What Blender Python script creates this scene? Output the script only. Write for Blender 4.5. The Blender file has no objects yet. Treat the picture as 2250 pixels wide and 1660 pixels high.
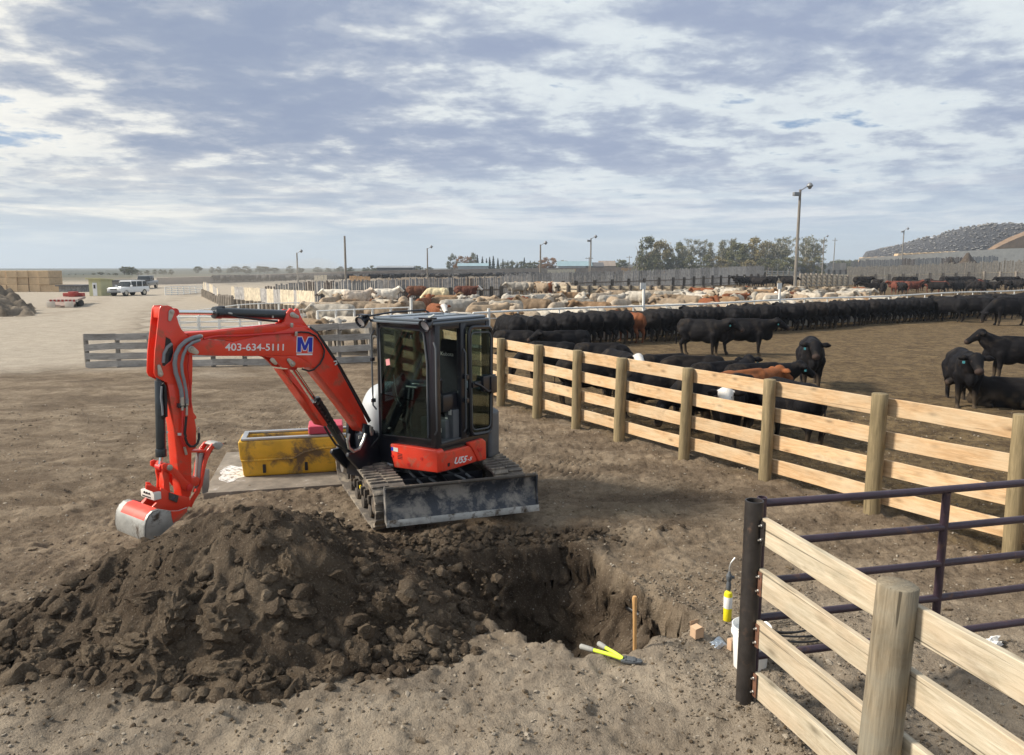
import bpy, bmesh, math, random
import numpy as np
from mathutils import Vector, Matrix, Euler

S = bpy.context.scene
COL = S.collection
R = random.Random(7)
PI = math.pi

# ------------------------------------------------------------------ camera
CAM_H = 3.1
PITCH = math.atan(242 / 1625.0)
cd = bpy.data.cameras.new("camera")
cd.sensor_fit = 'HORIZONTAL'
cd.sensor_width = 36.0
cd.lens = 1625.0 / 2250.0 * 36.0
cd.clip_start = 0.05
cd.clip_end = 9000
cam = bpy.data.objects.new("camera", cd)
COL.objects.link(cam)
cam.location = (0, 0, CAM_H)
cam.rotation_euler = (PI / 2 - PITCH, 0, 0)
S.camera = cam

# ------------------------------------------------------------------ sun, sky
SUN_EL = math.radians(36)
SUN_AZ = math.radians(183)          # world angle the light comes FROM (x axis = 0, counter-clockwise)
sd = bpy.data.lights.new("sun", 'SUN')
sd.energy = 5.0
sd.angle = math.radians(10)
sd.color = (1.0, 0.91, 0.78)
sun = bpy.data.objects.new("sun", sd)
COL.objects.link(sun)
sdir = Vector((math.cos(SUN_AZ) * math.cos(SUN_EL), math.sin(SUN_AZ) * math.cos(SUN_EL), math.sin(SUN_EL)))
sun.rotation_euler = sdir.to_track_quat('Z', 'Y').to_euler()
sun.location = sdir * 60

W = bpy.data.worlds.new("World")
S.world = W
W.use_nodes = True
nt = W.node_tree
for n in list(nt.nodes):
    nt.nodes.remove(n)


class NT:
    """tiny node-tree writer"""
    def __init__(s, tree):
        s.t = tree

    def n(s, typ, **kw):
        nd = s.t.nodes.new(typ)
        for k, v in kw.items():
            if k.startswith('i_'):
                key = k[2:]
                key = int(key) if key.isdigit() else key.replace('_', ' ')
                sock = nd.inputs[key]
                if isinstance(v, bpy.types.NodeSocket):
                    s.t.links.new(v, sock)
                else:
                    sock.default_value = v
            else:
                setattr(nd, k, v)
        return nd

    def link(s, a, b):
        s.t.links.new(a, b)

    def math(s, op, a, b=None, c=None, clamp=False):
        nd = s.t.nodes.new('ShaderNodeMath')
        nd.operation = op
        nd.use_clamp = clamp
        for i, v in enumerate((a, b, c)):
            if v is None:
                continue
            if isinstance(v, bpy.types.NodeSocket):
                s.t.links.new(v, nd.inputs[i])
            else:
                nd.inputs[i].default_value = v
        return nd.outputs[0]

    def noise(s, vec, scale, detail=4, rough=.55, dist=0.0, out='Fac'):
        nd = s.n('ShaderNodeTexNoise')
        nd.inputs['Scale'].default_value = scale
        nd.inputs['Detail'].default_value = detail
        nd.inputs['Roughness'].default_value = rough
        nd.inputs['Distortion'].default_value = dist
        if vec is not None:
            s.t.links.new(vec, nd.inputs['Vector'])
        return nd.outputs[out]

    def mapping(s, vec, loc=(0, 0, 0), rot=(0, 0, 0), scale=(1, 1, 1)):
        nd = s.n('ShaderNodeMapping')
        nd.inputs['Location'].default_value = loc
        nd.inputs['Rotation'].default_value = rot
        nd.inputs['Scale'].default_value = scale
        s.t.links.new(vec, nd.inputs['Vector'])
        return nd.outputs[0]

    def ramp(s, fac, stops, interp='LINEAR'):
        nd = s.n('ShaderNodeValToRGB')
        cr = nd.color_ramp
        cr.interpolation = interp
        while len(cr.elements) < len(stops):
            cr.elements.new(0.5)
        for e, (p, c) in zip(cr.elements, stops):
            e.position = p
            if isinstance(c, (int, float)):
                c = (c, c, c)
            e.color = (*c[:3], 1)
        s.t.links.new(fac, nd.inputs[0])
        return nd.outputs[0]

    def mix(s, fac, a, b, blend='MIX'):
        nd = s.n('ShaderNodeMix', data_type='RGBA', blend_type=blend)
        for sock, v in ((nd.inputs[0], fac), (nd.inputs[6], a), (nd.inputs[7], b)):
            if isinstance(v, bpy.types.NodeSocket):
                s.t.links.new(v, sock)
            elif isinstance(v, (int, float)):
                sock.default_value = v
            else:
                sock.default_value = (*v[:3], 1)
        return nd.outputs[2]


def build_sky():
    q = NT(nt)
    tc = q.n('ShaderNodeTexCoord')
    d = tc.outputs['Generated']
    sep = q.n('ShaderNodeSeparateXYZ')
    q.link(d, sep.inputs[0])
    z = sep.outputs['Z']
    zc = q.math('MAXIMUM', z, 0.0)
    # project the view direction onto a flat cloud deck (softened towards the horizon)
    den = q.math('ADD', zc, 0.15)
    px = q.math('DIVIDE', sep.outputs['X'], den)
    py = q.math('DIVIDE', sep.outputs['Y'], den)
    cmb = q.n('ShaderNodeCombineXYZ')
    q.link(px, cmb.inputs[0]); q.link(py, cmb.inputs[1])
    P = q.mapping(cmb.outputs[0], loc=(SKY_OFF[0], SKY_OFF[1], 0), rot=(0, 0, math.radians(-14)), scale=(1, 1.0, 1))
    banks = q.noise(q.mapping(P, scale=(.75, 1.3, 1)), 1.2, 6, .55, .2)
    mott = q.noise(q.mapping(P, rot=(0, 0, .5), scale=(1, 1.15, 1)), 3.9, 8, .60, .15)
    bil = q.noise(P, 9, 6, .6, .1)
    t = q.math('ADD', q.math('MULTIPLY', banks, 0.80), q.math('MULTIPLY', mott, 0.66))
    t = q.math('ADD', t, q.math('MULTIPLY', bil, 0.20))
    t = q.math('SUBTRACT', t, 0.43)                                   # about 0.40 on average

    # broad heavy and thin areas of the deck, in fixed compass directions
    def mass(ax, el, rad, amt):
        v = Vector((math.cos(el) * math.sin(ax), math.cos(el) * math.cos(ax), math.sin(el)))
        dp = q.n('ShaderNodeVectorMath', operation='DOT_PRODUCT')
        q.link(d, dp.inputs[0]); dp.inputs[1].default_value = v
        mr = q.n('ShaderNodeMapRange', interpolation_type='SMOOTHSTEP')
        q.link(dp.outputs['Value'], mr.inputs[0])
        mr.inputs[1].default_value = math.cos(math.radians(rad)); mr.inputs[2].default_value = 1.0
        mr.inputs[3].default_value = 0.0; mr.inputs[4].default_value = amt * .62
        return mr.outputs[0]
    hv = None
    for ax, el, rad, amt in MASSES:
        m_ = mass(math.radians(ax), math.radians(el), rad, amt)
        hv = m_ if hv is None else q.math('ADD', hv, m_)
    t = q.math('ADD', t, hv)
    cover = q.ramp(t, [(0.17, 0), (0.29, 1)], 'EASE')
    # light part of a cloud versus its thick grey underside
    shade = q.ramp(t, [(0.28, 0.0), (0.355, 0.12), (0.395, 0.40), (0.45, 0.74), (0.53, 0.94), (0.64, 1.0)])
    # brighter towards the veiled sun (left)
    sx = q.n('ShaderNodeVectorMath', operation='DOT_PRODUCT')
    q.link(d, sx.inputs[0]); sx.inputs[1].default_value = (-0.93, 0.36, 0.05)
    glow = q.ramp(sx.outputs['Value'], [(0.25, 0.0), (0.85, 1.0)], 'EASE')
    bright = q.mix(glow, (8.6, 9.3, 9.6), (10.8, 10.6, 9.8))
    dark = q.mix(glow, (3.6, 4.3, 6.0), (3.1, 3.8, 5.3))
    cloud = q.mix(shade, bright, dark)
    sky = q.n('ShaderNodeTexSky', sky_type='NISHITA', sun_disc=False)
    sky.sun_elevation = SUN_EL
    sky.sun_rotation = math.radians(90) - SUN_AZ
    sky.air_density = 1.0
    sky.dust_density = 1.5
    skyc = q.mix(1.0, sky.outputs[0], (1.1, 1.1, 1.15), 'MULTIPLY')
    skyc = q.mix(0.45, skyc, (3.3, 4.9, 7.9))
    c = q.mix(cover, skyc, cloud)
    # pale streaky band low over the horizon, creamy on the sunny side
    st = q.mapping(d, scale=(3.2, 3.2, 34))
    streak = q.noise(st, 2.0, 8, .6, .3)
    lowc = q.mix(glow, (9.2, 9.6, 9.9), (11.0, 10.7, 9.7))
    lowd = q.mix(glow, (5.6, 6.7, 8.0), (5.7, 6.5, 7.3))
    low = q.mix(q.ramp(streak, [(0.43, 0.0), (0.50, .35), (0.60, 1.0)]), lowd, lowc)
    hz = q.ramp(z, [(0.0, 1.0), (0.05, 0.95), (0.095, 0.45), (0.14, 0.0)])
    c = q.mix(hz, c, low)
    flat = q.ramp(z, [(0.0, 1.0), (0.025, 0.85), (0.06, 0.0)])
    c = q.mix(flat, c, (6.6, 7.7, 8.5))
    bg = q.n('ShaderNodeBackground')
    q.link(c, bg.inputs['Color'])
    bg.inputs['Strength'].default_value = 0.074
    out = q.n('ShaderNodeOutputWorld')
    q.link(bg.outputs[0], out.inputs['Surface'])


SKY_OFF = (3.1, 1.7)
# (bearing, elevation, radius, extra thickness)
MASSES = [(-24, 9.5, 13, .12), (-10, 13, 12, .10), (-16, 17, 12, .06), (4, 15, 9, -.02), (14, 12, 12, .05), (20, 17, 12, .05), (-30, 5.5, 10, -.12), (-36, 12, 6, -.05),
          (5, 14, 4.5, -.07), (-6, 16.5, 3, -.12), (29, 12.5, 6, -.07), (23, 9, 5, -.06), (-32, 18, 8, .03)]
build_sky()
vs = S.view_settings
vs.view_transform = 'Standard'
vs.look = 'None'
vs.exposure = 0.30
vs.gamma = 1.0
S.cycles.max_bounces = 6
S.cycles.transparent_max_bounces = 12
S.cycles.volume_bounces = 0
S.cycles.caustics_reflective = False
S.cycles.caustics_refractive = False

# ------------------------------------------------------------------ geometry of the view: pixel of the 2250x1660 photo -> place
_c, _s = math.cos(PITCH), math.sin(PITCH)


def ray(x, y):
    u = (x - 1125) / 1625.0
    v = -(y - 830) / 1625.0
    return Vector((u, _c + v * _s, -_s + v * _c))


def G(x, y, z=0.0):
    """point at height z seen at pixel x, y"""
    r = ray(x, y)
    t = (z - CAM_H) / r.z
    return Vector((r.x * t, r.y * t, z))


def D(x, y, Y):
    """point at distance Y seen at pixel x, y"""
    r = ray(x, y)
    return Vector((0, 0, CAM_H)) + r * (Y / r.y)


def GD(x, y, z=0.0):
    k = 2250 / 2239.0
    return G(x * k, y * k, z)


def on_plane(p0, n, x, y):
    o = Vector((0, 0, CAM_H))
    r = ray(x, y)
    return o + r * ((p0 - o).dot(n) / r.dot(n))


# ------------------------------------------------------------------ numpy noise
def _hash(ix, iy, seed):
    h = (ix.astype(np.int64) * 374761393 + iy.astype(np.int64) * 668265263 + seed * 1442695041) & 0xffffffff
    h = ((h ^ (h >> 13)) * 1274126177) & 0xffffffff
    h = (h ^ (h >> 16)) & 0xffffffff
    return h / 4294967295.0


def vnoise(x, y, seed=0):
    ix = np.floor(x); iy = np.floor(y)
    fx = x - ix; fy = y - iy
    u = fx * fx * fx * (fx * (fx * 6 - 15) + 10); v = fy * fy * fy * (fy * (fy * 6 - 15) + 10)
    a = _hash(ix, iy, seed); b = _hash(ix + 1, iy, seed)
    c = _hash(ix, iy + 1, seed); d = _hash(ix + 1, iy + 1, seed)
    return (a * (1 - u) + b * u) * (1 - v) + (c * (1 - u) + d * u) * v - 0.5


def fbm(x, y, scale, oct=4, seed=0, gain=.5, ridged=False):
    s = 0.0; a = 1.0; f = scale
    for o in range(oct):
        ca, sa = math.cos(o * 1.3 + .4), math.sin(o * 1.3 + .4)
        n = vnoise((x * ca - y * sa) * f + 17.3 * o, (x * sa + y * ca) * f - 9.1 * o, seed + o)
        if ridged:
            n = 0.5 - 2 * np.abs(n)
        s = s + a * n
        a *= gain; f *= 2.03
    return s


# ------------------------------------------------------------------ mesh helpers
class MB:
    def __init__(s):
        s.v = []; s.f = []

    def add(s, vs, fs):
        b = len(s.v)
        s.v.extend([tuple(p) for p in vs])
        s.f.extend([tuple(b + i for i in f) for f in fs])
        return s

    def frame_box(s, o, ax, ay, az):
        """box from corner o and three edge vectors"""
        o, ax, ay, az = map(Vector, (o, ax, ay, az))
        if ax.cross(ay).dot(az) < 0:
            ax, ay = ay, ax
        p = [o, o + ax, o + ax + ay, o + ay]
        p += [q + az for q in p]
        return s.add(p, [(3, 2, 1, 0), (4, 5, 6, 7), (0, 1, 5, 4), (1, 2, 6, 5), (2, 3, 7, 6), (3, 0, 4, 7)])

    def box(s, c, d, rz=0.0, rot=None):
        m = rot if rot is not None else Matrix.Rotation(rz, 3, 'Z')
        ax, ay, az = m @ Vector((d[0], 0, 0)), m @ Vector((0, d[1], 0)), m @ Vector((0, 0, d[2]))
        return s.frame_box(Vector(c) - (ax + ay + az) / 2, ax, ay, az)

    def prism(s, pts, ext):
        """closed polygon (3D points) pushed along ext"""
        pts = [Vector(p) for p in pts]; ext = Vector(ext)
        nrm = Vector((0, 0, 0))
        for i in range(len(pts)):
            nrm += pts[i].cross(pts[(i + 1) % len(pts)])
        if nrm.dot(ext) > 0:
            pts = pts[::-1]
        n = len(pts)
        vs_ = pts + [p + ext for p in pts]
        fs = [tuple(range(n)), tuple(range(2 * n - 1, n - 1, -1))]
        fs += [((i + 1) % n, i, n + i, n + (i + 1) % n) for i in range(n)]
        return s.add(vs_, fs)

    def tube(s, pts, rad, n=10, closed=False, caps=True):
        pts = [Vector(p) for p in pts]
        m = len(pts)
        rads = rad if isinstance(rad, (list, tuple)) else [rad] * m
        rings = []
        up = None
        for i, p in enumerate(pts):
            a = pts[i - 1] if (i > 0 or closed) else p
            b = pts[(i + 1) % m] if (i < m - 1 or closed) else p
            t = (b - a)
            if t.length < 1e-9:
                t = Vector((0, 0, 1))
            t.normalize()
            if up is None:
                up = Vector((0, 0, 1)) if abs(t.z) < .9 else Vector((1, 0, 0))
            sx = t.cross(up)
            if sx.length < 1e-6:
                sx = t.orthogonal()
            sx.normalize()
            up = sx.cross(t).normalized()
            rings.append([p + (sx * math.cos(2 * PI * k / n) + up * math.sin(2 * PI * k / n)) * rads[i] for k in range(n)])
        vs_ = [q for r in rings for q in r]
        fs = []
        for i in range(m - 1 + (1 if closed else 0)):
            j = (i + 1) % m
            for k in range(n):
                fs.append((i * n + k, i * n + (k + 1) % n, j * n + (k + 1) % n, j * n + k))
        if caps and not closed:
            fs.append(tuple(range(n - 1, -1, -1)))
            fs.append(tuple((m - 1) * n + k for k in range(n)))
        return s.add(vs_, fs)

    def cyl(s, a, b, r, r2=None, n=16):
        return s.tube([a, b], [r, r if r2 is None else r2], n)

    def lathe(s, prof, c, axis=(0, 0, 1), n=24):
        """prof: (radius, height) list along axis from c"""
        axis = Vector(axis).normalized(); c = Vector(c)
        x = axis.orthogonal().normalized(); y = axis.cross(x)
        vs_ = []; fs = []
        for r, h in prof:
            for k in range(n):
                a = 2 * PI * k / n
                vs_.append(c + axis * h + (x * math.cos(a) + y * math.sin(a)) * max(r, 1e-4))
        for i in range(len(prof) - 1):
            for k in range(n):
                fs.append((i * n + k, i * n + (k + 1) % n, (i + 1) * n + (k + 1) % n, (i + 1) * n + k))
        fs.append(tuple(range(n - 1, -1, -1)))
        fs.append(tuple((len(prof) - 1) * n + k for k in range(n)))
        return s.add(vs_, fs)

    def ball(s, c, r, n=10):
        if not isinstance(r, (tuple, list)):
            r = (r, r, r)
        c = Vector(c); vs_ = []; fs = []
        m = n // 2 + 1
        for i in range(m + 1):
            ph = PI * i / m
            for k in range(n):
                a = 2 * PI * k / n
                vs_.append((c.x + r[0] * math.sin(ph) * math.cos(a), c.y + r[1] * math.sin(ph) * math.sin(a), c.z + r[2] * math.cos(ph)))
        for i in range(m):
            for k in range(n):
                fs.append((i * n + k, (i + 1) * n + k, (i + 1) * n + (k + 1) % n, i * n + (k + 1) % n))
        return s.add(vs_, fs)


OFF = {}


def finish(me, mat, smooth=35, bevel=0.0, bseg=2, clean=True):
    bm = bmesh.new()
    bm.from_mesh(me)
    if clean:
        bmesh.ops.remove_doubles(bm, verts=bm.verts, dist=1e-5)
        bmesh.ops.recalc_face_normals(bm, faces=bm.faces)
    if bevel:
        es = [e for e in bm.edges if len(e.link_faces) == 2 and e.calc_face_angle(0) > math.radians(28)]
        bmesh.ops.bevel(bm, geom=es, offset=bevel, segments=bseg, affect='EDGES', clamp_overlap=True, profile=.6)
    bm.to_mesh(me)
    bm.free()
    if smooth:
        me.shade_smooth()
        me.set_sharp_from_angle(angle=math.radians(smooth))
    if mat is not None:
        me.materials.append(mat)


def obj(name, mb, mat, parent=None, smooth=35, bevel=0.0, bseg=2, local=False, loc=None):
    """link mb as one mesh object. Points of mb are world points (unless local)."""
    me = bpy.data.meshes.new(name)
    off = Vector((0, 0, 0))
    if parent is not None and not local:
        off = OFF.get(parent.name, Vector((0, 0, 0)))
    if parent is None and loc is not None:
        off = Vector(loc)
    me.from_pydata([(p[0] - off.x, p[1] - off.y, p[2] - off.z) for p in mb.v], [], mb.f)
    finish(me, mat, smooth, bevel, bseg)
    o = bpy.data.objects.new(name, me)
    COL.objects.link(o)
    if parent is not None:
        o.parent = parent
        OFF[o.name] = off
    elif loc is not None:
        o.location = loc
        OFF[o.name] = off
    return o


def obj_each(name, mb, *a, **k):
    """each separate piece of mb becomes an object of its own"""
    par = list(range(len(mb.v)))
    def find(i):
        while par[i] != i:
            par[i] = par[par[i]]; i = par[i]
        return i
    for f in mb.f:
        r0 = find(f[0])
        for i in f[1:]:
            par[find(i)] = r0
    groups = {}
    for f in mb.f:
        groups.setdefault(find(f[0]), []).append(f)
    out = []
    for fs in groups.values():
        ids = sorted({i for f in fs for i in f}); mp = {i: n for n, i in enumerate(ids)}
        m2 = MB(); m2.v = [mb.v[i] for i in ids]; m2.f = [tuple(mp[i] for i in f) for f in fs]
        out.append(obj(name, m2, *a, **k))
    return out


def tag(o, label=None, cat=None, group=None, kind=None):
    if label: o['label'] = label
    if cat: o['category'] = cat
    if group: o['group'] = group
    if kind: o['kind'] = kind
    return o


def thing(name, label, cat, loc=(0, 0, 0), rz=0.0, group=None):
    o = bpy.data.objects.new(name, None)
    o.empty_display_size = .2
    COL.objects.link(o)
    o.location = loc
    o.rotation_euler = (0, 0, rz)
    OFF[o.name] = Vector(loc)
    return tag(o, label, cat, group)


def copy_tree(o, parent=None):
    c = o.copy()
    COL.objects.link(c)
    if parent is not None:
        c.parent = parent
    for ch in list(o.children):
        copy_tree(ch, c)
    return c


# ------------------------------------------------------------------ materials
def new_mat(name):
    m = bpy.data.materials.new(name)
    m.use_nodes = True
    t = m.node_tree
    for n in list(t.nodes):
        if n.type != 'OUTPUT_MATERIAL':
            t.nodes.remove(n)
    q = NT(t)
    b = q.n('ShaderNodeBsdfPrincipled')
    q.link(b.outputs[0], [n for n in t.nodes if n.type == 'OUTPUT_MATERIAL'][0].inputs['Surface'])
    return m, q, b


def paint(name, col, rough=.5, metal=0.0, var=.12, scale=6.0, dirt=None, dirt_amt=0.0, dirt_scale=3.0, bump=0.0, bump_scale=60, coat=0.0, spec=.5):
    """painted / plain surface: mild tone variation, optional blotches of dirt"""
    m, q, b = new_mat(name)
    tc = q.n('ShaderNodeTexCoord').outputs['Object']
    n1 = q.noise(tc, scale, 5, .6)
    c = q.mix(q.ramp(n1, [(0.3, 0.0), (0.7, 1.0)]), [x * (1 - var) for x in col], [min(1, x * (1 + var)) for x in col])
    rg = None
    if dirt is not None:
        n2 = q.noise(tc, dirt_scale, 8, .68, .4)
        lo = 0.66 - dirt_amt * .22
        f = q.ramp(n2, [(lo, 0.0), (lo + .13, 1.0)])
        c = q.mix(f, c, dirt)
        rg = q.mix(f, (rough,) * 3, (.92,) * 3)
    q.link(c, b.inputs['Base Color'])
    if rg is not None:
        q.link(rg, b.inputs['Roughness'])
    else:
        b.inputs['Roughness'].default_value = rough
    b.inputs['Metallic'].default_value = metal
    b.inputs['Coat Weight'].default_value = coat
    b.inputs['Specular IOR Level'].default_value = spec
    if bump:
        bn = q.n('ShaderNodeBump')
        bn.inputs['Strength'].default_value = min(1, bump)
        bn.inputs['Distance'].default_value = .01
        q.link(q.noise(tc, bump_scale, 5, .6), bn.inputs['Height'])
        q.link(bn.outputs[0], b.inputs['Normal'])
    return m


def wood(name, light, dark, rough=.75, knots=.5, grain=1.0, weather=None, wamt=0.0, rnd=.25, axis='X'):
    """sawn timber: grain runs along the object's own x axis (or z for posts)"""
    m, q, b = new_mat(name)
    tc = q.n('ShaderNodeTexCoord').outputs['Object']
    oi = q.n('ShaderNodeObjectInfo')
    add = q.n('ShaderNodeVectorMath', operation='ADD')
    cm = q.n('ShaderNodeCombineXYZ')
    rr = q.math('MULTIPLY', oi.outputs['Random'], 37.0)
    for i in range(3):
        q.link(rr, cm.inputs[i])
    q.link(tc, add.inputs[0]); q.link(cm.outputs[0], add.inputs[1])
    P = add.outputs[0]
    sc = (1.2, 14, 14) if axis == 'X' else (16, 16, 1.0)
    g = q.noise(q.mapping(P, scale=sc), 3.0, 7, .62, .9)
    g2 = q.noise(q.mapping(P, scale=(.8, 5, 5) if axis == 'X' else (5, 5, .8)), 2.0, 4, .6, 1.2)
    c = q.mix(q.ramp(g, [(.32, 0), (.68, 1)]), dark, light)
    c = q.mix(q.math('MULTIPLY', q.ramp(g2, [(.45, 0), (.65, 1)]), .35 * grain), c, [x * .72 for x in dark])
    if knots:
        vo = q.n('ShaderNodeTexVoronoi', feature='F1')
        q.link(q.mapping(P, scale=(2.6, 6, 6) if axis == 'X' else (6, 6, 1.6)), vo.inputs['Vector'])
        vo.inputs['Scale'].default_value = 1.25
        k = q.ramp(vo.outputs['Distance'], [(.08, 1), (.17, .45), (.30, 0)])
        c = q.mix(q.math('MULTIPLY', k, knots), c, [x * .45 for x in dark])
    if weather is not None:
        w = q.noise(q.mapping(P, scale=(1, 2.5, 2.5)), 1.6, 6, .65)
        c = q.mix(q.math('MULTIPLY', q.ramp(w, [(.4, 0), (.62, 1)]), wamt), c, weather)
    ck = q.noise(q.mapping(P, scale=(.35, 24, 24) if axis == 'X' else (26, 26, .35)), 1.6, 4, .6, .6)
    crack = q.ramp(ck, [(.335, 1), (.365, 0)])
    c = q.mix(q.math('MULTIPLY', crack, .75 * min(1, grain * .7)), c, [x * .22 for x in dark])
    st = q.noise(q.mapping(P, scale=(1.5, 3, 3)), 1.3, 7, .7, .8)
    c = q.mix(q.math('MULTIPLY', q.ramp(st, [(.56, 0), (.70, 1)]), .38), c, (.17, .125, .085))   # mud rubbed on
    # board-to-board difference
    v = q.math('ADD', q.math('MULTIPLY', oi.outputs['Random'], rnd * 2), 1 - rnd)
    vv = q.n('ShaderNodeCombineColor')
    for i in range(3):
        q.link(v, vv.inputs[i])
    c = q.mix(1.0, c, vv.outputs[0], 'MULTIPLY')
    q.link(c, b.inputs['Base Color'])
    b.inputs['Roughness'].default_value = rough
    b.inputs['Specular IOR Level'].default_value = .25
    bn = q.n('ShaderNodeBump')
    bn.inputs['Strength'].default_value = .5
    bn.inputs['Distance'].default_value = .006
    q.link(g, bn.inputs['Height'])
    q.link(bn.outputs[0], b.inputs['Normal'])
    return m


def glass_mat(name, tint=(.55, .68, .64), refl=1.0, trans=.85):
    m, q, b = new_mat(name)
    t = m.node_tree
    out = [n for n in t.nodes if n.type == 'OUTPUT_MATERIAL'][0]
    t.nodes.remove(b)
    tr = q.n('ShaderNodeBsdfTransparent'); tr.inputs[0].default_value = (*tint, 1)
    gl = q.n('ShaderNodeBsdfGlossy'); gl.inputs['Roughness'].default_value = .03
    gl.inputs['Color'].default_value = (.9, .95, 1, 1)
    fr = q.n('ShaderNodeFresnel'); fr.inputs[0].default_value = 1.5
    mx = q.n('ShaderNodeMixShader')
    q.link(q.math('MULTIPLY', fr.outputs[0], refl, clamp=True), mx.inputs[0])
    q.link(tr.outputs[0], mx.inputs[1]); q.link(gl.outputs[0], mx.inputs[2])
    q.link(mx.outputs[0], out.inputs['Surface'])
    return m
# ------------------------------------------------------------------ haze
def make_haze():
    mb = MB().frame_box((-1900, -60, -4), (3800, 0, 0), (0, 2700, 0), (0, 0, 70))
    me = bpy.data.meshes.new("haze")
    me.from_pydata(mb.v, [], mb.f)
    o = bpy.data.objects.new("haze", me)
    COL.objects.link(o)
    m = bpy.data.materials.new("haze_air")
    m.use_nodes = True
    t = m.node_tree
    for n in list(t.nodes):
        if n.type != 'OUTPUT_MATERIAL':
            t.nodes.remove(n)
    v = t.nodes.new('ShaderNodeVolumePrincipled')
    v.inputs['Color'].default_value = (.78, .88, 1.0, 1)
    v.inputs['Density'].default_value = 0.00036
    v.inputs['Anisotropy'].default_value = 0.2
    out = [n for n in t.nodes if n.type == 'OUTPUT_MATERIAL'][0]
    t.links.new(v.outputs[0], out.inputs['Volume'])
    me.materials.append(m)
    tag(o, "thin dusty haze over the feedlot fading the far trees", "haze", kind="stuff")


make_haze()

# ------------------------------------------------------------------ ground
FA = Vector((-0.26, 16.63, 0)); FB = Vector((5.43, 7.67, 0))        # pen fence line
FD = (FB - FA).normalized(); FN = Vector((-FD.y, FD.x, 0))           # FN points into the pen side (right)
if FN.x < 0:
    FN = -FN

HOLE = [(-.74, 6.62), (-.44, 6.28), (.12, 5.94), (.30, 5.68), (.55, 5.56), (.79, 5.64), (1.02, 5.72), (1.35, 5.80), (1.60, 5.95), (1.66, 6.14),
        (1.44, 6.50), (1.25, 6.95), (1.06, 7.36), (.90, 7.75), (.62, 7.98), (.25, 7.90), (-.2, 7.80), (-.72, 7.62), (-1.05, 7.15)]
PILE = [(-2.30, 6.42, 1.07, 1.75, 1.45), (-2.85, 6.1, .70, 1.55, 1.0), (-3.55, 5.85, .33, 1.3, .75),
        (-1.62, 6.35, .60, 1.35, 1.15), (-1.15, 6.5, .34, .75, .8), (-1.3, 5.95, .32, 1.05, .7), (-2.2, 5.64, .36, 1.15, .56)]


def poly_sd(x, y, poly):
    d = np.full(x.shape, 1e9); inside = np.zeros(x.shape, bool)
    n = len(poly)
    for i in range(n):
        x1, y1 = poly[i]; x2, y2 = poly[(i + 1) % n]
        ex, ey = x2 - x1, y2 - y1
        t = np.clip(((x - x1) * ex + (y - y1) * ey) / (ex * ex + ey * ey), 0, 1)
        d = np.minimum(d, np.hypot(x - x1 - t * ex, y - y1 - t * ey))
        c = ((y1 > y) != (y2 > y)) & (x < (x2 - x1) * (y - y1) / ((y2 - y1) + 1e-12) + x1)
        inside ^= c
    return np.where(inside, d, -d)


def sstep(a, b, x):
    t = np.clip((x - a) / (b - a), 0, 1)
    return t * t * (3 - 2 * t)


def pile_h(x, y, detail=True):
    x = np.asarray(x, float); y = np.asarray(y, float)
    wx = x + fbm(x, y, 1.1, 3, 5) * .28; wy = y + fbm(x, y, 1.3, 3, 9) * .22
    acc = 0
    for cx, cy, h, rx, ry in PILE:
        d = np.sqrt(((wx - cx) / rx) ** 2 + ((wy - cy) / ry) ** 2)
        c = np.where(d < 1.0, h * (1 - np.sqrt(d * d + .012) + .05), 0)
        acc = acc + np.maximum(c, 0) ** 4
    h = acc ** .25
    if detail:
        m = sstep(.0, .16, h)
        h = h + m * (fbm(x, y, 1.9, 5, 21, .55) * .17 + fbm(x, y, 4.2, 4, 31, .55, True) * .055 + fbm(x, y, 17, 3, 41) * .022)
    return h - .035


TREAD = [[(-.9, 12.0), (.4, 11.2), (1.6, 10.5), (2.35, 9.6), (2.35, 8.9), (2.0, 8.3)],
         [(.6, 11.95), (1.6, 11.3), (2.45, 10.4), (2.85, 9.6), (2.75, 8.7), (2.5, 8.0)],
         [(-6.5, 9.3), (-5.6, 10.2), (-4.9, 11.6), (-4.5, 13.5)],
         [(-9.5, 13.0), (-8.2, 15.2), (-8.4, 18.0), (-9.6, 21.5)], [(-11.4, 13.0), (-10.2, 15.4), (-10.3, 18.0), (-11.4, 21.5)],
         [(-5.2, 8.8), (-4.3, 9.0), (-3.2, 8.9)], [(.7, 10.6), (1.3, 9.9), (1.5, 9.1)]]


def tread_z(x, y, z):
    for path in TREAD:
        # smooth path
        p = []
        for i in range(len(path) - 1):
            p0 = path[max(i - 1, 0)]; p1 = path[i]; p2 = path[i + 1]; p3 = path[min(i + 2, len(path) - 1)]
            for k in range(8):
                t = k / 8
                p.append(tuple(.5 * ((2 * p1[j]) + (p2[j] - p0[j]) * t + (2 * p0[j] - 5 * p1[j] + 4 * p2[j] - p3[j]) * t * t + (3 * p1[j] - p0[j] - 3 * p2[j] + p3[j]) * t ** 3) for j in (0, 1)))
        best = np.full(x.shape, 9.0); arc = np.zeros(x.shape); L = 0
        for (x1, y1), (x2, y2) in zip(p[:-1], p[1:]):
            ex, ey = x2 - x1, y2 - y1
            l = math.hypot(ex, ey)
            t = np.clip(((x - x1) * ex + (y - y1) * ey) / (l * l), 0, 1)
            d = np.hypot(x - x1 - t * ex, y - y1 - t * ey)
            m = d < best
            best = np.where(m, d, best); arc = np.where(m, L + t * l, arc)
            L += l
        fade = sstep(.26, .18, best) * sstep(-.5, -.1, fbm(x, y, 1.3, 3, 77)) * sstep(0, .3, arc) * sstep(L, L - .4, arc)
        lug = np.clip(np.sin(arc * 2 * PI / .115) * 1.6, -1, 1)
        z = z * (1 - .6 * fade) + fade * (lug * .019 - .018)
    return z


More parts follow.
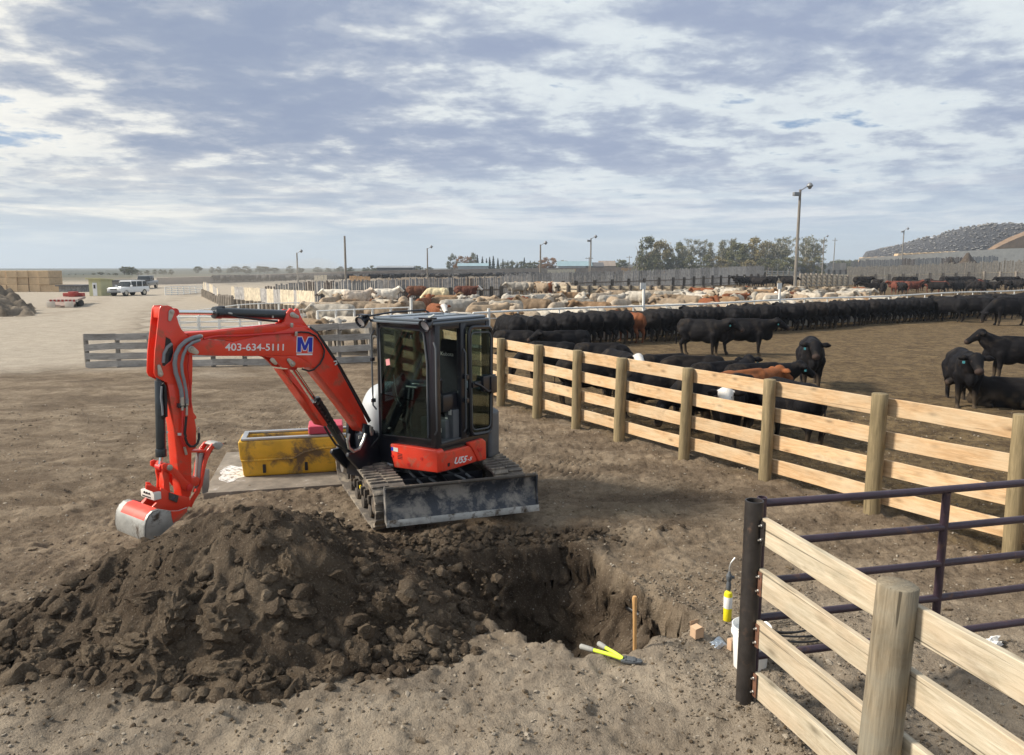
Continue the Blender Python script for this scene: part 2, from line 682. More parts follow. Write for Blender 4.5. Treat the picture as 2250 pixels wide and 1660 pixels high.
def ground_z(x, y):
    near = sstep(30, 12, np.hypot(x, y))
    z = fbm(x, y, .35, 3, 1) * .07 * sstep(80, 20, y) + near * (fbm(x, y, 2.2, 4, 3, .55) * .065 + fbm(x, y, 9.0, 4, 4, .6) * .034 + fbm(x, y, 34, 2, 6, .6) * .010)
    hoof = fbm(x, y, 5.5, 4, 14, .6, True)
    pen = pen_mask(x, y)
    z = z + pen * hoof * .030 * sstep(45, 14, y)
    z = tread_z(x, y, z)
    # a windrow of loose clods in front of the dozer blade, and spoil around the dig
    wr = np.exp(-(((x + .35) / .95) ** 2 + ((y - 8.12 - .12 * x) / .20) ** 2) * 1.3)
    z = z + wr * (.10 + .12 * fbm(x, y, 6, 4, 51))
    sp = dug_mask(x, y)
    z = z + sp * (.02 + fbm(x, y, 5, 5, 61, .6) * .07)
    # gravel banked against the near fence
    gx = np.exp(-((x - 1.75) / .28) ** 2) * sstep(5.2, 4.6, y)
    z = z + gx * .07
    # the dig
    sd = poly_sd(x, y, HOLE) + fbm(x, y, 2.6, 4, 71, .6) * .16 + fbm(x, y, 9, 3, 72) * .05
    left = sstep(.35, -.25, x) * sstep(6.0, 6.6, y)
    w = .17 + .85 * left + .30 * sstep(6.0, 6.9, y) * (1 - left)
    dep = sstep(-.06, 1, sd / w)
    dep = np.clip(sd / w, 0, 1) ** .8
    fl = 1.02 - .12 * left + fbm(x, y, 3, 4, 73) * .25
    # vertical gouges left by the bucket teeth
    gouge = fbm(x * 1.0, y * 1.0, 7, 3, 75) * .12 * np.clip(dep * (1 - dep) * 4, 0, 1)
    z = z - dep * fl + gouge
    lip = np.exp(-((sd + .05) / .07) ** 2)
    z = z + lip * (fbm(x, y, 7, 3, 76) * .06 + .012)
    # dark slot with the old pipe in the right wall
    return z


def pen_mask(x, y):
    side = (x - FA.x) * FN.x + (y - FA.y) * FN.y
    return sstep(-.1, .5, side + fbm(x, y, 1.5, 3, 81) * .6) * sstep(-5.2, -3.6, x + (y - 20) * .02 + fbm(x, y, .8, 3, 83) * 1.5)


def dug_mask(x, y):
    a = np.exp(-(((x + .9) / 1.5) ** 2 + ((y - 7.4) / .75) ** 2) ** 1.6)
    b = np.exp(-(((x + 3.0) / 2.6) ** 2 + ((y - 6.0) / 1.15) ** 2) ** 2.0)
    c = np.exp(-(((x + .3) / 1.5) ** 2 + ((y - 8.0) / .5) ** 2) ** 1.5)
    return np.clip(np.maximum(np.maximum(a, b), c) + fbm(x, y, 2.3, 4, 91) * .5 * np.maximum(a, np.maximum(b, c)), 0, 1)


def axis_lines(lo_far, lo, hi, hi_far, step, grow=1.13, cap=60):
    mid = list(np.arange(lo, hi, step))
    out = []; p, s = lo, step
    while p > lo_far:
        s = min(s * grow, cap); p -= s; out.append(p)
    up = []; p, s = hi, step
    while p < hi_far:
        s = min(s * grow, cap); p += s; up.append(p)
    return np.array(out[::-1] + mid + up)


def grid_mesh(name, X, Y, Z, mask=None):
    ny, nx = X.shape
    co = np.stack([X, Y, Z], -1).reshape(-1, 3).astype(np.float32)
    i = np.arange(ny * nx).reshape(ny, nx)
    q = np.stack([i[:-1, :-1], i[:-1, 1:], i[1:, 1:], i[1:, :-1]], -1).reshape(-1, 4)
    if mask is not None:
        mk = mask.reshape(-1)
        q = q[mk[q].any(axis=1)]
    me = bpy.data.meshes.new(name)
    me.vertices.add(len(co)); me.vertices.foreach_set("co", co.ravel())
    me.loops.add(q.size); me.loops.foreach_set("vertex_index", q.ravel().astype(np.int32))
    me.polygons.add(len(q)); me.polygons.foreach_set("loop_start", (np.arange(len(q)) * 4).astype(np.int32))
    me.update(calc_edges=True)
    me.shade_smooth()
    return me


def set_attr(me, name, rgb):
    a = me.attributes.new(name, 'FLOAT_COLOR', 'POINT')
    col = np.ones((len(me.vertices), 4), np.float32)
    col[:, :rgb.shape[1]] = rgb
    a.data.foreach_set("color", col.ravel())


def soil_mat(name, pile=False):
    m, q, b = new_mat(name)
    tc = q.n('ShaderNodeTexCoord').outputs['Object']
    at = q.n('ShaderNodeAttribute', attribute_name="soil")
    sep = q.n('ShaderNodeSeparateColor')
    q.link(at.outputs['Color'], sep.inputs[0])
    big = q.noise(tc, .32, 4, .55, .4)
    mid = q.noise(tc, 1.7, 7, .66, .5)
    fin = q.noise(tc, 15, 7, .7)
    gr = q.noise(tc, 60, 4, .65)
    tan = q.mix(q.ramp(mid, [(.34, 0), (.66, 1)]), (.175, .132, .090), (.300, .240, .172))
    tan = q.mix(q.math('MULTIPLY', q.ramp(q.noise(q.mapping(tc, rot=(0, 0, .5), scale=(.6, 1.6, 1)), .9, 6, .62, .6), [(.44, 0), (.60, 1)]), .75), tan, (.108, .080, .056))
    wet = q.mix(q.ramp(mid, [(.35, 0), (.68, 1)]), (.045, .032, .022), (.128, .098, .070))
    pen = q.mix(q.ramp(mid, [(.35, 0), (.65, 1)]), (.092, .062, .032), (.205, .146, .076))
    road = q.mix(q.ramp(mid, [(.35, 0), (.65, 1)]), (.35, .305, .245), (.45, .395, .32))
    c = q.mix(sep.outputs['Blue'], tan, road)
    c = q.mix(sep.outputs['Green'], c, pen)
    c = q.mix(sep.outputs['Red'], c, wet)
    if not pile:
        af = q.n('ShaderNodeAttribute', attribute_name="field")
        fd = q.mix(q.ramp(q.noise(tc, .012, 4, .5), [(.42, 0), (.58, 1)]), (.065, .082, .075), (.13, .13, .095))  # far vegetation, with the blue of distant haze mixed into the colour
        c = q.mix(af.outputs['Fac'], c, fd)
    pat = q.noise(tc, 5.5, 6, .72, .3)
    c = q.mix(q.math('MULTIPLY', q.math('MULTIPLY', q.math('ADD', q.math('MULTIPLY', sep.outputs['Green'], .55), .45), q.math('MULTIPLY', q.ramp(pat, [(.42, 1), (.53, 0)]), q.math('SUBTRACT', 1.0, sep.outputs['Blue']))), .62), c, (.045, .03, .02))
    # crumbs: dark and light grains
    c = q.mix(q.math('MULTIPLY', q.ramp(fin, [(.36, 1), (.47, 0)]), .34), c, (.06, .045, .032))
    c = q.mix(q.math('MULTIPLY', q.ramp(gr, [(.56, 0), (.72, 1)]), .45), c, (.42, .36, .28))
    if not pile:
        vo = q.n('ShaderNodeTexVoronoi', feature='F1')
        q.link(q.mapping(tc, scale=(1, 1, 1)), vo.inputs['Vector'])
        vo.inputs['Scale'].default_value = 9.0
        st = q.ramp(vo.outputs['Distance'], [(.06, 1), (.10, 0)])
        c = q.mix(q.math('MULTIPLY', st, .5), c, (.46, .42, .36))
    q.link(c, b.inputs['Base Color'])
    b.inputs['Roughness'].default_value = .95
    b.inputs['Specular IOR Level'].default_value = .12
    h = q.math('ADD', q.math('MULTIPLY', fin, 1.6 if pile else 1.0), q.math('MULTIPLY', gr, .7 if pile else .45))
    h = q.math('ADD', h, q.math('MULTIPLY', mid, .9))
    bn = q.n('ShaderNodeBump')
    bn.inputs['Strength'].default_value = .9
    bn.inputs['Distance'].default_value = .035
    q.link(h, bn.inputs['Height'])
    q.link(bn.outputs[0], b.inputs['Normal'])
    return m


M_SOIL = soil_mat("bare_earth")
M_PILE = soil_mat("dug_earth", True)


def build_ground():
    xs = axis_lines(-2500, -5.4, 5.6, 2500, .0235, 1.05, 90)
    ys = axis_lines(-60, 3.7, 9.6, 2620, .0235, 1.022, 60)
    X, Y = np.meshgrid(xs, ys)
    Z = ground_z(X, Y)
    # rough, undercut walls: push the dig's wall points sideways, differently at every depth
    dp = np.clip(-Z / .25, 0, 1) * (Z < -.06)
    PX = X + dp * (fbm(X * 2.2 + Z * .7, Z * 3.2 + Y * 2.2, 1.5, 4, 131, .6) * .12 + fbm(X + 9, Z * 1.5 + Y, 6, 3, 133) * .08 + fbm(X + 3, Z * 1.2 + Y, 15, 3, 139) * .035)
    PY = Y + dp * (fbm(Y * 2.2 - Z * .7, Z * 3.2 + X * 2.2, 1.5, 4, 135, .6) * .12 + fbm(Y + 5, Z * 1.5 + X, 6, 3, 137) * .08 + fbm(Y + 1, Z * 1.2 + X, 15, 3, 141) * .035)
    me = grid_mesh("ground", PX, PY, Z)
    x, y = X.ravel(), Y.ravel()
    sd = poly_sd(x, y, HOLE)
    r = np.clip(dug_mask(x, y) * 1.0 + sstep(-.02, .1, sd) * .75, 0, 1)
    g = pen_mask(x, y)
    # far field beyond the pens goes pale, near foreground is drier and lighter
    bl = sstep(7.6, 4.8, y + fbm(x, y, .6, 3, 95) * 1.5) * .45 + sstep(21, 24, y + fbm(x, y, .5, 3, 98) * 2) * sstep(-4, -8, x + (y - 22) * .16) * .95
    bl = bl * (1 - sstep(140, 260, y))
    g = g * (1 - sstep(120, 220, y))
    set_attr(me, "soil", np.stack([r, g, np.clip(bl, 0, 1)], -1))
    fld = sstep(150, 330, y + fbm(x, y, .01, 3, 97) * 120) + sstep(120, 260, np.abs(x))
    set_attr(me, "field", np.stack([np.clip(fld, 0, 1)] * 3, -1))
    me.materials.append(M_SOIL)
    o = bpy.data.objects.new("ground", me)
    COL.objects.link(o)
    tag(o, kind="structure")


build_ground()


def gz(x, y):
    return float(ground_z(np.array([[x]], float), np.array([[y]], float))[0, 0])


# dusty yard road, a sheet on the ground to the left
def build_road():
    outline = [(-350, 826), (0, 817), (120, 813), (196, 809), (300, 800), (322, 770), (334, 720), (352, 684), (378, 664), (440, 646), (420, 628), (368, 613), (352, 606.5), (335, 606.5), (312, 612), (282, 632), (262, 648),
               (200, 652), (150, 676), (60, 692), (-120, 700), (-500, 716)]
    pts = [GD(x, y) for x, y in outline]
    poly = [(p.x, p.y) for p in pts]
    xs = np.concatenate([np.arange(-110, -30, 1.6), np.arange(-30, -9, .35)])
    ys = np.concatenate([np.arange(20.5, 45, .35), np.arange(45, 120, 1.2), np.arange(120, 330, 6)])
    X, Y = np.meshgrid(xs, ys)
    sd = poly_sd(X, Y, poly) + fbm(X, Y, .5, 4, 101) * 1.4
    Z = ground_z(X, Y) + .03 + fbm(X, Y, .9, 3, 103) * .02 * sstep(90, 40, Y)
    rut = np.exp(-((sd - 2.6 - fbm(X, Y, .08, 2, 105) * 4) / .35) ** 2)
    Z = Z - rut * .03
    Z = np.where(sd < .3, Z - .12, Z)
    me = grid_mesh("dirt_road", X, Y, Z, sd > 0)
    v = np.zeros((X.size, 3)); v[:, 2] = .55 + .45 * sstep(0, 2.5, sd.ravel())
    set_attr(me, "soil", v)
    me.materials.append(M_SOIL)
    o = bpy.data.objects.new("dirt_road", me)
    COL.objects.link(o)
    tag(o, kind="structure")


build_road()


def build_pile():
    xs = np.arange(-6.2, .1, .021); ys = np.arange(4.5, 8.1, .021)
    X, Y = np.meshgrid(xs, ys)
    h = pile_h(X, Y)
    g = ground_z(X, Y)
    # steepen: overhang-like lumps by pushing points sideways
    dx = fbm(X, Y, 3.1, 4, 111) * .10; dy = fbm(X, Y, 3.3, 4, 113) * .10
    Z = np.maximum(h, -.06) + np.maximum(g, -.05) * .4
    me = grid_mesh("soil_pile", X + dx, Y + dy, Z, h > -.03)
    v = np.zeros((X.size, 3))
    v[:, 0] = np.clip(.92 + fbm(X.ravel(), Y.ravel(), 1.1, 4, 115) * .5, .5, 1)
    set_attr(me, "soil", v)
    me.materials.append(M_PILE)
    o = bpy.data.objects.new("soil_pile", me)
    COL.objects.link(o)
    tag(o, "tall heap of dark dug soil beside the excavated hole", "dirt pile")


build_pile()


# ------------------------------------------------------------------ clods and stones
def ico(sub):
    bm = bmesh.new()
    bmesh.ops.create_icosphere(bm, subdivisions=sub, radius=1)
    v = np.array([p.co[:] for p in bm.verts]); f = np.array([[w.index for w in t.verts] for t in bm.faces])
    bm.free()
    return v, f


def clod_shape(sub, seed, rough=.35):
    v, f = ico(sub)
    n = fbm(v[:, 0] * 1 + 3 * v[:, 2] + seed * 7, v[:, 1] * 1 + 2 * v[:, 2], 1.3, 4, seed, .6)
    n2 = fbm(v[:, 1] + v[:, 2] * 2.3 + seed * 3, v[:, 0] - v[:, 2] * 1.7, 3.4, 3, seed + 9, .6, True)
    v = v * (1 + rough * 1.5 * n + rough * .4 * n2)[:, None]
    rr = np.random.RandomState(seed)
    for k in range(2 if sub < 3 else 4):                  # a few broken flat faces
        d = rr.normal(size=3); d /= np.linalg.norm(d)
        h = v @ d; lim = .74
        v = np.where((h > lim)[:, None], v - d * ((h - lim) * .85)[:, None], v)
    return v, f


def scatter_mesh(name, items, mat, sub=1, templates=8, rough=.3, soil=None):
    """items: (x, y, z, size, squash) -> one mesh of many small lumps"""
    T = [clod_shape(sub, 200 + k, rough) for k in range(templates)]
    T2 = [clod_shape(2, 240 + k, rough * 1.35) for k in range(templates + 4)] if sub else None      # craggier ones for the bigger lumps
    rr = np.random.RandomState(3)
    V = []; F = []; A = []; base = 0
    for k, it in enumerate(items):
        x, y, z, s, sq = it[:5]
        v, f = T2[k % len(T2)] if (T2 and s > .026) else T[k % templates]
        a = rr.uniform(0, 2 * PI); b = rr.uniform(-.5, .5)
        ca, sa, cb, sb = math.cos(a), math.sin(a), math.cos(b), math.sin(b)
        st = rr.uniform(.7, 1.3)
        w = v * (s * st, s / st, s * sq)
        w = np.stack([w[:, 0] * cb - w[:, 2] * sb, w[:, 1], w[:, 0] * sb + w[:, 2] * cb], -1)
        w = np.stack([w[:, 0] * ca - w[:, 1] * sa, w[:, 0] * sa + w[:, 1] * ca, w[:, 2]], -1)
        V.append(w + (x, y, z)); F.append(f + base); base += len(v)
        if soil:
            A.append(np.tile(np.array(it[5]), (len(v), 1)))
    V = np.concatenate(V).astype(np.float32); F = np.concatenate(F).astype(np.int32)
    me = bpy.data.meshes.new(name)
    me.vertices.add(len(V)); me.vertices.foreach_set("co", V.ravel())
    me.loops.add(F.size); me.loops.foreach_set("vertex_index", F.ravel())
    me.polygons.add(len(F)); me.polygons.foreach_set("loop_start", (np.arange(len(F)) * 3).astype(np.int32))
    me.update(calc_edges=True)
    me.shade_smooth()
    me.set_sharp_from_angle(angle=math.radians(48))
    if soil:
        set_attr(me, "soil", np.concatenate(A))
    me.materials.append(mat)
    o = bpy.data.objects.new(name, me)
    COL.objects.link(o)
    return o


def build_scatter():
    rr = np.random.RandomState(11)
    # crumbs and small clods over the heap
    n = 5200
    x = rr.uniform(-6.0, .0, n); y = rr.uniform(4.6, 7.6, n)
    h = pile_h(x, y)
    g = ground_z(x[None], y[None])[0]
    keep = (h > .0) | (rr.uniform(size=n) < .25 * dug_mask(x, y))
    s = .010 + .055 * rr.power(.32, n) * rr.uniform(.25, 1, n) ** 3
    low = sstep(.5, .05, h)
    s = s * (1 + .5 * low)
    z = np.maximum(h, g) + s * .25
    items = [(x[i], y[i], z[i], s[i], rr.uniform(.6, 1), (rr.uniform(.25, 1), 0, 0)) for i in range(n) if keep[i]]
    # a thick fringe of clods round the foot of the heap
    def lay(a, b, s_, ok=None, lift=.25):
        hh = pile_h(a, b); g_ = ground_z(a[None], b[None])[0]
        zz = np.maximum(hh, g_) + s_ * lift
        for i in range(len(a)):
            if (ok is None or ok[i]) and g_[i] > -.3:
                items.append((a[i], b[i], zz[i], s_[i], rr.uniform(.6, .95), (rr.uniform(.5, 1), 0, 0)))
    a = rr.uniform(-6.0, -.2, 1500); b = rr.uniform(4.7, 7.4, 1500)
    hh = pile_h(a, b, False)
    lay(a, b, rr.uniform(.02, .075, 1500) * rr.uniform(.5, 1, 1500), (hh > -.034) & (hh < .14))
    # heavier lumps that rolled down the front and left flank
    a = rr.uniform(-4.3, -.6, 420); b = rr.uniform(4.85, 6.3, 420)
    hh = pile_h(a, b, False)
    lay(a, b, rr.uniform(.03, .09, 420), (hh > -.02) & (hh < .62) & (rr.uniform(size=420) < .24), .05)
    # windrow at the blade and loose spoil near the dig
    a = rr.normal(-.4, .75, 900); b = 8.12 + .12 * a + rr.normal(0, .16, 900)
    lay(a, b, rr.uniform(.012, .06, 900) * rr.uniform(.4, 1, 900))
    a = rr.normal(-1.1, .7, 1100); b = rr.normal(7.5, .45, 1100)
    lay(a, b, rr.uniform(.01, .045, 1100) * rr.uniform(.4, 1, 1100), poly_sd(a, b, HOLE) < .05)
    o = scatter_mesh("rubble", items, M_PILE, 1, 10, .38, True)
    tag(o, "loose crumbs and lumps of dug soil over and around the heap", "rubble", kind="stuff")
    # dry grit on the open yard, thicker by the near fence
    items = []
    n = 15000
    y = 3.7 + 13 * rr.uniform(size=n) ** 1.7; x = rr.uniform(-1, 1, n) * (y * .78 + .3)
    g = ground_z(x[None], y[None])[0]
    ph = pile_h(x, y, False)
    for i in range(n):
        if g[i] < -.15 or ph[i] > .02:
            continue
        s_ = .004 + .011 * rr.power(.5) * (1 + .05 * y[i])
        if rr.uniform() < .03:
            s_ *= 2.3
        light = rr.uniform() < .25
        items.append((x[i], y[i], g[i] + s_ * .2, s_, rr.uniform(.5, .9), (0, 0 if light else rr.uniform(0, .5), 1 if light else rr.uniform(0, .4))))
    xa = rr.uniform(1.2, 4.2, 5200); ya = rr.uniform(3.4, 7.2, 5200)
    ga = ground_z(xa[None], ya[None])[0]
    for a, b, gg in zip(xa, ya, ga):
        if rr.uniform() > math.exp(-((a - 1.85) / 1.2) ** 2) * .9 + .1:
            continue
        if gg < -.12:
            continue
        s_ = rr.uniform(.005, .015)
        items.append((a, b, gg + s_ * .3, s_, .8, (rr.uniform(0, .3), 0, rr.uniform(.1, 1))))
    o = scatter_mesh("gravel", items, M_SOIL, 0, 10, .3, True)
    tag(o, "fine gravel and dry crumbs strewn over the bare yard", "gravel", kind="stuff")


build_scatter()


def big_clods():
    base = [((480, 1395), .20, .95, "largest round boulder of soil on the front face of the dirt heap", (1.0, .8)),
            ((78, 1458), .13, .7, "pale rounded clod resting alone at the far left foot of the dirt heap", (1.2, .9)),
            ((632, 1272), .16, 1.25, "upright smooth slab of clay scraped by the bucket high on the dirt heap", (.75, .5)),
            ((372, 1372), .19, 1.1, "tall jagged wedge of dark soil left of the largest round boulder", (.7, .9)),
            ((285, 1428), .14, .6, "flat pale clod below the jagged wedge of dark soil", (1.3, .8)),
            ((245, 1385), .12, .8, "smooth brown clod leaning on the left flank of the dirt heap", (1.1, .8)),
            ((205, 1448), .11, .8, "dark crumbly clod between the pale rounded clod and the heap", (1, 1)),
            ((478, 1480), .16, .55, "wide flat slab of clay under the largest round boulder", (1.5, .9)),
            ((650, 1500), .13, .5, "long thin slab of clay at the front foot of the dirt heap", (1.7, .7)),
            ((565, 1505), .09, .8, "pointed clod beside the long thin slab of clay", (.8, .8)),
            ((790, 1462), .11, 1.1, "upright broken clod at the right front foot of the dirt heap", (.8, .8)),
            ((845, 1355), .15, 1.1, "dark tall clod on the right shoulder of the dirt heap", (.9, .8)),
            ((320, 1330), .13, .7, "dark clod above the jagged wedge of soil", (1.2, .8)),
            ((635, 1345), .16, .55, "broad tilted clod below the upright slab of clay", (1.3, .8)),
            ((895, 1440), .09, .7, "smaller clod at the right end of the heap near the lit ground", (1.2, .8)),
            ((365, 1495), .11, .8, "crumbled clod at the very front of the heap below the dark gap", (1, .8)),
            ((100, 1400), .10, .8, "dark clod behind the pale rounded clod on the left", (1.1, .9)),
            ((925, 1160), .07, .8, "dark clod lying in front of the dozer blade", (1.1, .9)),
            ((1045, 1440), .05, .8, "small brown lump on the open ground in front of the hole", (1, 1))]
    for k, ((px, py), s, sq, lab, (kx, ky)) in enumerate(base):
        # walk along the view ray until it meets the heap
        r = ray(px, py); t = 2.0
        while t < 14:
            p = Vector((0, 0, CAM_H)) + r * t
            hz = max(float(pile_h(p.x, p.y)), -.05 if t < 9 else 0)
            if p.z < max(hz, 0.0):
                break
            t += .02
        v, f = clod_shape(4, 300 + k, .30)
        fr = fbm(v[:, 0] * 2 + v[:, 2], v[:, 1] * 2 - v[:, 2], 3.5, 4, 400 + k, .6)
        v = v * (1 + .16 * fr)[:, None] * (kx, ky, sq) * s
        a = R.uniform(-.5, .5)
        ca, sa = math.cos(a), math.sin(a)
        v = np.stack([v[:, 0] * ca - v[:, 1] * sa, v[:, 0] * sa + v[:, 1] * ca, v[:, 2]], -1)
        me = bpy.data.meshes.new("soil_clod")
        me.from_pydata([tuple(q) for q in v], [], [tuple(map(int, q)) for q in f])
        me.shade_smooth(); me.set_sharp_from_angle(angle=math.radians(38))
        c = np.zeros((len(v), 3)); c[:, 0] = R.uniform(.45, .9) if 'pale' not in lab and 'smooth' not in lab else .35
        set_attr(me, "soil", c)
        me.materials.append(M_PILE)
        o = bpy.data.objects.new("soil_clod", me)
        COL.objects.link(o)
        o.location = p + Vector((0, s * .35, s * sq * .15))
        tag(o, lab, "clod", "large clods of dug soil")


big_clods()
# ================================================================== EXCAVATOR
M_RED = paint("orange_red_paint", (.74, .050, .022), .36, 0, .07, 3, (.44, .10, .055), .55, 5.0, coat=.25)
M_REDPIN = paint("red_paint_cylinders", (.62, .03, .025), .42, 0, .06, 5, (.3, .2, .14), .15, 3)
M_BLK = paint("black_paint", (.007, .009, .015), .33, 0, .2, 6, (.10, .085, .07), .18, 3, coat=.2)
M_NAVY = paint("dark_cylinder_paint", (.020, .028, .034), .33, 0, .2, 6, (.18, .14, .10), .16, 4, coat=.3)
M_ROOF = paint("dark_roof_sky_sheen", (.10, .125, .15), .30, .1, .1, 4, (.25, .24, .22), .12, 4, coat=.4)  # dark roof, the sky's reflection is painted in as grey-blue
M_CHROME = paint("chromed_rod", (.75, .76, .78), .12, 1.0, .03)
M_STEEL = paint("bare_steel", (.42, .41, .40), .45, .8, .12, 12, (.22, .17, .13), .3, 6)
M_BUCKET = paint("worn_bucket_steel", (.40, .40, .38), .5, .45, .25, 5, (.10, .075, .055), .62, 5.5, bump=.4, bump_scale=30)
M_BLADE = paint("scratched_blade", (.035, .041, .053), .48, .2, .25, 9, (.30, .28, .25), .95, 3.4, bump=.5, bump_scale=40)
M_RUBBER = paint("track_rubber", (.12, .105, .09), .85, 0, .25, 12, (.32, .275, .215), .9, 5, bump=.5, bump_scale=50)
M_MUDSTEEL = paint("muddy_frame", (.07, .06, .05), .8, 0, .3, 9, (.22, .17, .12), .6, 6, bump=.6, bump_scale=40)
M_HOSEG = paint("grey_hose_sleeve", (.22, .235, .25), .6, 0, .1, 20, bump=.3, bump_scale=150)
M_HOSE = paint("black_hose", (.012, .012, .013), .5, 0, .2)
M_GLASS = glass_mat("cab_glass", (.52, .58, .57), .14)
M_GLASSD = glass_mat("tinted_glass", (.45, .52, .50), .28)
M_WHITE = paint("white_lettering", (.80, .80, .80), .5, 0, .02)
M_BLUE = paint("blue_lettering", (.015, .035, .42), .4, 0, .03)
M_SEAT = paint("dark_upholstery", (.018, .019, .024), .9, 0, .2, 20)
M_GREYP = paint("grey_plastic", (.09, .10, .11), .6, 0, .1)
M_GREYSHEEN = paint("grey_panel_sky_sheen", (.50, .53, .55), .35, 0, .05, 4, coat=.3)  # grey cover with the reflected sky put into its base colour
M_LABEL = paint("pale_label", (.62, .63, .58), .6, 0, .05)
M_YEL = paint("yellow_mark", (.8, .62, .02), .5, 0, .05)
M_PINK = paint("pink_note", (.75, .32, .34), .7, 0, .05)
M_LAMP = paint("lamp_lens", (.7, .72, .74), .1, .3, .05)
M_ZINC = paint("zinc_pin", (.48, .47, .43), .35, .75, .15, 20)

EB = Vector((-0.913, 8.734, 0))
_ea = math.radians(234)
EF = Vector((math.cos(_ea), math.sin(_ea), 0))            # where the operator looks
ES = Vector((-EF.y, EF.x, 0))                              # operator's left
C0 = Vector((-1.155, 9.72, 0))
TT = Vector((.41, -.912, 0)); TR = Vector((.912, .41, 0))  # undercarriage: towards the blade / to its right in view
UP = Vector((0, 0, 1))


def H(u, v, z):
    return EB + EF * u + ES * v + UP * z


def U(t, r, z):
    return C0 + TT * t + TR * r + UP * z


def ZA(x, y): return (800 + x / 4.13, 670 + y / 4.13)
def Z2(x, y): return (700 + x / 4.478, 940 + y / 4.478)
def Z3(x, y): return (240 + x / 5.9, 940 + y / 5.9)
def Z4(x, y): return (310 + x / 4.071, 660 + y / 4.071)


def S_at(off, p):
    """photo pixel -> point of the vertical plane at lateral offset off (faces the operator's left)"""
    return on_plane(EB + ES * off, ES, *p)


def F_at(u, p):
    return on_plane(EB + EF * u, EF, *p)


def S_poly(off, pts, zf):
    return [S_at(off, zf(*p)) for p in pts]


def text_on(body, P0, P1, upv, nrm, height, mat, parent, name, lift=.003, thick=.002, shear=0.0, bold=0.0, squeeze=None):
    cu = bpy.data.curves.new(name, 'FONT')
    cu.body = body
    cu.extrude = thick / 2
    cu.shear = shear
    cu.offset = bold
    cu.fill_mode = 'BOTH'
    to = bpy.data.objects.new(name, cu)
    COL.objects.link(to)
    dg = bpy.context.evaluated_depsgraph_get()
    me = bpy.data.meshes.new_from_object(to.evaluated_get(dg))
    bpy.data.objects.remove(to)
    xs = [v.co.x for v in me.vertices]; ys = [v.co.y for v in me.vertices]
    x0, x1, y0, y1 = min(xs), max(xs), min(ys), max(ys)
    P0, P1 = Vector(P0), Vector(P1)
    ex = (P1 - P0); Lx = ex.length; ex.normalize()
    n = Vector(nrm).normalized()
    ey = n.cross(ex).normalized()
    if ey.dot(Vector(upv)) < 0:
        ey = -ey
    off = OFF.get(parent.name, Vector((0, 0, 0)))
    for v in me.vertices:
        a = (v.co.x - x0) / (x1 - x0) * Lx
        b_ = (v.co.y - y0) / (y1 - y0) * height
        v.co = P0 + ex * a + ey * b_ + n * (lift + v.co.z) - off
    me.materials.clear(); me.materials.append(mat)
    o = bpy.data.objects.new(name, me)
    COL.objects.link(o)
    o.parent = parent
    OFF[o.name] = off
    return o


def stadium(c1, r1, c2, r2, n=14):
    """outer belt line round two circles (t,z); returns closed list"""
    (a, b), (c, d) = c1, c2
    pts = []
    L = math.hypot(a - c, b - d)
    base = math.atan2(b - d, a - c)
    off = math.acos(max(-1, min(1, (r1 - r2) / L)))
    # circle 1 (towards +t)
    for k in range(n + 1):
        th = base - off + (2 * off) * k / n
        pts.append((a + r1 * math.cos(th), b + r1 * math.sin(th)))
    for k in range(n + 1):
        th = base + off + (2 * PI - 2 * off) * k / n
        pts.append((c + r2 * math.cos(th), d + r2 * math.sin(th)))
    return pts


def resample(pts, step, closed=True):
    P = pts + ([pts[0]] if closed else [])
    L = [0]
    for p, q in zip(P[:-1], P[1:]):
        L.append(L[-1] + math.hypot(q[0] - p[0], q[1] - p[1]))
    n = int(round(L[-1] / step)); out = []
    j = 0
    for k in range(n):
        s = L[-1] * k / n
        while L[j + 1] < s:
            j += 1
        f = (s - L[j]) / max(1e-9, L[j + 1] - L[j])
        out.append((P[j][0] + (P[j + 1][0] - P[j][0]) * f, P[j][1] + (P[j + 1][1] - P[j][1]) * f))
    return out


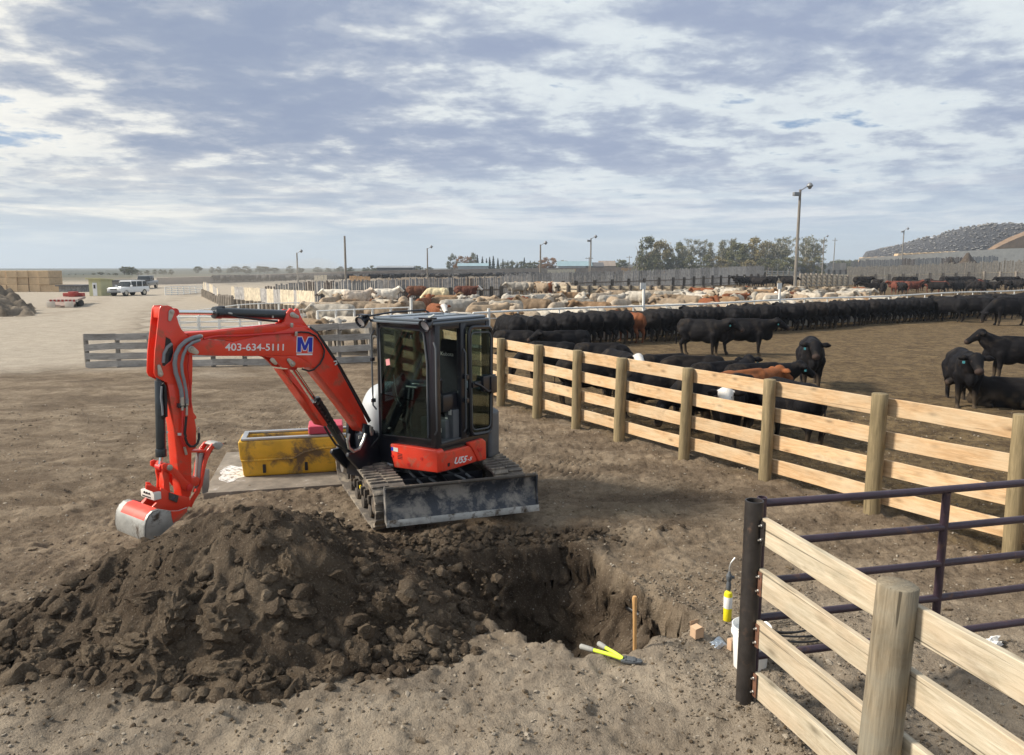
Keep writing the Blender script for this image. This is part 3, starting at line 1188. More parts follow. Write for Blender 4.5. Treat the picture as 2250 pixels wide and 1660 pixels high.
def build_excavator():
    X = thing("excavator", "orange-red mini excavator with black cab and dozer blade beside the dirt heap", "excavator", C0)

    # ---------------- undercarriage
    for sgn in (-1, 1):
        r0, r1 = (sgn * .58, sgn * .98)
        outer = stadium((.84, .272), .272, (-.98, .345), .275)
        loop = resample(outer, .0525)
        n = len(loop)
        cz = lambda p, k: p
        mb = MB()
        vs_ = []
        ctr = lambda p: (max(-.98, min(.84, p[0])), .30)
        ring_o, ring_i = [], []
        for k, p in enumerate(loop):
            a = loop[k - 1]; b = loop[(k + 1) % n]
            tx, tz = b[0] - a[0], b[1] - a[1]; l = math.hypot(tx, tz)
            nx, nz = tz / l, -tx / l
            ring_o.append(p); ring_i.append((p[0] - nx * .030, p[1] - nz * .030))
        for k in range(n):
            for (q, rr_) in ((ring_o[k], r0), (ring_o[k], r1), (ring_i[k], r1), (ring_i[k], r0)):
                vs_.append(U(q[0], rr_, q[1]))
        fs = []
        for k in range(n):
            j = (k + 1) % n
            for e in range(4):
                fs.append((k * 4 + e, k * 4 + (e + 1) % 4, j * 4 + (e + 1) % 4, j * 4 + e))
        mb.add(vs_, fs)
        track = obj("rubber_track", mb, M_RUBBER, X, 40)
        lugs = MB()
        for k in range(0, n, 2):
            p = loop[k]; a = loop[k - 1]; b = loop[(k + 1) % n]
            tx, tz = b[0] - a[0], b[1] - a[1]; l = math.hypot(tx, tz); tx /= l; tz /= l
            nx, nz = tz, -tx
            for half in (0, 1):
                ra = r0 + (r1 - r0) * (0.0 if half == 0 else .52); rb = r0 + (r1 - r0) * (.48 if half == 0 else 1.0)
                sh = .012 if half else -.012
                base = U(p[0] - tx * .017 + tx * sh, ra, p[1] - tz * .017 + tz * sh)
                e1 = TT * (tx * .034) + UP * (tz * .034)
                e2 = TR * (rb - ra)
                e3 = TT * (nx * .026) + UP * (nz * .026)
                lugs.frame_box(base - e3 * .15, e1, e2, e3)
            # drive teeth on the inner face of the belt
            q = ring_i[k]
            lugs.frame_box(U(q[0] - tx * .02, (r0 + r1) / 2 - .03, q[1] - tz * .02), TT * (tx * .03) + UP * (tz * .03), TR * .06, TT * (-nx * .03) + UP * (-nz * .03))
        obj("track_lugs", lugs, M_RUBBER, track, 30, .004, 1)
        # frame, rollers, idler, sprocket
        rm = sgn * .78
        fr = MB()
        fr.frame_box(U(-.75, rm - .11, .17), TT * 1.42, TR * .22, UP * .20)
        fr.prism([U(-.7, rm - .13, .36), U(.62, rm - .13, .36), U(.5, rm - .13, .43), U(-.6, rm - .13, .43)], TR * .26)
        for k in range(7):
            fr.box(U(-.6 + k * .2, rm + sgn * .125, .27 + .02 * (k % 2)), (.09, .05, .11), math.atan2(TR.y, TR.x))
        f_ = obj("track_frame", fr, M_MUDSTEEL, X, 35, .012)
        for k in range(4):
            w = MB().cyl(U(-.55 + k * .38, rm - .15, .125), U(-.55 + k * .38, rm + .15, .125), .085, n=20)
            obj("track_roller", w, M_MUDSTEEL, X, 35, .01)
        w = MB().lathe([(.03, -.16), (.10, -.16), (.10, -.12), (.215, -.10), (.215, -.05), (.18, -.04), (.18, .04), (.215, .05), (.215, .10), (.10, .12), (.10, .16), (.03, .16)], U(.84, rm, .272), TR, 28)
        obj("idler_wheel", w, M_MUDSTEEL, X, 35)
        w = MB().lathe([(.03, -.17), (.13, -.17), (.15, -.10), (.10, -.06), (.22, -.03), (.22, .03), (.10, .06), (.15, .10), (.13, .17), (.03, .17)], U(-.98, rm, .345), TR, 28)
        for k in range(15):
            a = 2 * PI * k / 15
            c = U(-.98 + .225 * math.cos(a), rm, .345 + .225 * math.sin(a))
            w.box(c, (.05, .05, .035), rot=Matrix.Rotation(math.atan2(TT.y, TT.x), 3, 'Z') @ Matrix.Rotation(-a, 3, 'Y'))
        obj("drive_sprocket", w, M_STEEL if sgn < 0 else M_MUDSTEEL, X, 35)
    obj("marker_cap", MB().cyl(U(.12, -.925, .30), U(.12, -.94, .30), .024), M_YEL, X)
    cf = MB()
    cf.prism([U(.55, -.6, .26), U(.55, .6, .26), U(-.55, .6, .26), U(-.55, -.6, .26)], UP * .2)
    cf.cyl(U(0, 0, .44), U(0, 0, .60), .46, .42, 36)
    cf.box(U(0, 0, .40), (1.4, .35, .16), math.atan2(TR.y, TR.x))
    obj("chassis", cf, M_BLK, X, 35, .02)
    # travel hoses in front of the chassis
    hz = MB()
    for k, (r_, b_) in enumerate(((-.35, .1), (-.22, .16), (.3, .12), (.12, .2))):
        hz.tube([U(.35, r_, .50), U(.50, r_ + .02, .47), U(.60, r_ + b_, .38), U(.58, r_ + b_ * 1.5, .30)], .016, 8)
    obj_each("travel_hose", hz, M_HOSEG, X)

    # ---------------- blade
    bl, br = Vector((-1.474, 8.246, .11)), Vector((.299, 8.85, .11))
    bx = (br - bl).normalized(); bn = Vector((bx.y, -bx.x, 0))         # bn looks at the camera
    prof = [(.10, .05), (.085, .10), (.035, .17), (.0, .25), (-.012, .33), (.0, .41), (.03, .46)]
    Wd = (br - bl).length
    mb = MB(); nseg = 24
    for i in range(nseg + 1):
        for (a, z) in prof:
            mb.v.append(tuple(bl + bx * (Wd * i / nseg) + bn * a + UP * z))
        for (a, z) in prof:
            mb.v.append(tuple(bl + bx * (Wd * i / nseg) + bn * (a - .022) + UP * z))
    m = len(prof); st = 2 * m
    for i in range(nseg):
        for k in range(m - 1):
            a = i * st + k
            mb.f.append((a, a + 1, a + st + 1, a + st))
            b = a + m
            mb.f.append((b + 1, b, b + st, b + st + 1))
        mb.f.append((i * st + m - 1, i * st + 2 * m - 1, (i + 1) * st + 2 * m - 1, (i + 1) * st + m - 1))
        mb.f.append((i * st + m, i * st, (i + 1) * st, (i + 1) * st + m))
    for i in (0, nseg):
        for k in range(m - 1):
            a = i * st + k
            mb.f.append((a, a + m, a + m + 1, a + 1))
    bld = obj("dozer_blade", mb, M_BLADE, X, 40)
    sd_ = MB()
    for P0 in (bl, br - bx * .018):
        sd_.prism([P0 + bn * a + UP * z for a, z in [(.115, .04), (.06, .22), (.05, .34), (.065, .475), (-.06, .475), (-.10, .30), (-.03, .05)]], bx * .018)
    obj_each("side_plate", sd_, M_BLADE, bld, 35, .004)
    tp = MB().tube([bl + bn * .02 + UP * .468, br + bn * .02 + UP * .468], .022, 10)
    obj("top_tube", tp, M_MUDSTEEL, bld)
    ce = MB().prism([bl + bn * .104 + UP * .112, bl + bn * .122 + UP * .035, bl + bn * .106 + UP * .03, bl + bn * .088 + UP * .105], bx * Wd)
    obj("cutting_edge", ce, M_BUCKET, bld, 35, .003)
    arms = MB()
    for r_ in (-.42, .42):
        a = U(.30, r_, .34); b = U(1.20 + r_ * .08, r_ * .9, .30)
        arms.frame_box(a - TR * .05 - UP * .06, b - a, TR * .10, UP * .13)
    obj_each("blade_arm", arms, M_BLK, X, 35, .015)
    obj("blade_cylinder", MB().cyl(U(.3, 0, .45), U(.9, 0, .38), .05).cyl(U(.88, 0, .38), U(1.24, 0, .42), .025), M_BLK, X)

    # ---------------- upper structure
    body = MB()
    foot = [(0.0, 0.0), (0.0, -.80), (-.04, -1.0), (-.04, -1.42), (-.16, -1.62), (-.75, -1.66), (-1.15, -1.52), (-1.45, -1.22), (-1.60, -.80), (-1.50, -.36), (-1.28, -.05), (-1.0, .0)]
    body.prism([H(u - .02, v - .02, .60) for u, v in foot], UP * .33)
    obj("deck", body, M_BLK, X, 35, .03)
    cw = MB()
    cwp = [(-1.06, .015), (-1.32, -.04), (-1.54, -.36), (-1.66, -.80), (-1.50, -1.28), (-1.18, -1.60), (-1.0, -1.66), (-1.0, -.2)]
    cw.prism([H(u, v, .58) for u, v in cwp], UP * .62)
    obj("counterweight", cw, M_GREYP, X, 35, .05, 3)
    hood = MB()
    hp = [(-1.04, -.10), (-1.36, -.16), (-1.55, -.5), (-1.60, -.9), (-1.44, -1.3), (-1.1, -1.58), (-.95, -1.5), (-1.02, -1.05)]
    hood.prism([H(u, v, 1.20) for u, v in hp], UP * .30)
    obj("engine_hood", hood, M_BLK, X, 35, .06, 3)
    # right-hand bonnet (rounded shell left of the cab, sky reflection painted in as pale grey)
    sh = MB()
    rows = []
    for i in range(9):
        a = i / 8
        z = .93 + .62 * math.sin(a * PI / 2)
        k = math.cos(a * PI / 2) ** .55 if a < 1 else 0.02
        rows.append([(-.62 + (q[0] + .62) * k, -1.36 + (q[1] + 1.36) * k, z) for q in
                     [(-.12, -1.12), (-.10, -1.45), (-.22, -1.66), (-.7, -1.70), (-1.1, -1.58), (-1.15, -1.3), (-1.1, -1.10), (-.6, -1.08)]])
    for r_ in rows:
        sh.v.extend([tuple(H(*q)) for q in r_])
    for i in range(8):
        for k in range(8):
            sh.f.append((i * 8 + k, i * 8 + (k + 1) % 8, (i + 1) * 8 + (k + 1) % 8, (i + 1) * 8 + k))
    sh.f.append(tuple(8 * 8 + k for k in range(8)))
    so = obj("side_bonnet", sh, M_GREYSHEEN, X, 80)
    md = so.modifiers.new("ss", 'SUBSURF'); md.levels = 2; md.render_levels = 2

    # red skirts
    fp = [F_at(.045, ZA(*p)) for p in [(235, 1262), (440, 1290), (655, 1322), (668, 1345), (668, 1528), (600, 1520), (272, 1478), (250, 1380)]]
    panel = MB().prism(fp, -EF * .12)
    fpo = obj("front_skirt", panel, M_RED, X, 35, .022, 3)
    for (c, rr_) in (((522, 1398), .020), ((405, 1452), .024), ((258, 1372), .018)):
        P = F_at(.047, ZA(*c))
        obj("bolt_recess", MB().lathe([(rr_, 0), (rr_, .004), (rr_ * .6, .004), (rr_ * .6, .001)], P, EF, 16), M_REDPIN, fpo)
    P = F_at(.047, ZA(285, 1314))
    obj("warning_label", MB().frame_box(P - ES * .045 - UP * .025, ES * .09, EF * .003, UP * .05), M_LABEL, fpo)
    P = F_at(.047, ZA(258, 1308))
    obj("warning_label", MB().frame_box(P - ES * .02 - UP * .022, ES * .035, EF * .004, UP * .044), M_BLUE, fpo)
    P = F_at(.047, ZA(325, 1370))
    lv = MB()
    for k in range(4):
        lv.frame_box(P - ES * .04 + UP * (.02 - k * .02), ES * .08, EF * .003, UP * .007)
    obj("vent_slot", lv, M_BLK, fpo)
    sp = S_poly(.02, [(668, 1352), (950, 1280), (975, 1300), (1030, 1400), (1020, 1425), (850, 1480), (668, 1530)], ZA)
    spo = obj("side_skirt", MB().prism(sp, -ES * .10), M_RED, X, 35, .016, 3)
    rp = S_poly(.035, [(942, 1255), (1075, 1212), (1108, 1240), (1112, 1405), (1040, 1425), (985, 1310)], ZA)
    rpo = obj("rear_fender", MB().prism(rp, -ES * .13), M_RED, X, 35, .02, 3)
    obj("fender_latch", MB().prism(S_poly(.037, [(1025, 1305), (1075, 1292), (1065, 1330), (1040, 1335)], ZA), ES * .006), M_REDPIN, rpo, 35, .003)
    obj("drain_hole", MB().prism(S_poly(.022, [(758, 1440), (778, 1434), (776, 1465), (760, 1470)], ZA), ES * .003), M_BLK, spo)
    a, b = S_at(.022, ZA(818, 1448)), S_at(.022, ZA(935, 1428))
    text_on("U55", a, b, UP, ES, .085, M_WHITE, spo, "lettering", .002, .003, .35, .025)
    a, b = S_at(.022, ZA(938, 1418)), S_at(.022, ZA(980, 1410))
    text_on("-5", a, b, UP, ES, .045, M_WHITE, spo, "lettering", .002, .003, .35, .02)
    # black sill between skirt and door
    obj("door_sill", MB().prism([H(-.02, 0.0, .90), H(-1.03, 0.0, .86), H(-1.03, 0.0, .955), H(-.02, 0.0, .965)], -ES * .99), M_BLK, X, 35, .01)
    # steps / rubber mat
    mat_ = MB().prism([H(-.10, .0, .968), H(-.62, .0, .968), H(-.62, -.90, .968), H(-.10, -.90, .968)], UP * .012)
    for k in range(10):
        mat_.frame_box(H(-.13 - k * .048, -.03, .98), -EF * .02, -ES * .8, UP * .006)
    obj("floor_mat", mat_, M_GREYP, X)

    # ---------------- cab
    cab = obj("cab_frame", cab_frame(), M_BLK, X, 35, .012, 2)
    roof = MB()
    rl = [(.10, .035), (.12, -.10), (.12, -.88), (.08, -1.02), (-1.0, -1.02), (-1.08, -.92), (-1.08, -.08), (-1.0, .035)]
    roof.prism([H(u, v, 2.425) for u, v in rl], UP * .035)
    roof.prism([H(u * .96 - .02, v * .94 - .03, 2.46) for u, v in rl], UP * .035)
    rf = obj("cab_roof", roof, M_ROOF, X, 35, .016, 3)
    rbs = MB()
    for v in (-.30, -.70):
        rbs.frame_box(H(.05, v, 2.495), -EF * 1.0, ES * .02, UP * .008)
    obj_each("roof_rib", rbs, M_ROOF, rf, 35, .003)
    rail = MB().tube([H(.10, -.98, 2.44), H(.13, -.985, 2.50), H(-.3, -.99, 2.53), H(-.9, -.99, 2.53), H(-1.0, -.98, 2.48)], .012, 8)
    obj("roof_rail", rail, M_BLK, rf)
    # windscreen in two sheets, with rubber seal
    def loop_rect(pts, r, inward=None):
        out = []
        for i, p in enumerate(pts):
            a = pts[i - 1]; b = pts[(i + 1) % len(pts)]
            da = (a - p).normalized(); db = (b - p).normalized()
            for k in range(5):
                t = k / 4
                out.append((p + da * r) * (1 - t) ** 2 + p * 2 * t * (1 - t) + (p + db * r) * t ** 2)
        return out
    W4 = [H(.0, -.925, 2.37), H(.0, -.185, 2.35), H(.0, -.13, 1.95), H(.0, -.135, 1.03), H(.0, -.92, .985)]
    seal = MB().tube(loop_rect(W4, .06), .013, 6, closed=True)
    ws = obj("windscreen_seal", seal, M_GREYP, cab)
    top_ = [H(.002, -.92, 2.365), H(.002, -.19, 2.345), H(.002, -.135, 1.95), H(.002, -.138, 1.455), H(.002, -.92, 1.50)]
    obj("windscreen", MB().prism(top_, EF * .004), M_GLASS, cab, None)
    low_ = [H(.014, -.92, 1.52), H(.014, -.14, 1.475), H(.014, -.14, 1.035), H(.014, -.915, .99)]
    obj("lower_windscreen", MB().prism(low_, EF * .004), M_GLASSD, cab, None)
    obj("sticky_note", MB().prism([F_at(.008, ZA(*p)) for p in [(196, 497), (230, 490), (237, 545), (203, 553)]], EF * .002), M_PINK, cab)
    # side glass (rear, right, back)
    obj("back_window", MB().prism([H(-1.01, -.12, 1.45), H(-1.01, -.88, 1.45), H(-1.01, -.88, 2.33), H(-1.01, -.12, 2.33)], EF * .004), M_GLASS, cab, None)
    obj("right_window", MB().prism([H(-.10, -.985, 1.50), H(-.95, -.985, 1.50), H(-.95, -.985, 2.35), H(-.10, -.985, 2.35)], ES * .004), M_GLASS, cab, None)
    # open door folded back against the rear side
    dr = [H(-.60, .045, .99), H(-1.00, .06, .965), H(-1.02, .06, 2.34), H(-.58, .045, 2.36)]
    door = MB()
    dl = loop_rect(dr, .09)
    door.tube(dl, .026, 6, closed=True)
    do = obj("cab_door", door, M_BLK, X)
    obj("door_seal", MB().tube([p + (sum(dr, Vector()) / 4 - p) * .09 + ES * .012 for p in dl], .009, 6, closed=True), M_GREYP, do)
    obj("door_glass", MB().prism([H(-.63, .045, 1.02), H(-.99, .06, 1.0), H(-.99, .06, 2.31), H(-.61, .045, 2.33)], ES * .004), M_GLASSD, do, None)
    hd = MB()
    hd.frame_box(H(-.60, .055, 1.60), -EF * .34, ES * .035, UP * .07)
    hd.frame_box(H(-.78, .06, 1.53), -EF * .26, ES * .055, UP * .20)
    hd.box(H(-.98, .10, 1.60), (.12, .07, .22), _ea)
    hd.tube([H(-.62, .09, 1.66), H(-.72, .11, 1.62), H(-.88, .11, 1.52), H(-1.0, .12, 1.55)], .018, 8)
    obj("door_latch", hd, M_BLK, do, 35, .012)
    # hinges and grab rails
    gr = MB()
    gr.tube([H(.015, -.01, 1.10), H(.03, .035, 1.16), H(.03, .035, 2.15), H(.015, -.01, 2.22)], .011, 8)
    gr.tube([H(-.50, .02, 1.05), H(-.50, .055, 1.10), H(-.50, .055, 2.05), H(-.50, .02, 2.10)], .010, 8)
    gr.tube([H(.02, -1.00, 1.30), H(.05, -1.03, 1.36), H(.05, -1.03, 2.25), H(.02, -1.0, 2.32)], .011, 8)
    obj_each("grab_rail", gr, M_GREYP, cab)
    hg = MB()
    for z in (1.42, 1.95):
        hg.box(H(.04, -1.03, z), (.05, .04, .05), _ea)
    for z in (1.45, 1.75):
        hg.box(H(-.52, .045, z), (.05, .05, .06), _ea)
    obj_each("hinge", hg, M_BLK, cab, 35, .006)
    # work lights under the roof edge
    for (u, v, k) in ((.14, -1.08, 1.0), (.12, -.02, 1.15)):
        L = MB()
        c = H(u, v, 2.44)
        dirn = (EF * .9 - UP * .45).normalized()
        L.lathe([(.02, -.09), (.05, -.07), (.075, 0), (.082, .05), (.07, .05), (.06, .02)], c, dirn, 16)
        L.box(c - EF * .02 + UP * .07, (.10 * k, .16 * k, .02), _ea)
        wl = obj("work_light", L, M_BLK, X, 35)
        obj("lens", MB().cyl(c + dirn * .02, c + dirn * .03, .06), M_LAMP, wl)
    mir = MB().tube([H(.05, .0, 2.47), H(.10, .03, 2.53), H(.06, .05, 2.55)], .012, 8).box(H(.05, -.02, 2.51), (.03, .05, .05), _ea)
    obj("wiper_bracket", mir, M_LABEL, cab)

    # interior
    seat = MB()
    seat.box(H(-.60, -.47, 1.36), (.48, .46, .12), _ea)
    bk = Matrix.Rotation(_ea, 3, 'Z') @ Matrix.Rotation(math.radians(-8), 3, 'Y')
    seat.box(H(-.80, -.47, 1.72), (.12, .46, .64), rot=bk)
    st_ = obj("operator_seat", seat, M_SEAT, X, 35, .05, 3)
    hr = obj("headrest", MB().box(H(-.83, -.47, 2.08), (.10, .30, .16), rot=bk), M_SEAT, st_, 35, .03, 3)
    a, b = H(-.765, -.58, 1.955), H(-.765, -.36, 1.955)
    text_on("Kubota", a, b, UP, EF, .05, M_LABEL, hr, "lettering", .012, .002, 0, .006)
    bel = MB()
    for k in range(7):
        bel.lathe([(.15, 0), (.17, .015), (.15, .03)], H(-.60, -.47, 1.06 + k * .032), UP, 16)
    obj("seat_bellows", bel, M_GREYP, st_)
    arm_ = MB()
    for v in (-.80, -.14):
        arm_.box(H(-.45, v, 1.44), (.50, .16, .22), _ea)
        arm_.box(H(-.62, v, 1.20), (.40, .17, .40), _ea)
    cs = obj_each("side_console", arm_, M_BLK, X, 35, .03, 2)[0]
    js = MB()
    for v in (-.80, -.16):
        js.tube([H(-.28, v, 1.54), H(-.27, v, 1.64), H(-.26, v, 1.70)], [.014, .018, .028], 10)
        js.ball(H(-.26, v, 1.72), .032)
    obj("joystick", js, M_BLK, cs)
    lvv = MB()
    for v in (-.45, -.52):
        lvv.tube([H(-.06, v, .98), H(-.02, v, 1.2), H(-.10, v - .01, 1.62)], .011, 8)
    lvv.tube([H(-.10, -.40, 1.625), H(-.10, -.58, 1.625)], .014, 8)
    obj("travel_lever", lvv, M_STEEL, X)
    bx_ = MB().box(H(-.35, -.30, 1.10), (.16, .42, .24), _ea).box(H(-.48, -.10, 1.16), (.26, .14, .36), _ea)
    ib = obj("under_seat_box", bx_, M_GREYP, X, 35, .012)
    lb = MB()
    lb.frame_box(H(-.265, -.27, 1.06), ES * .12, EF * .003, UP * .055)
    lb.frame_box(H(-.34, -.10, 1.28), ES * .05, EF * .003, UP * .07)
    lb.frame_box(H(-.345, -.16, 1.20), ES * .04, EF * .003, UP * .04)
    obj_each("decal", lb, M_LABEL, ib)
    cv = MB().tube([H(-.1, -.80, 1.75), H(-.06, -.74, 1.62), H(-.05, -.69, 1.45), H(-.08, -.66, 1.38), H(-.1, -.70, 1.36)], .006, 6)
    obj("charging_cord", cv, M_LABEL, X)
    jk = MB().ball(H(-.30, -.86, 1.52), (.13, .12, .19), 14)
    obj("monitor_housing", jk, M_GREYP, X, 60)
    yd = MB().cyl(H(-.75, -.62, 1.62), H(-.735, -.62, 1.62), .035)
    obj("yellow_decal", yd, M_YEL, X)
    for p, q_ in (((320, 1030), (28, 14)), ((425, 1105), (60, 40)), ((640, 318), (6, 30)), ((655, 1150), (0, 0))):
        if q_[0]:
            A = F_at(-.03, ZA(*p))
            obj("decal", MB().frame_box(A, ES * (q_[0] / 4.13 * .0075), EF * .003, -UP * (q_[1] / 4.13 * .0058)), M_LABEL if q_[0] < 60 else M_GREYP, cab)

    # ---------------- swing bracket and boom foot
    br_ = [(455, -40), (520, -20), (560, 40), (585, 150), (620, 330), (600, 440), (520, 470), (430, 440), (350, 360), (290, 290), (300, 250), (350, 240), (415, 205), (450, 130)]
    bp = MB()
    for off in (-1.03, -1.36):
        bp.prism(S_poly(off if off > -1.2 else -1.03, br_, Z2), -ES * .05) if off > -1.2 else bp.prism([q - ES * .30 for q in S_poly(-1.03, br_, Z2)], -ES * .05)
    bp.cyl(H(.02, -1.2, .42), H(.02, -1.2, .98), .15, .15, 20)
    bp.box(H(.12, -1.2, .62), (.28, .28, .34), _ea)
    sb = obj("swing_bracket", bp, M_BLK, X, 35, .012)
    pc = S_at(-.995, Z2(515, 25))
    obj("hydraulic_pipe", MB().tube(S_poly(-1.0, [(300, 60), (285, 130), (300, 200), (345, 235), (400, 210), (440, 130), (462, 60)], Z2), .020, 8), M_ZINC, sb)
    pin = MB().prism(S_poly(-.99, [(498, -12), (528, -12), (535, 40), (528, 75), (508, 78), (500, 40)], Z2), ES * .02)
    obj("pin_plate", pin, M_ZINC, sb, 35, .006)
    lp = S_at(-1.10, Z2(392, 112))
    obj("decal", MB().frame_box(lp, -EF * .055, ES * .004, UP * .04), M_LABEL, sb)
    cl_ = MB()
    for k in range(7):
        o_ = k * .025
        cl_.tube([H(-.02 + o_ * .3, -1.02 - o_, .92 - .03 * k), H(.16, -1.05 - o_, .78 - .05 * k), H(.10 - .02 * k, -1.04 - o_, .58 - .02 * k), H(-.12, -1.0 - o_, .52)], .014, 7)
    obj("hose_bundle", cl_, M_HOSE, sb)

    # ---------------- boom
    hw = .10
    near = -1.2 + hw
    top = [(440, 318), (560, 345), (830, 372), (900, 355), (1160, 300), (1300, 262), (1360, 238), (1440, 240), (1520, 275), (1590, 330), (1650, 425), (1760, 590), (1900, 850), (1985, 1010), (2028, 1105)]
    bot = [(2015, 1150), (1985, 1182), (1940, 1120), (1800, 930), (1640, 730), (1545, 612), (1480, 545), (1420, 510), (1380, 500), (1200, 497), (1080, 500), (700, 500), (520, 492), (430, 492), (402, 460), (400, 380)]
    P = S_poly(near, top + bot, Z4)
    boom = obj("boom", MB().prism(P, -ES * (2 * hw)), M_RED, X, 35, .008, 2)
    # upper flange with its bulge (top pocket seen above the plate fold)
    P = S_poly(near - .015, [(440, 318), (400, 300), (430, 290), (700, 275), (1050, 240), (1250, 215), (1400, 218), (1500, 245), (1580, 305), (1590, 330), (1500, 262), (1400, 240), (1160, 298), (900, 353), (830, 370), (560, 343)], Z4)
    obj("boom_flange", MB().prism(P, -ES * (2 * hw - .03)), M_RED, boom, 35, .006)
    # lower cylinder lug plates
    P = S_poly(near + .004, [(1060, 500), (1380, 500), (1430, 515), (1500, 560), (1545, 612), (1500, 600), (1420, 606), (1350, 600), (1320, 612), (1270, 605), (1225, 560), (1180, 520), (1120, 505)], Z4)
    lug = MB().prism(P, -ES * .03).prism([q - ES * (2 * hw - .03) for q in P], -ES * .03)
    obj_each("cylinder_lug", lug, M_RED, boom, 35, .006)
    # arm-cylinder ears
    P = S_poly(-1.135, [(1170, 250), (1240, 225), (1285, 190), (1305, 110), (1330, 82), (1355, 85), (1372, 100), (1385, 75), (1405, 75), (1418, 100), (1425, 130), (1450, 180), (1500, 245), (1420, 262)], Z4)
    ear = MB().prism(P, -ES * .025).prism([q - ES * .105 for q in P], -ES * .025)
    obj_each("cylinder_ear", ear, M_RED, boom, 35, .006)

    def pin_plate(off, zf, pts, parent, bolt=None, rb=.022):
        o_ = obj("pin_plate", MB().prism(S_poly(off, pts, zf), ES * .010), M_ZINC, parent, 35, .005, 3)
        if bolt:
            c_ = S_at(off, zf(*bolt))
            obj("pin_head", MB().lathe([(rb, 0), (rb, .018), (rb * .8, .022), (0, .022)], c_, ES, 16), M_ZINC, o_)
        return o_
    def pill(a, b, r1, r2, n=8):
        a, b = Vector((*a, 0)), Vector((*b, 0)); d = (b - a).normalized(); th = math.atan2(d.y, d.x)
        return [(a.x + r1 * math.cos(th + PI / 2 + PI * k / n), a.y + r1 * math.sin(th + PI / 2 + PI * k / n)) for k in range(n + 1)] + \
               [(b.x + r2 * math.cos(th - PI / 2 + PI * k / n), b.y + r2 * math.sin(th - PI / 2 + PI * k / n)) for k in range(n + 1)]
    pin_plate(near + .004, Z4, pill((448, 440), (492, 466), 32, 22), boom, (450, 440))
    pin_plate(near + .012, Z4, pill((1352, 570), (1318, 535), 26, 16), boom, (1352, 568))
    pin_plate(near + .012, Z4, pill((1172, 535), (1200, 565), 20, 16), boom)
    pin_plate(-1.133, Z4, pill((1352, 130), (1398, 150), 24, 14), boom, (1352, 130), .016)
    # lettering
    a, b = S_at(near, Z4(750, 452)), S_at(near, Z4(1275, 452))
    hgt = (S_at(near, Z4(1010, 388)) - S_at(near, Z4(1010, 452))).length
    text_on("403-634-5111", a, b, UP, ES, hgt, M_WHITE, boom, "phone_number", .001, .002, 0, .012)
    hgt = (S_at(near, Z4(1460, 332)) - S_at(near, Z4(1460, 462))).length
    a, b = S_at(near, Z4(1394, 462)), S_at(near, Z4(1528, 462))
    ex = (b - a).normalized()
    def letter_m(z0, grow):
        q_ = [(0, 0), (0, 1), (.27, 1), (.5, .42), (.73, 1), (1, 1), (1, 0), (.76, 0), (.76, .62), (.58, .12), (.42, .12), (.24, .62), (.24, 0)]
        if grow:
            q_ = [(-.05, -.05), (-.05, 1.05), (.31, 1.05), (.5, .56), (.69, 1.05), (1.05, 1.05), (1.05, -.05), (.71, -.05), (.71, .40), (.61, .06), (.39, .06), (.29, .40), (.29, -.05)]
        Lm = (b - a).length
        upm = ES.cross(ex).normalized()
        if upm.z < 0: upm = -upm
        return MB().prism([a + ex * (p[0] * Lm) + upm * (p[1] * hgt) + ES * z0 for p in q_], ES * .002)
    obj("emblem", letter_m(.001, True), M_WHITE, boom, None)
    obj("emblem", letter_m(.0035, False), M_BLUE, boom, None)
    obj("emblem_bar", MB().prism(S_poly(near + .001, [(1390, 477), (1532, 477), (1532, 492), (1390, 492)], Z4), ES * .002), M_WHITE, boom)
    # hard lines on top of the boom
    pp = MB()
    pp.tube(S_poly(-1.13, [(420, 322), (560, 305), (800, 275), (1100, 245), (1350, 228), (1420, 222), (1500, 255)], Z4), .011, 8)
    pp.tube(S_poly(-1.16, [(420, 306), (560, 292), (800, 262), (1100, 232), (1230, 215)], Z4), .011, 8)
    pp.tube(S_poly(near + .014, [(560, 345), (680, 322), (900, 318), (1160, 300), (1370, 288)], Z4), .012, 8)
    obj_each("boom_pipe", pp, M_REDPIN, boom)
    cp = MB()
    for c in ((1342, 224), (1382, 300)):
        cp.prism(S_poly(near + .022, [(c[0] - 11, c[1] - 20), (c[0] + 11, c[1] - 20), (c[0] + 11, c[1] + 20), (c[0] - 11, c[1] + 20)], Z4), ES * .018)
    obj_each("pipe_clamp", cp, M_ZINC, boom, 35, .003)
    hs = MB()
    hs.tube(S_poly(near + .02, [(1395, 290), (1430, 285), (1500, 290), (1560, 320), (1610, 385), (1640, 450), (1632, 510), (1600, 570), (1545, 622), (1500, 635), (1440, 615)], Z4), .010, 8)
    hs.tube(S_poly(-1.14, [(1500, 250), (1560, 290), (1630, 390), (1690, 490), (1760, 600), (1860, 770), (1960, 950), (2040, 1090)], Z4), .016, 8)
    hs.tube(S_poly(-1.18, [(1500, 238), (1570, 285), (1640, 385), (1710, 490), (1790, 610), (1880, 770), (1975, 940), (2050, 1080)], Z4), .014, 8)
    obj_each("boom_hose", hs, M_HOSE, boom)
    obj("lamp_hook", MB().tube(S_poly(near + .03, [(1725, 550), (1745, 545), (1752, 565), (1735, 580)], Z4), .009, 6), M_LABEL, boom)

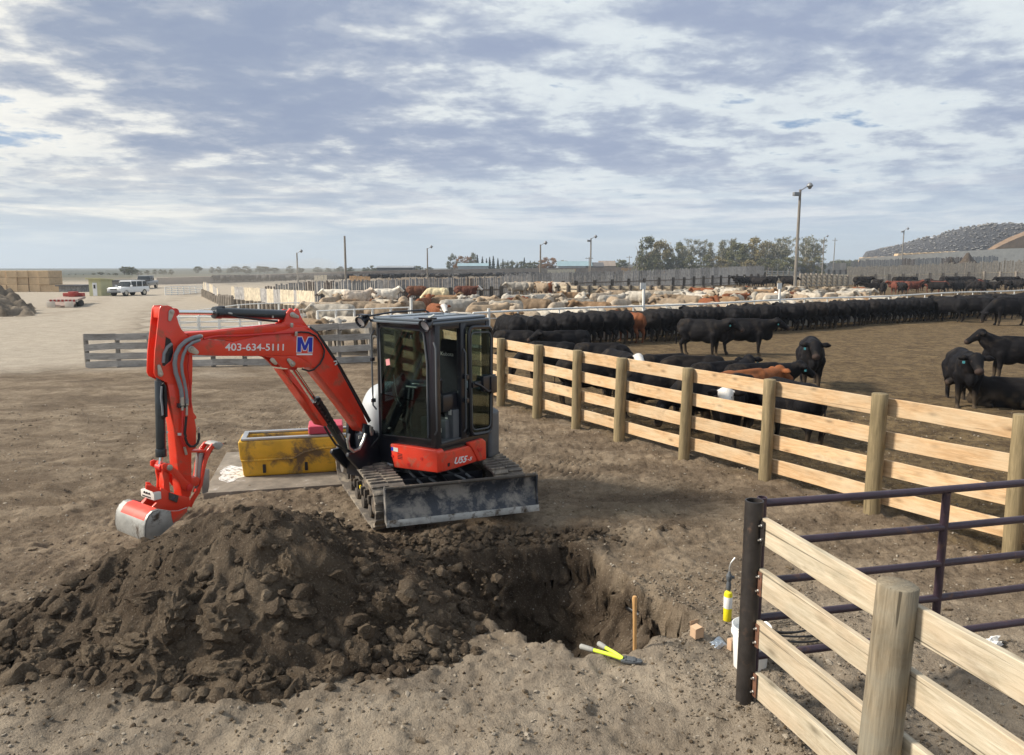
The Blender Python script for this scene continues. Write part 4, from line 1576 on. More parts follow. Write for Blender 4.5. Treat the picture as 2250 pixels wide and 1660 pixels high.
    # ---------------- arm cylinder
    def cylinder(name, pa, pb, pc, rr_, rb_, hose=None):
        b_ = MB().cyl(pa, pb, rb_, n=20)
        d = (pb - pa).normalized()
        b_.cyl(pb - d * .06, pb + d * .02, rb_ * 1.14, n=20)
        b_.cyl(pa - d * .04, pa + d * .03, rb_ * .7, n=14)
        o_ = obj(name, b_, M_NAVY, X, 35, .004)
        obj("rod", MB().cyl(pb, pc, rr_, n=16), M_CHROME, o_)
        e_ = MB().cyl(pc - ES * .045, pc + ES * .045, rr_ * 1.7, n=16)
        obj("rod_eye", e_, M_REDPIN, o_)
        return o_
    c1 = cylinder("arm_cylinder", S_at(-1.2, Z4(1310, 133)), S_at(-1.2, Z4(665, 112)), S_at(-1.2, Z4(285, 108)), .024, .056)
    obj("cylinder_hose", MB().tube(S_poly(-1.13, [(700, 130), (760, 125), (860, 150), (980, 165), (1100, 180), (1220, 190)], Z4), .012, 8), M_HOSE, c1)
    obj("fitting", MB().tube(S_poly(-1.13, [(778, 118), (812, 122)], Z4), .012, 8).tube(S_poly(-1.13, [(1178, 140), (1178, 160)], Z4), .012, 8), M_ZINC, c1)
    obj("port_block", MB().box(S_at(-1.2, Z4(705, 75)), (.10, .05, .05), _ea), M_BLK, c1, 35, .01)

    # ---------------- boom cylinder, with red rod guard
    c2 = cylinder("boom_cylinder", S_at(-1.2, Z2(330, 290)), S_at(-1.2, Z4(1560, 900)), S_at(-1.2, Z4(1352, 595)), .024, .058)
    P = S_poly(-1.12, [(1262, 618), (1322, 618), (1400, 720), (1540, 930), (1668, 1112), (1650, 1138), (1625, 1125), (1450, 880), (1330, 710)], Z4)
    gd = MB().prism(P, -ES * .012)
    P2 = S_poly(-1.12, [(1262, 618), (1275, 618), (1340, 712), (1460, 880), (1638, 1128), (1625, 1125), (1450, 880), (1330, 710)], Z4)
    gd.prism(P2, -ES * .16)
    obj("rod_guard", gd, M_RED, c2, 35, .004)
    hh = MB()
    hh.tube(S_poly(-1.10, [(1590, 900), (1640, 960), (1700, 1070), (1760, 1190)], Z4), .022, 8)
    hh.tube(S_poly(-1.10, [(1640, 1130), (1680, 1200), (1740, 1290), (1800, 1330)], Z4), .014, 8)
    for k in range(8):
        hh.tube([S_at(-1.12, Z4(1560 + k * 22, 890 + k * 36)), S_at(-1.12, Z4(1600 + k * 22, 880 + k * 36))], .018, 6)
    obj("hose_sleeve", hh, M_HOSE, c2)

    # ---------------- dipper arm
    an = -1.125; aw = .15
    topn = [(178, 52), (240, 47), (272, 58), (300, 85), (318, 140), (340, 215), (362, 262), (420, 318), (448, 400), (460, 480), (462, 560), (458, 700), (455, 900), (450, 1000)]
    left = [(230, 1000), (238, 760), (238, 742), (165, 705), (135, 690), (118, 655), (124, 470), (140, 320), (158, 160), (165, 80)]
    # window in the plate: split into two outlines sharing the slot
    slotA = [(222, 325), (262, 345), (290, 400), (292, 470), (270, 545), (215, 592)]
    outerP = [(178, 52), (240, 47), (272, 58), (300, 85), (318, 140), (340, 215), (362, 262), (420, 318), (448, 400), (460, 480), (462, 560), (458, 760), (238, 760), (238, 742), (165, 705), (135, 690), (118, 655), (120, 592), (190, 592), (188, 540), (196, 450), (222, 325), (262, 345), (290, 400), (292, 470), (270, 545), (225, 590), (190, 593), (119, 594), (124, 470), (140, 320), (158, 160), (165, 80)]
    plate = MB()
    full = S_poly(an, [(178, 52), (240, 47), (272, 58), (300, 85), (318, 140), (340, 215), (362, 262), (420, 318), (448, 400), (460, 480), (462, 560), (458, 760), (238, 760), (238, 742), (165, 705), (135, 690), (118, 655), (124, 470), (140, 320), (158, 160), (165, 80)], Z4)
    plate.prism(full, -ES * .018)
    plate.prism([q - ES * (aw - .018) for q in full], -ES * .018)
    # lower box section
    low = [S_at(an, Z4(238, 745)), S_at(an, Z4(455, 745)), S_at(an, Z4(452, 900)), S_at(an, Z3(1128, 0)), S_at(an, Z3(1128, 262)), S_at(an, Z3(1070, 300)), S_at(an, Z3(1062, 870)), S_at(an, Z3(1040, 905)), S_at(an, Z3(945, 895)), S_at(an, Z3(890, 530)), S_at(an, Z3(850, 0))]
    plate.prism(low, -ES * aw)
    # webs between the two upper plates
    plate.prism([S_at(an - .01, Z4(165, 60)), S_at(an - .01, Z4(200, 60)), S_at(an - .01, Z4(200, 160)), S_at(an - .01, Z4(165, 160))], -ES * (aw - .02))
    plate.prism([S_at(an - .01, Z4(330, 250)), S_at(an - .01, Z4(380, 290)), S_at(an - .01, Z4(440, 700)), S_at(an - .01, Z4(260, 735)), S_at(an - .01, Z4(300, 560)), S_at(an - .01, Z4(305, 400))], -ES * (aw - .02))
    dip = obj("dipper_arm", plate, M_RED, X, 35, .006)
    slot = MB().prism(S_poly(an + .0015, [(222, 325), (262, 345), (290, 400), (292, 470), (270, 545), (215, 590), (190, 585), (188, 520), (212, 420)], Z4), ES * .002)
    obj("plate_opening", slot, M_BLK, dip)
    obj("plate_opening_rim", MB().tube(S_poly(an + .004, [(222, 325), (262, 345), (290, 400), (292, 470), (270, 545), (215, 590)], Z4), .006, 6), M_RED, dip)
    obj("hose_in_opening", MB().tube(S_poly(an + .01, [(198, 560), (205, 480), (235, 420), (275, 390)], Z4), .016, 8), M_HOSEG, dip)
    pin_plate(an + .002, Z4, pill((270, 108), (255, 175), 26, 14), dip, (272, 105), .018)
    pin_plate(an + .002, Z4, pill((172, 660), (158, 590), 25, 14), dip, (172, 660), .018)
    bk2 = MB().prism([S_at(an + .001, Z4(455, 985)), S_at(an + .001, Z4(495, 1040)), S_at(an + .001, Z4(495, 1060)), S_at(an + .001, Z4(455, 1075))], -ES * .06)
    obj("thumb_bracket", bk2, M_RED, dip, 35, .005)
    gh = MB()
    gh.tube(S_poly(-1.08, [(535, 322), (470, 335), (400, 365), (345, 420), (310, 490), (300, 570), (310, 650), (335, 720), (358, 800), (368, 880), (372, 925)], Z4), .021, 10)
    gh.tube(S_poly(-1.06, [(520, 360), (460, 380), (410, 420), (378, 490), (362, 570), (368, 650), (388, 730), (405, 820), (410, 880), (410, 925)], Z4), .015, 10)
    obj_each("sleeved_hose", gh, M_HOSEG, dip)
    ft = MB()
    for pts, r_ in (([(366, 868), (370, 940)], .023), ([(410, 880), (411, 940)], .018), ([(368, 950), (370, 985)], .014), ([(408, 950), (408, 1030)], .012), ([(505, 328), (545, 322)], .018), ([(490, 365), (525, 356)], .015)):
        ft.tube(S_poly(-1.08, pts, Z4), r_, 10)
    obj_each("hose_fitting", ft, M_ZINC, dip)
    obj("hose_clamp", MB().prism(S_poly(-1.075, [(340, 925), (420, 925), (420, 965), (340, 965)], Z4), -ES * .05), M_NAVY, dip, 35, .006)
    rp_ = MB()
    rp_.tube(S_poly(-1.09, [(372, 985), (372, 1221)], Z4) + S_poly(-1.09, [(930, 120), (955, 200), (985, 240)], Z3), .013, 8)
    rp_.tube(S_poly(-1.10, [(500, 340), (440, 430), (420, 600), (440, 760), (445, 960)], Z4), .009, 8)
    obj("arm_pipe", rp_, M_REDPIN, dip)
    obj("arm_pipe_fitting", MB().tube(S_poly(-1.10, [(975, 250), (1000, 350)], Z3), .014, 8), M_ZINC, dip)
    obj_each("pipe_clamp", MB().prism(S_poly(-1.09, [(898, 72), (972, 72), (972, 105), (898, 105)], Z3), -ES * .02).prism(S_poly(-1.15, [(745, 45), (765, 45), (765, 75), (745, 75)], Z3), -ES * .02), M_LABEL, dip, 35, .003)
    bh = MB().tube(S_poly(-1.06, [(405, 1040), (398, 1120), (392, 1190), (400, 1221)], Z4) + S_poly(-1.06, [(985, 130), (1010, 205), (1050, 245), (1100, 245), (1145, 205), (1165, 140), (1162, 70)], Z3), .013, 8)
    obj("loop_hose", bh, M_HOSE, dip)
    obj("fitting", MB().tube(S_poly(-1.06, [(1162, 70), (1160, 0)], Z3), .008, 8), M_ZINC, dip)

    # ---------------- bucket cylinder
    c3 = cylinder("bucket_cylinder", S_at(-1.2, Z4(165, 720)), S_at(-1.2, Z3(672, 350)), S_at(-1.2, Z3(655, 510)), .019, .046)
    obj("cylinder_hose", MB().tube(S_poly(-1.14, [(190, 745), (215, 770), (222, 900), (225, 1040), (205, 1060), (190, 1030)], Z4), .014, 8), M_HOSE, c3)
    obj("return_pipe", MB().tube(S_poly(-1.14, [(185, 770), (178, 870), (190, 960), (195, 1040)], Z4), .010, 8), M_HOSEG, c3)
    # links
    lk = MB()
    lko = S_poly(-1.095, [(690, 480), (730, 460), (790, 470), (830, 510), (900, 560), (1000, 680), (1050, 715), (1072, 760), (1055, 810), (1000, 825), (960, 790), (900, 690), (820, 600), (740, 565), (690, 540)], Z3)
    lk.prism(lko, -ES * .022); lk.prism([q - ES * .215 for q in lko], -ES * .022)
    c_ = S_at(-1.09, Z3(775, 515))
    lk.cyl(c_ - ES * .24, c_ + ES * .01, .034, n=16)
    l1 = obj("side_link", lk, M_RED, X, 35, .005)
    obj("pin_head", MB().lathe([(.030, 0), (.030, .02), (.018, .022)], c_, ES, 18), M_ZINC, l1)
    c_ = S_at(-1.09, Z3(1040, 775))
    obj("pin_head", MB().lathe([(.034, 0), (.034, .016), (.018, .02)], c_, ES, 18), M_REDPIN, l1)
    hl = MB()
    hlo = S_poly(-1.13, [(690, 500), (760, 480), (800, 540), (775, 620), (790, 800), (800, 880), (700, 890), (710, 700), (690, 600)], Z3)
    hl.prism(hlo, -ES * .022); hl.prism([q - ES * .12 for q in hlo], -ES * .022)
    hl.prism([q - ES * .02 for q in S_poly(-1.13, [(720, 600), (735, 600), (735, 800), (720, 800)], Z3)], -ES * .10)
    obj("bucket_link", hl, M_RED, X, 35, .006)

    # ---------------- coupler + bucket + thumb
    cpl = MB()
    co = S_poly(-1.09, [(672, 782), (700, 790), (775, 835), (905, 880), (1045, 905), (1050, 1010), (1000, 1060), (880, 1085), (700, 1075), (560, 1030), (640, 950)], Z3)
    cpl.prism(co, -ES * .025); cpl.prism([q - ES * .21 for q in co], -ES * .025)
    ck = obj("quick_coupler", cpl, M_RED, X, 35, .006)
    bo = S_poly(-1.075, [(780, 840), (905, 885), (880, 975), (780, 935)], Z3)
    obj("coupler_boss", MB().prism(bo, -ES * .015), M_MUDSTEEL, ck, 35, .004)
    obj("boss_bore", MB().cyl(S_at(-1.07, Z3(828, 908)), S_at(-1.09, Z3(828, 908)), .022), M_BLK, ck)
    pa = S_at(-1.08, Z3(650, 880)); fwd = EF
    wd = MB().frame_box(pa - EF * .02 - UP * .04, EF * .075, -ES * .25, UP * .075)
    wo = obj("wear_block", wd, M_LABEL, ck, 35, .006)
    sl = MB()
    for k in range(3):
        sl.ball(pa - ES * (.08 + .045 * k) + EF * .058 + UP * .018, (.012, .012, .012), 8)
    sl.frame_box(pa + EF * .054 - ES * .22 - UP * .028, EF * .004, ES * .16, UP * .012)
    obj("wear_bolt", sl, M_BLK, wo)
    tb = MB().prism(S_poly(-1.12, [(655, 870), (480, 800), (480, 745), (560, 745), (660, 800)], Z3), -ES * .02)
    tb.prism([q - ES * .17 for q in S_poly(-1.12, [(655, 870), (600, 800), (600, 745), (640, 745), (690, 800)], Z3)], -ES * .02)
    obj("coupler_horn", tb, M_RED, ck, 35, .004)
    be = -.93
    side = [(638, 1058), (560, 1085), (505, 1140), (470, 1215), (455, 1300), (455, 1400), (478, 1485), (540, 1500), (640, 1420), (760, 1320), (900, 1200), (1010, 1090), (1015, 1035), (900, 1080), (800, 1082), (720, 1068)]
    bs = S_poly(be, side, Z3)
    k0 = 7                                                     # shell runs from the top lip round the back to the bottom
    shell = MB()
    W_ = .56
    outer = bs[:9]
    cen = sum(bs, Vector()) / len(bs)
    inner = [p + (cen - p).normalized() * .022 for p in outer]
    shell.prism(outer + inner[::-1], -ES * W_)
    bk_ = obj("bucket", shell, M_BUCKET, X, 50, .003)
    sp_ = MB().prism(bs, -ES * .02).prism([q - ES * (W_ - .02) for q in bs], -ES * .02)
    obj_each("bucket_side", sp_, M_BUCKET, bk_, 50, .004)
    rt = MB().prism(S_poly(be - .02, [(250, 985), (640, 1052), (560, 1080), (500, 1150), (480, 1165), (235, 1105), (215, 1060), (240, 1000)], Z3)[1:5][::-1] + [], -ES * .001) if False else None
    # the still-painted top of the shell and the red cheek by the teeth
    tp_ = [p + (p - cen).normalized() * .003 for p in outer[:4]]
    tq_ = [p + (p - cen).normalized() * .001 for p in outer[:4]]
    obj("painted_top", MB().prism([p - ES * .03 for p in tp_ + tq_[::-1]], -ES * (W_ - .12)), M_RED, bk_, 50)
    obj("painted_cheek", MB().prism(S_poly(be + .002, [(800, 1084), (900, 1081), (1012, 1040), (1008, 1088), (900, 1198), (830, 1240), (810, 1160)], Z3), ES * .002), M_RED, bk_)
    be2 = MB()
    eo = S_poly(-1.10, [(650, 930), (900, 1000), (1010, 1040), (900, 1085), (640, 1065), (575, 1085), (560, 1030)], Z3)
    be2.prism(eo, -ES * .025); be2.prism([q - ES * .19 for q in eo], -ES * .025)
    obj_each("bucket_ear", be2, M_RED, bk_, 35, .005)
    th_ = MB()
    ce_ = [(1050, 1030), (1090, 930), (1150, 840), (1195, 740), (1218, 620), (1235, 500), (1262, 390), (1300, 300), (1350, 235), (1420, 205), (1485, 215)]
    wd_ = [30, 40, 38, 26, 24, 30, 40, 45, 45, 30, 10]
    L_, R_ = [], []
    for i, (p, w_) in enumerate(zip(ce_, wd_)):
        a = Vector(ce_[max(i - 1, 0)]); b = Vector(ce_[min(i + 1, len(ce_) - 1)])
        d = (b - a).normalized(); nn = Vector((-d.y, d.x))
        L_.append((p[0] + nn.x * w_ * .6, p[1] + nn.y * w_ * .6)); R_.append((p[0] - nn.x * w_ * .6, p[1] - nn.y * w_ * .6))
    to_ = S_poly(-1.12, L_ + R_[::-1], Z3)
    th_.prism(to_, -ES * .02); th_.prism([q - ES * .14 for q in to_], -ES * .02)
    mid = S_poly(-1.13, L_[2:9] + [(p[0] - 8, p[1] + 8) for p in L_[2:9][::-1]], Z3)
    th_.prism(mid, -ES * .12)
    tho = obj("thumb", th_, M_RED, X, 35, .004)
    obj("thumb_tip", MB().prism(S_poly(-1.115, [(1330, 225), (1380, 190), (1440, 188), (1490, 215), (1440, 285), (1400, 290), (1370, 260)], Z3), -ES * .15), M_BUCKET, tho, 35, .01)
    obj("thumb_plate", MB().prism(S_poly(-1.20, [(1240, 540), (1300, 540), (1300, 760), (1280, 840), (1210, 860), (1215, 700)], Z3), -ES * .02), M_STEEL, tho, 35, .004)
    obj("thumb_cylinder", MB().cyl(S_at(-1.2, Z3(1185, 320)), S_at(-1.2, Z3(1160, 670)), .045, n=16).cyl(S_at(-1.2, Z3(1160, 670)), S_at(-1.2, Z3(1130, 790)), .024, n=12), M_STEEL, X, 35)
    obj("thumb_mount", MB().cyl(S_at(-1.12, Z3(1120, 700)), S_at(-1.12, Z3(1120, 700)) - ES * .14, .05).prism(S_poly(-1.14, [(1065, 300), (1250, 290), (1250, 325), (1065, 325)], Z3), -ES * .1), M_RED, X, 35, .004)
    return X


def cab_frame():
    mb = MB()
    def post(u0, u1, v0, v1, z0, z1):
        mb.prism([H(u0, v0, z0), H(u1, v0, z0), H(u1, v1, z0), H(u0, v1, z0)], UP * (z1 - z0))
    # front left / front right pillars, door pillar, rear pillars
    post(.0, -.09, .0, -.09, .93, 2.43)
    post(-.01, -.07, -.93, -1.0, .93, 2.43)
    post(-.46, -.56, .012, -.06, .96, 2.43)
    post(-.98, -1.06, .0, -.08, .93, 2.43)
    post(-.98, -1.06, -.92, -1.0, .93, 2.43)
    # front sill and header, with the wide corner web beside the windscreen
    mb.prism([H(-.005, -.09, .94), H(-.005, -.93, .94), H(-.005, -.93, .99), H(-.005, -.09, 1.035)], -EF * .05)
    mb.prism([H(-.005, -.09, 2.34), H(-.005, -.93, 2.36), H(-.005, -.93, 2.43), H(-.005, -.09, 2.43)], -EF * .05)
    mb.prism([H(-.006, -.09, 2.34), H(-.006, -.20, 2.35), H(-.006, -.135, 1.95), H(-.006, -.135, 1.03), H(-.006, -.09, 1.03)], -EF * .045)
    # side headers and rear lower wall
    mb.prism([H(-.09, -.005, 2.36), H(-.98, -.005, 2.36), H(-.98, -.005, 2.43), H(-.09, -.005, 2.43)], -ES * .06)
    mb.prism([H(-.07, -.94, 2.36), H(-.98, -.94, 2.36), H(-.98, -.94, 2.43), H(-.07, -.94, 2.43)], -ES * .05)
    mb.prism([H(-.07, -.94, .95), H(-.98, -.94, .95), H(-.98, -.94, 1.49), H(-.07, -.94, 1.40)], -ES * .04)
    mb.prism([H(-1.0, -.08, .95), H(-1.0, -.92, .95), H(-1.0, -.92, 1.45), H(-1.0, -.08, 1.45)], -EF * .04)
    mb.prism([H(-.56, -.02, .96), H(-.98, -.02, .96), H(-.98, -.02, 1.06), H(-.56, -.02, 1.0)], -ES * .04)
    return mb


build_excavator()
# ================================================================== FENCES AND THE NEAR YARD
M_NEWWOOD = wood("fresh_sawn_boards", (.70, .485, .285), (.49, .31, .16), .7, .85, 1.2, (.64, .54, .38), .5, .10)
M_POSTG = wood("treated_round_post", (.30, .235, .135), (.17, .135, .075), .8, .35, 1.2, None, 0, .12, axis='Z')
M_POSTW = wood("weathered_round_post", (.32, .265, .185), (.16, .130, .088), .85, .35, 1.6, (.25, .25, .21), .45, .05, axis='Z')
M_CREAM = wood("bleached_rail_boards", (.57, .51, .40), (.36, .31, .22), .75, .8, 1.5, (.56, .42, .28), .4, .09)
M_GREYW = wood("weathered_grey_boards", (.52, .50, .47), (.34, .325, .30), .9, .4, 1.2, (.14, .13, .12), .4, .15)
M_GREYP_ = wood("weathered_grey_post", (.32, .30, .27), (.19, .175, .155), .9, .2, 1.2, None, 0, .2, axis='Z')
M_PURPLE = paint("dark_purple_pipe_paint", (.046, .028, .042), .38, .15, .25, 8, (.14, .075, .05), .38, 9, coat=.2, bump=.2, bump_scale=80)
M_DARKPIPE = paint("oiled_black_steel_pipe", (.045, .040, .038), .42, .4, .35, 7, (.13, .08, .055), .42, 6, bump=.25, bump_scale=60)
M_RUST = paint("rusty_plate", (.16, .075, .045), .75, .2, .35, 14, (.07, .05, .045), .5, 12, bump=.3, bump_scale=80)
M_BOLT = paint("galvanised_bolt", (.62, .62, .60), .35, .8, .1)
M_PWHITE = paint("white_painted_pipe", (.74, .74, .71), .5, 0, .06, 6, (.36, .32, .26), .28, 5)
M_TROUGH = paint("yellow_poly_trough", (.72, .42, .035), .45, 0, .18, 3, (.16, .11, .06), .78, 2.3, bump=.15, bump_scale=30)
M_CONC = paint("stained_concrete", (.20, .17, .135), .9, 0, .3, 5, (.42, .39, .36), .35, 5, bump=.4, bump_scale=60)
M_SALT = paint("white_crusted_concrete", (.66, .65, .64), .8, 0, .12, 12, (.16, .13, .10), .78, 14, bump=.6, bump_scale=40)
M_CARD = paint("brown_cardboard", (.50, .34, .22), .85, 0, .06, 10)
M_PAIL = paint("white_plastic_pail", (.82, .82, .80), .4, 0, .02)
M_TYEL = paint("yellow_gas_cylinder", (.82, .72, .02), .35, 0, .04, coat=.3)
M_HANDLE = wood("varnished_handle_wood", (.62, .38, .17), (.48, .27, .11), .5, 0, 1.0, None, 0, 0, axis='Z')
M_LIME = paint("lime_yellow_handles", (.68, .86, .06), .4, 0, .04, coat=.3)
M_GRIP = paint("grey_rubber_grip", (.30, .30, .28), .7, 0, .12, 20, (.18, .15, .12), .3, 10)
M_BRAID = paint("silver_foil", (.48, .54, .60), .28, .7, .25, 30, bump=.9, bump_scale=60)
M_REDLID = paint("faded_red_plastic", (.52, .06, .10), .5, 0, .08, 6)


def board(name, p0, p1, h, t, mat, parent, nrm, seg=6, sag=.006, bev=.004, tilt=0.0):
    """sawn board: own x axis along its length, height h, thickness t, face towards nrm. p0-p1 = centre line"""
    p0, p1 = Vector(p0), Vector(p1)
    L = (p1 - p0).length
    ex = (p1 - p0).normalized()
    ey = Vector(nrm); ey = (ey - ex * ey.dot(ex)).normalized()
    ez = ex.cross(ey)
    if ez.z < 0:
        ez = -ez
    mb = MB()
    ph = R.uniform(0, 6)
    prev = None
    for i in range(seg + 1):
        x = L * i / seg
        dz = sag * math.sin(ph + 3 * i / seg); dy = sag * .6 * math.cos(ph * 2 + 2.5 * i / seg)
        dh = R.uniform(-.002, .002)
        ring = [(x, dy - t / 2, dz - h / 2 - dh), (x, dy + t / 2, dz - h / 2 - dh), (x, dy + t / 2, dz + h / 2 + dh), (x, dy - t / 2, dz + h / 2 + dh)]
        b = len(mb.v); mb.v.extend(ring)
        if prev is not None:
            for k in range(4):
                mb.f.append((prev + k, prev + (k + 1) % 4, b + (k + 1) % 4, b + k))
        else:
            mb.f.append((b + 3, b + 2, b + 1, b))
        prev = b
    mb.f.append((prev, prev + 1, prev + 2, prev + 3))
    me = bpy.data.meshes.new(name)
    me.from_pydata(mb.v, [], mb.f)
    finish(me, mat, 30, bev, 1)
    o = bpy.data.objects.new(name, me)
    COL.objects.link(o)
    o.parent = parent
    o.matrix_local = Matrix.Translation(p0 - OFF.get(parent.name, Vector())) @ Matrix((ex, ey if ez == ex.cross(ey) else -ex.cross(ez), ez)).transposed().to_4x4()
    return o


def round_post(name, p, r, h, mat, parent, lean=(0, 0), n=20, z0=-.25):
    mb = MB()
    rows = 8
    sd_ = R.randint(0, 999)
    prof = []
    for i in range(rows + 1):
        z = z0 + (h - z0) * i / rows
        prof.append((r * (1.04 - .06 * i / rows), z))
    for rr_, z in prof:
        for k in range(n):
            a = 2 * PI * k / n
            w = 1 + .035 * math.sin(a * 2 + sd_) + .02 * math.sin(a * 5 + z * 3 + sd_)
            mb.v.append((rr_ * w * math.cos(a), rr_ * w * math.sin(a), z))
    for i in range(rows):
        for k in range(n):
            mb.f.append((i * n + k, i * n + (k + 1) % n, (i + 1) * n + (k + 1) % n, (i + 1) * n + k))
    mb.f.append(tuple(rows * n + k for k in range(n)))
    mb.f.append(tuple(range(n - 1, -1, -1)))
    me = bpy.data.meshes.new(name)
    me.from_pydata(mb.v, [], mb.f)
    finish(me, mat, 50, .006, 1)
    o = bpy.data.objects.new(name, me)
    COL.objects.link(o)
    o.parent = parent
    o.location = Vector((p[0], p[1], 0)) - OFF.get(parent.name, Vector())
    o.rotation_euler = (lean[1], lean[0], R.uniform(0, 6))
    return o


# ------------------------------------------------------------------ new board fence of the black cattle pen
def pen_fence():
    pix = [(1095, 885), (1163, 910), (1250, 935), (1350, 962), (1487, 1005), (1653, 1060), (1888, 1130), (2210, 1215)]
    posts = [GD(*p) for p in pix]
    # straight line fit keeps the boards in one plane
    pts = [FA + FD * (p - FA).dot(FD) for p in posts]
    step = 1.62
    pts = [pts[0] - FD * step * k_ for k_ in (4.4, 3.55, 2.75, 1.9, 1)] + pts + [pts[-1] + FD * 2.0, pts[-1] + FD * 4.2]
    F = thing("board_fence", "long board fence of fresh orange-tan planks on round posts along the black cattle pen", "fence", pts[0])
    for i, p in enumerate(pts):
        hh = 1.50 + R.uniform(-.03, .03)
        if i >= 11: hh = 1.56
        round_post("post", p - FN * .0, .092 + R.uniform(-.006, .01), hh, M_POSTG, F, (R.uniform(-.02, .02), R.uniform(-.02, .02)))
    for i in range(len(pts) - 1):
        a, b = pts[i], pts[i + 1]
        for z in (1.375, .985, .615, .245):
            o_ = FN * (.105)
            h = .205 if z < 1.3 else .215
            zz = z + R.uniform(-.012, .012)
            board("rail", a + o_ + UP * zz + FD * .01, b + o_ + UP * (z + R.uniform(-.012, .012)) - FD * .003, h, .038, M_NEWWOOD, F, -FN)
    return F


pen_fence()


# ------------------------------------------------------------------ near corner: steel post, cream boards, wooden post
def near_fence():
    SP = Vector((1.642, 4.83, 0))
    d = Vector((.28, -.96, 0)).normalized(); nrm = Vector((-.96, -.28, 0)).normalized()
    F = thing("board_fence", "cream board fence on a black steel post and a thick wooden post, nearest the viewer", "fence", SP)
    sp = MB()
    sp.lathe([(.062, -.3), (.062, 1.535), (.0615, 1.54), (.053, 1.54), (.0525, 1.45), (.052, 1.30)], SP, UP, 28)
    obj("steel_post", sp, M_DARKPIPE, F, 40)
    wp = Vector((1.925, 3.57, 0))
    round_post("wooden_post", wp, .100, 1.50, M_POSTW, F, (-.035, .0), 28)
    base = SP + d * .055 - nrm * .075
    # foot of board line passes behind the wooden post
    base = Vector((1.70, 4.79, 0))
    wpb = wp - nrm * .125
    dd = (wpb - base); dd.z = 0; dd.normalize()
    n2 = Vector((dd.y, -dd.x, 0))
    if n2.x > 0: n2 = -n2
    for k, z in enumerate((1.335, .975, .60, .235)):
        h = .185
        mid = wpb + UP * (z - .02)
        a = base + UP * z
        b = mid + dd * 1.75 - UP * .02
        board("rail", a, mid + dd * .01, h, .042, M_CREAM, F, n2, 10, .012, .004)
        board("rail", mid + dd * .014, b, h, .042, M_CREAM, F, n2, 10, .010, .004)
        pl = a + n2 * .026 + dd * .035
        plate = MB().frame_box(pl - dd * .055 - UP * .085, dd * .07, n2 * .006, UP * .17)
        po = obj("bracket_plate", plate, M_RUST if k else M_DARKPIPE, F, 35, .003)
        bo = MB()
        for zz in (-.05, .05):
            c = pl + UP * zz - dd * .015
            bo.lathe([(.011, .004), (.011, .012), (.006, .013), (.006, .028), (0.001, .028)], c, n2, 8)
        obj("bolt", bo, M_BOLT, po)
    p2 = wpb + dd * 2.2 + n2 * .125
    round_post("wooden_post", p2, .10, 1.48, M_POSTW, F)
    return F


near_fence()


def pipe_gate():
    a0 = Vector((1.74, 4.965, 0)); a1 = Vector((4.35, 5.55, 0))
    d = (a1 - a0).normalized()
    Gt = thing("pipe_gate", "dark purple five-bar pipe gate between the steel post and the right side", "gate", a0)
    obj("end_post", MB().lathe([(.034, -.2), (.034, 1.52), (.028, 1.52), (.028, 1.4)], a0, UP, 20), M_PURPLE, Gt, 40)
    for z in (1.475, 1.185, .90, .625, .335):
        obj("bar", MB().tube([a0 + UP * z + d * .02, a0 + d * 1.2 + UP * (z - .004), a1 + UP * (z + .006)], .0285, 14), M_PURPLE, Gt, 50)
    for s_ in (1.52, 3.0):
        pts = [a0 + d * s_ + UP * (1.45), a0 + d * s_ + UP * .31]
        obj("brace", MB().tube(pts, .030, 14), M_PURPLE, Gt, 50)
    obj("stay", MB().tube([a0 + d * 2.65 + UP * .36, a0 + d * 2.35 + Vector((-.06, -.16, -.02))], .016, 10), M_DARKPIPE, Gt, 50)
    return Gt


pipe_gate()


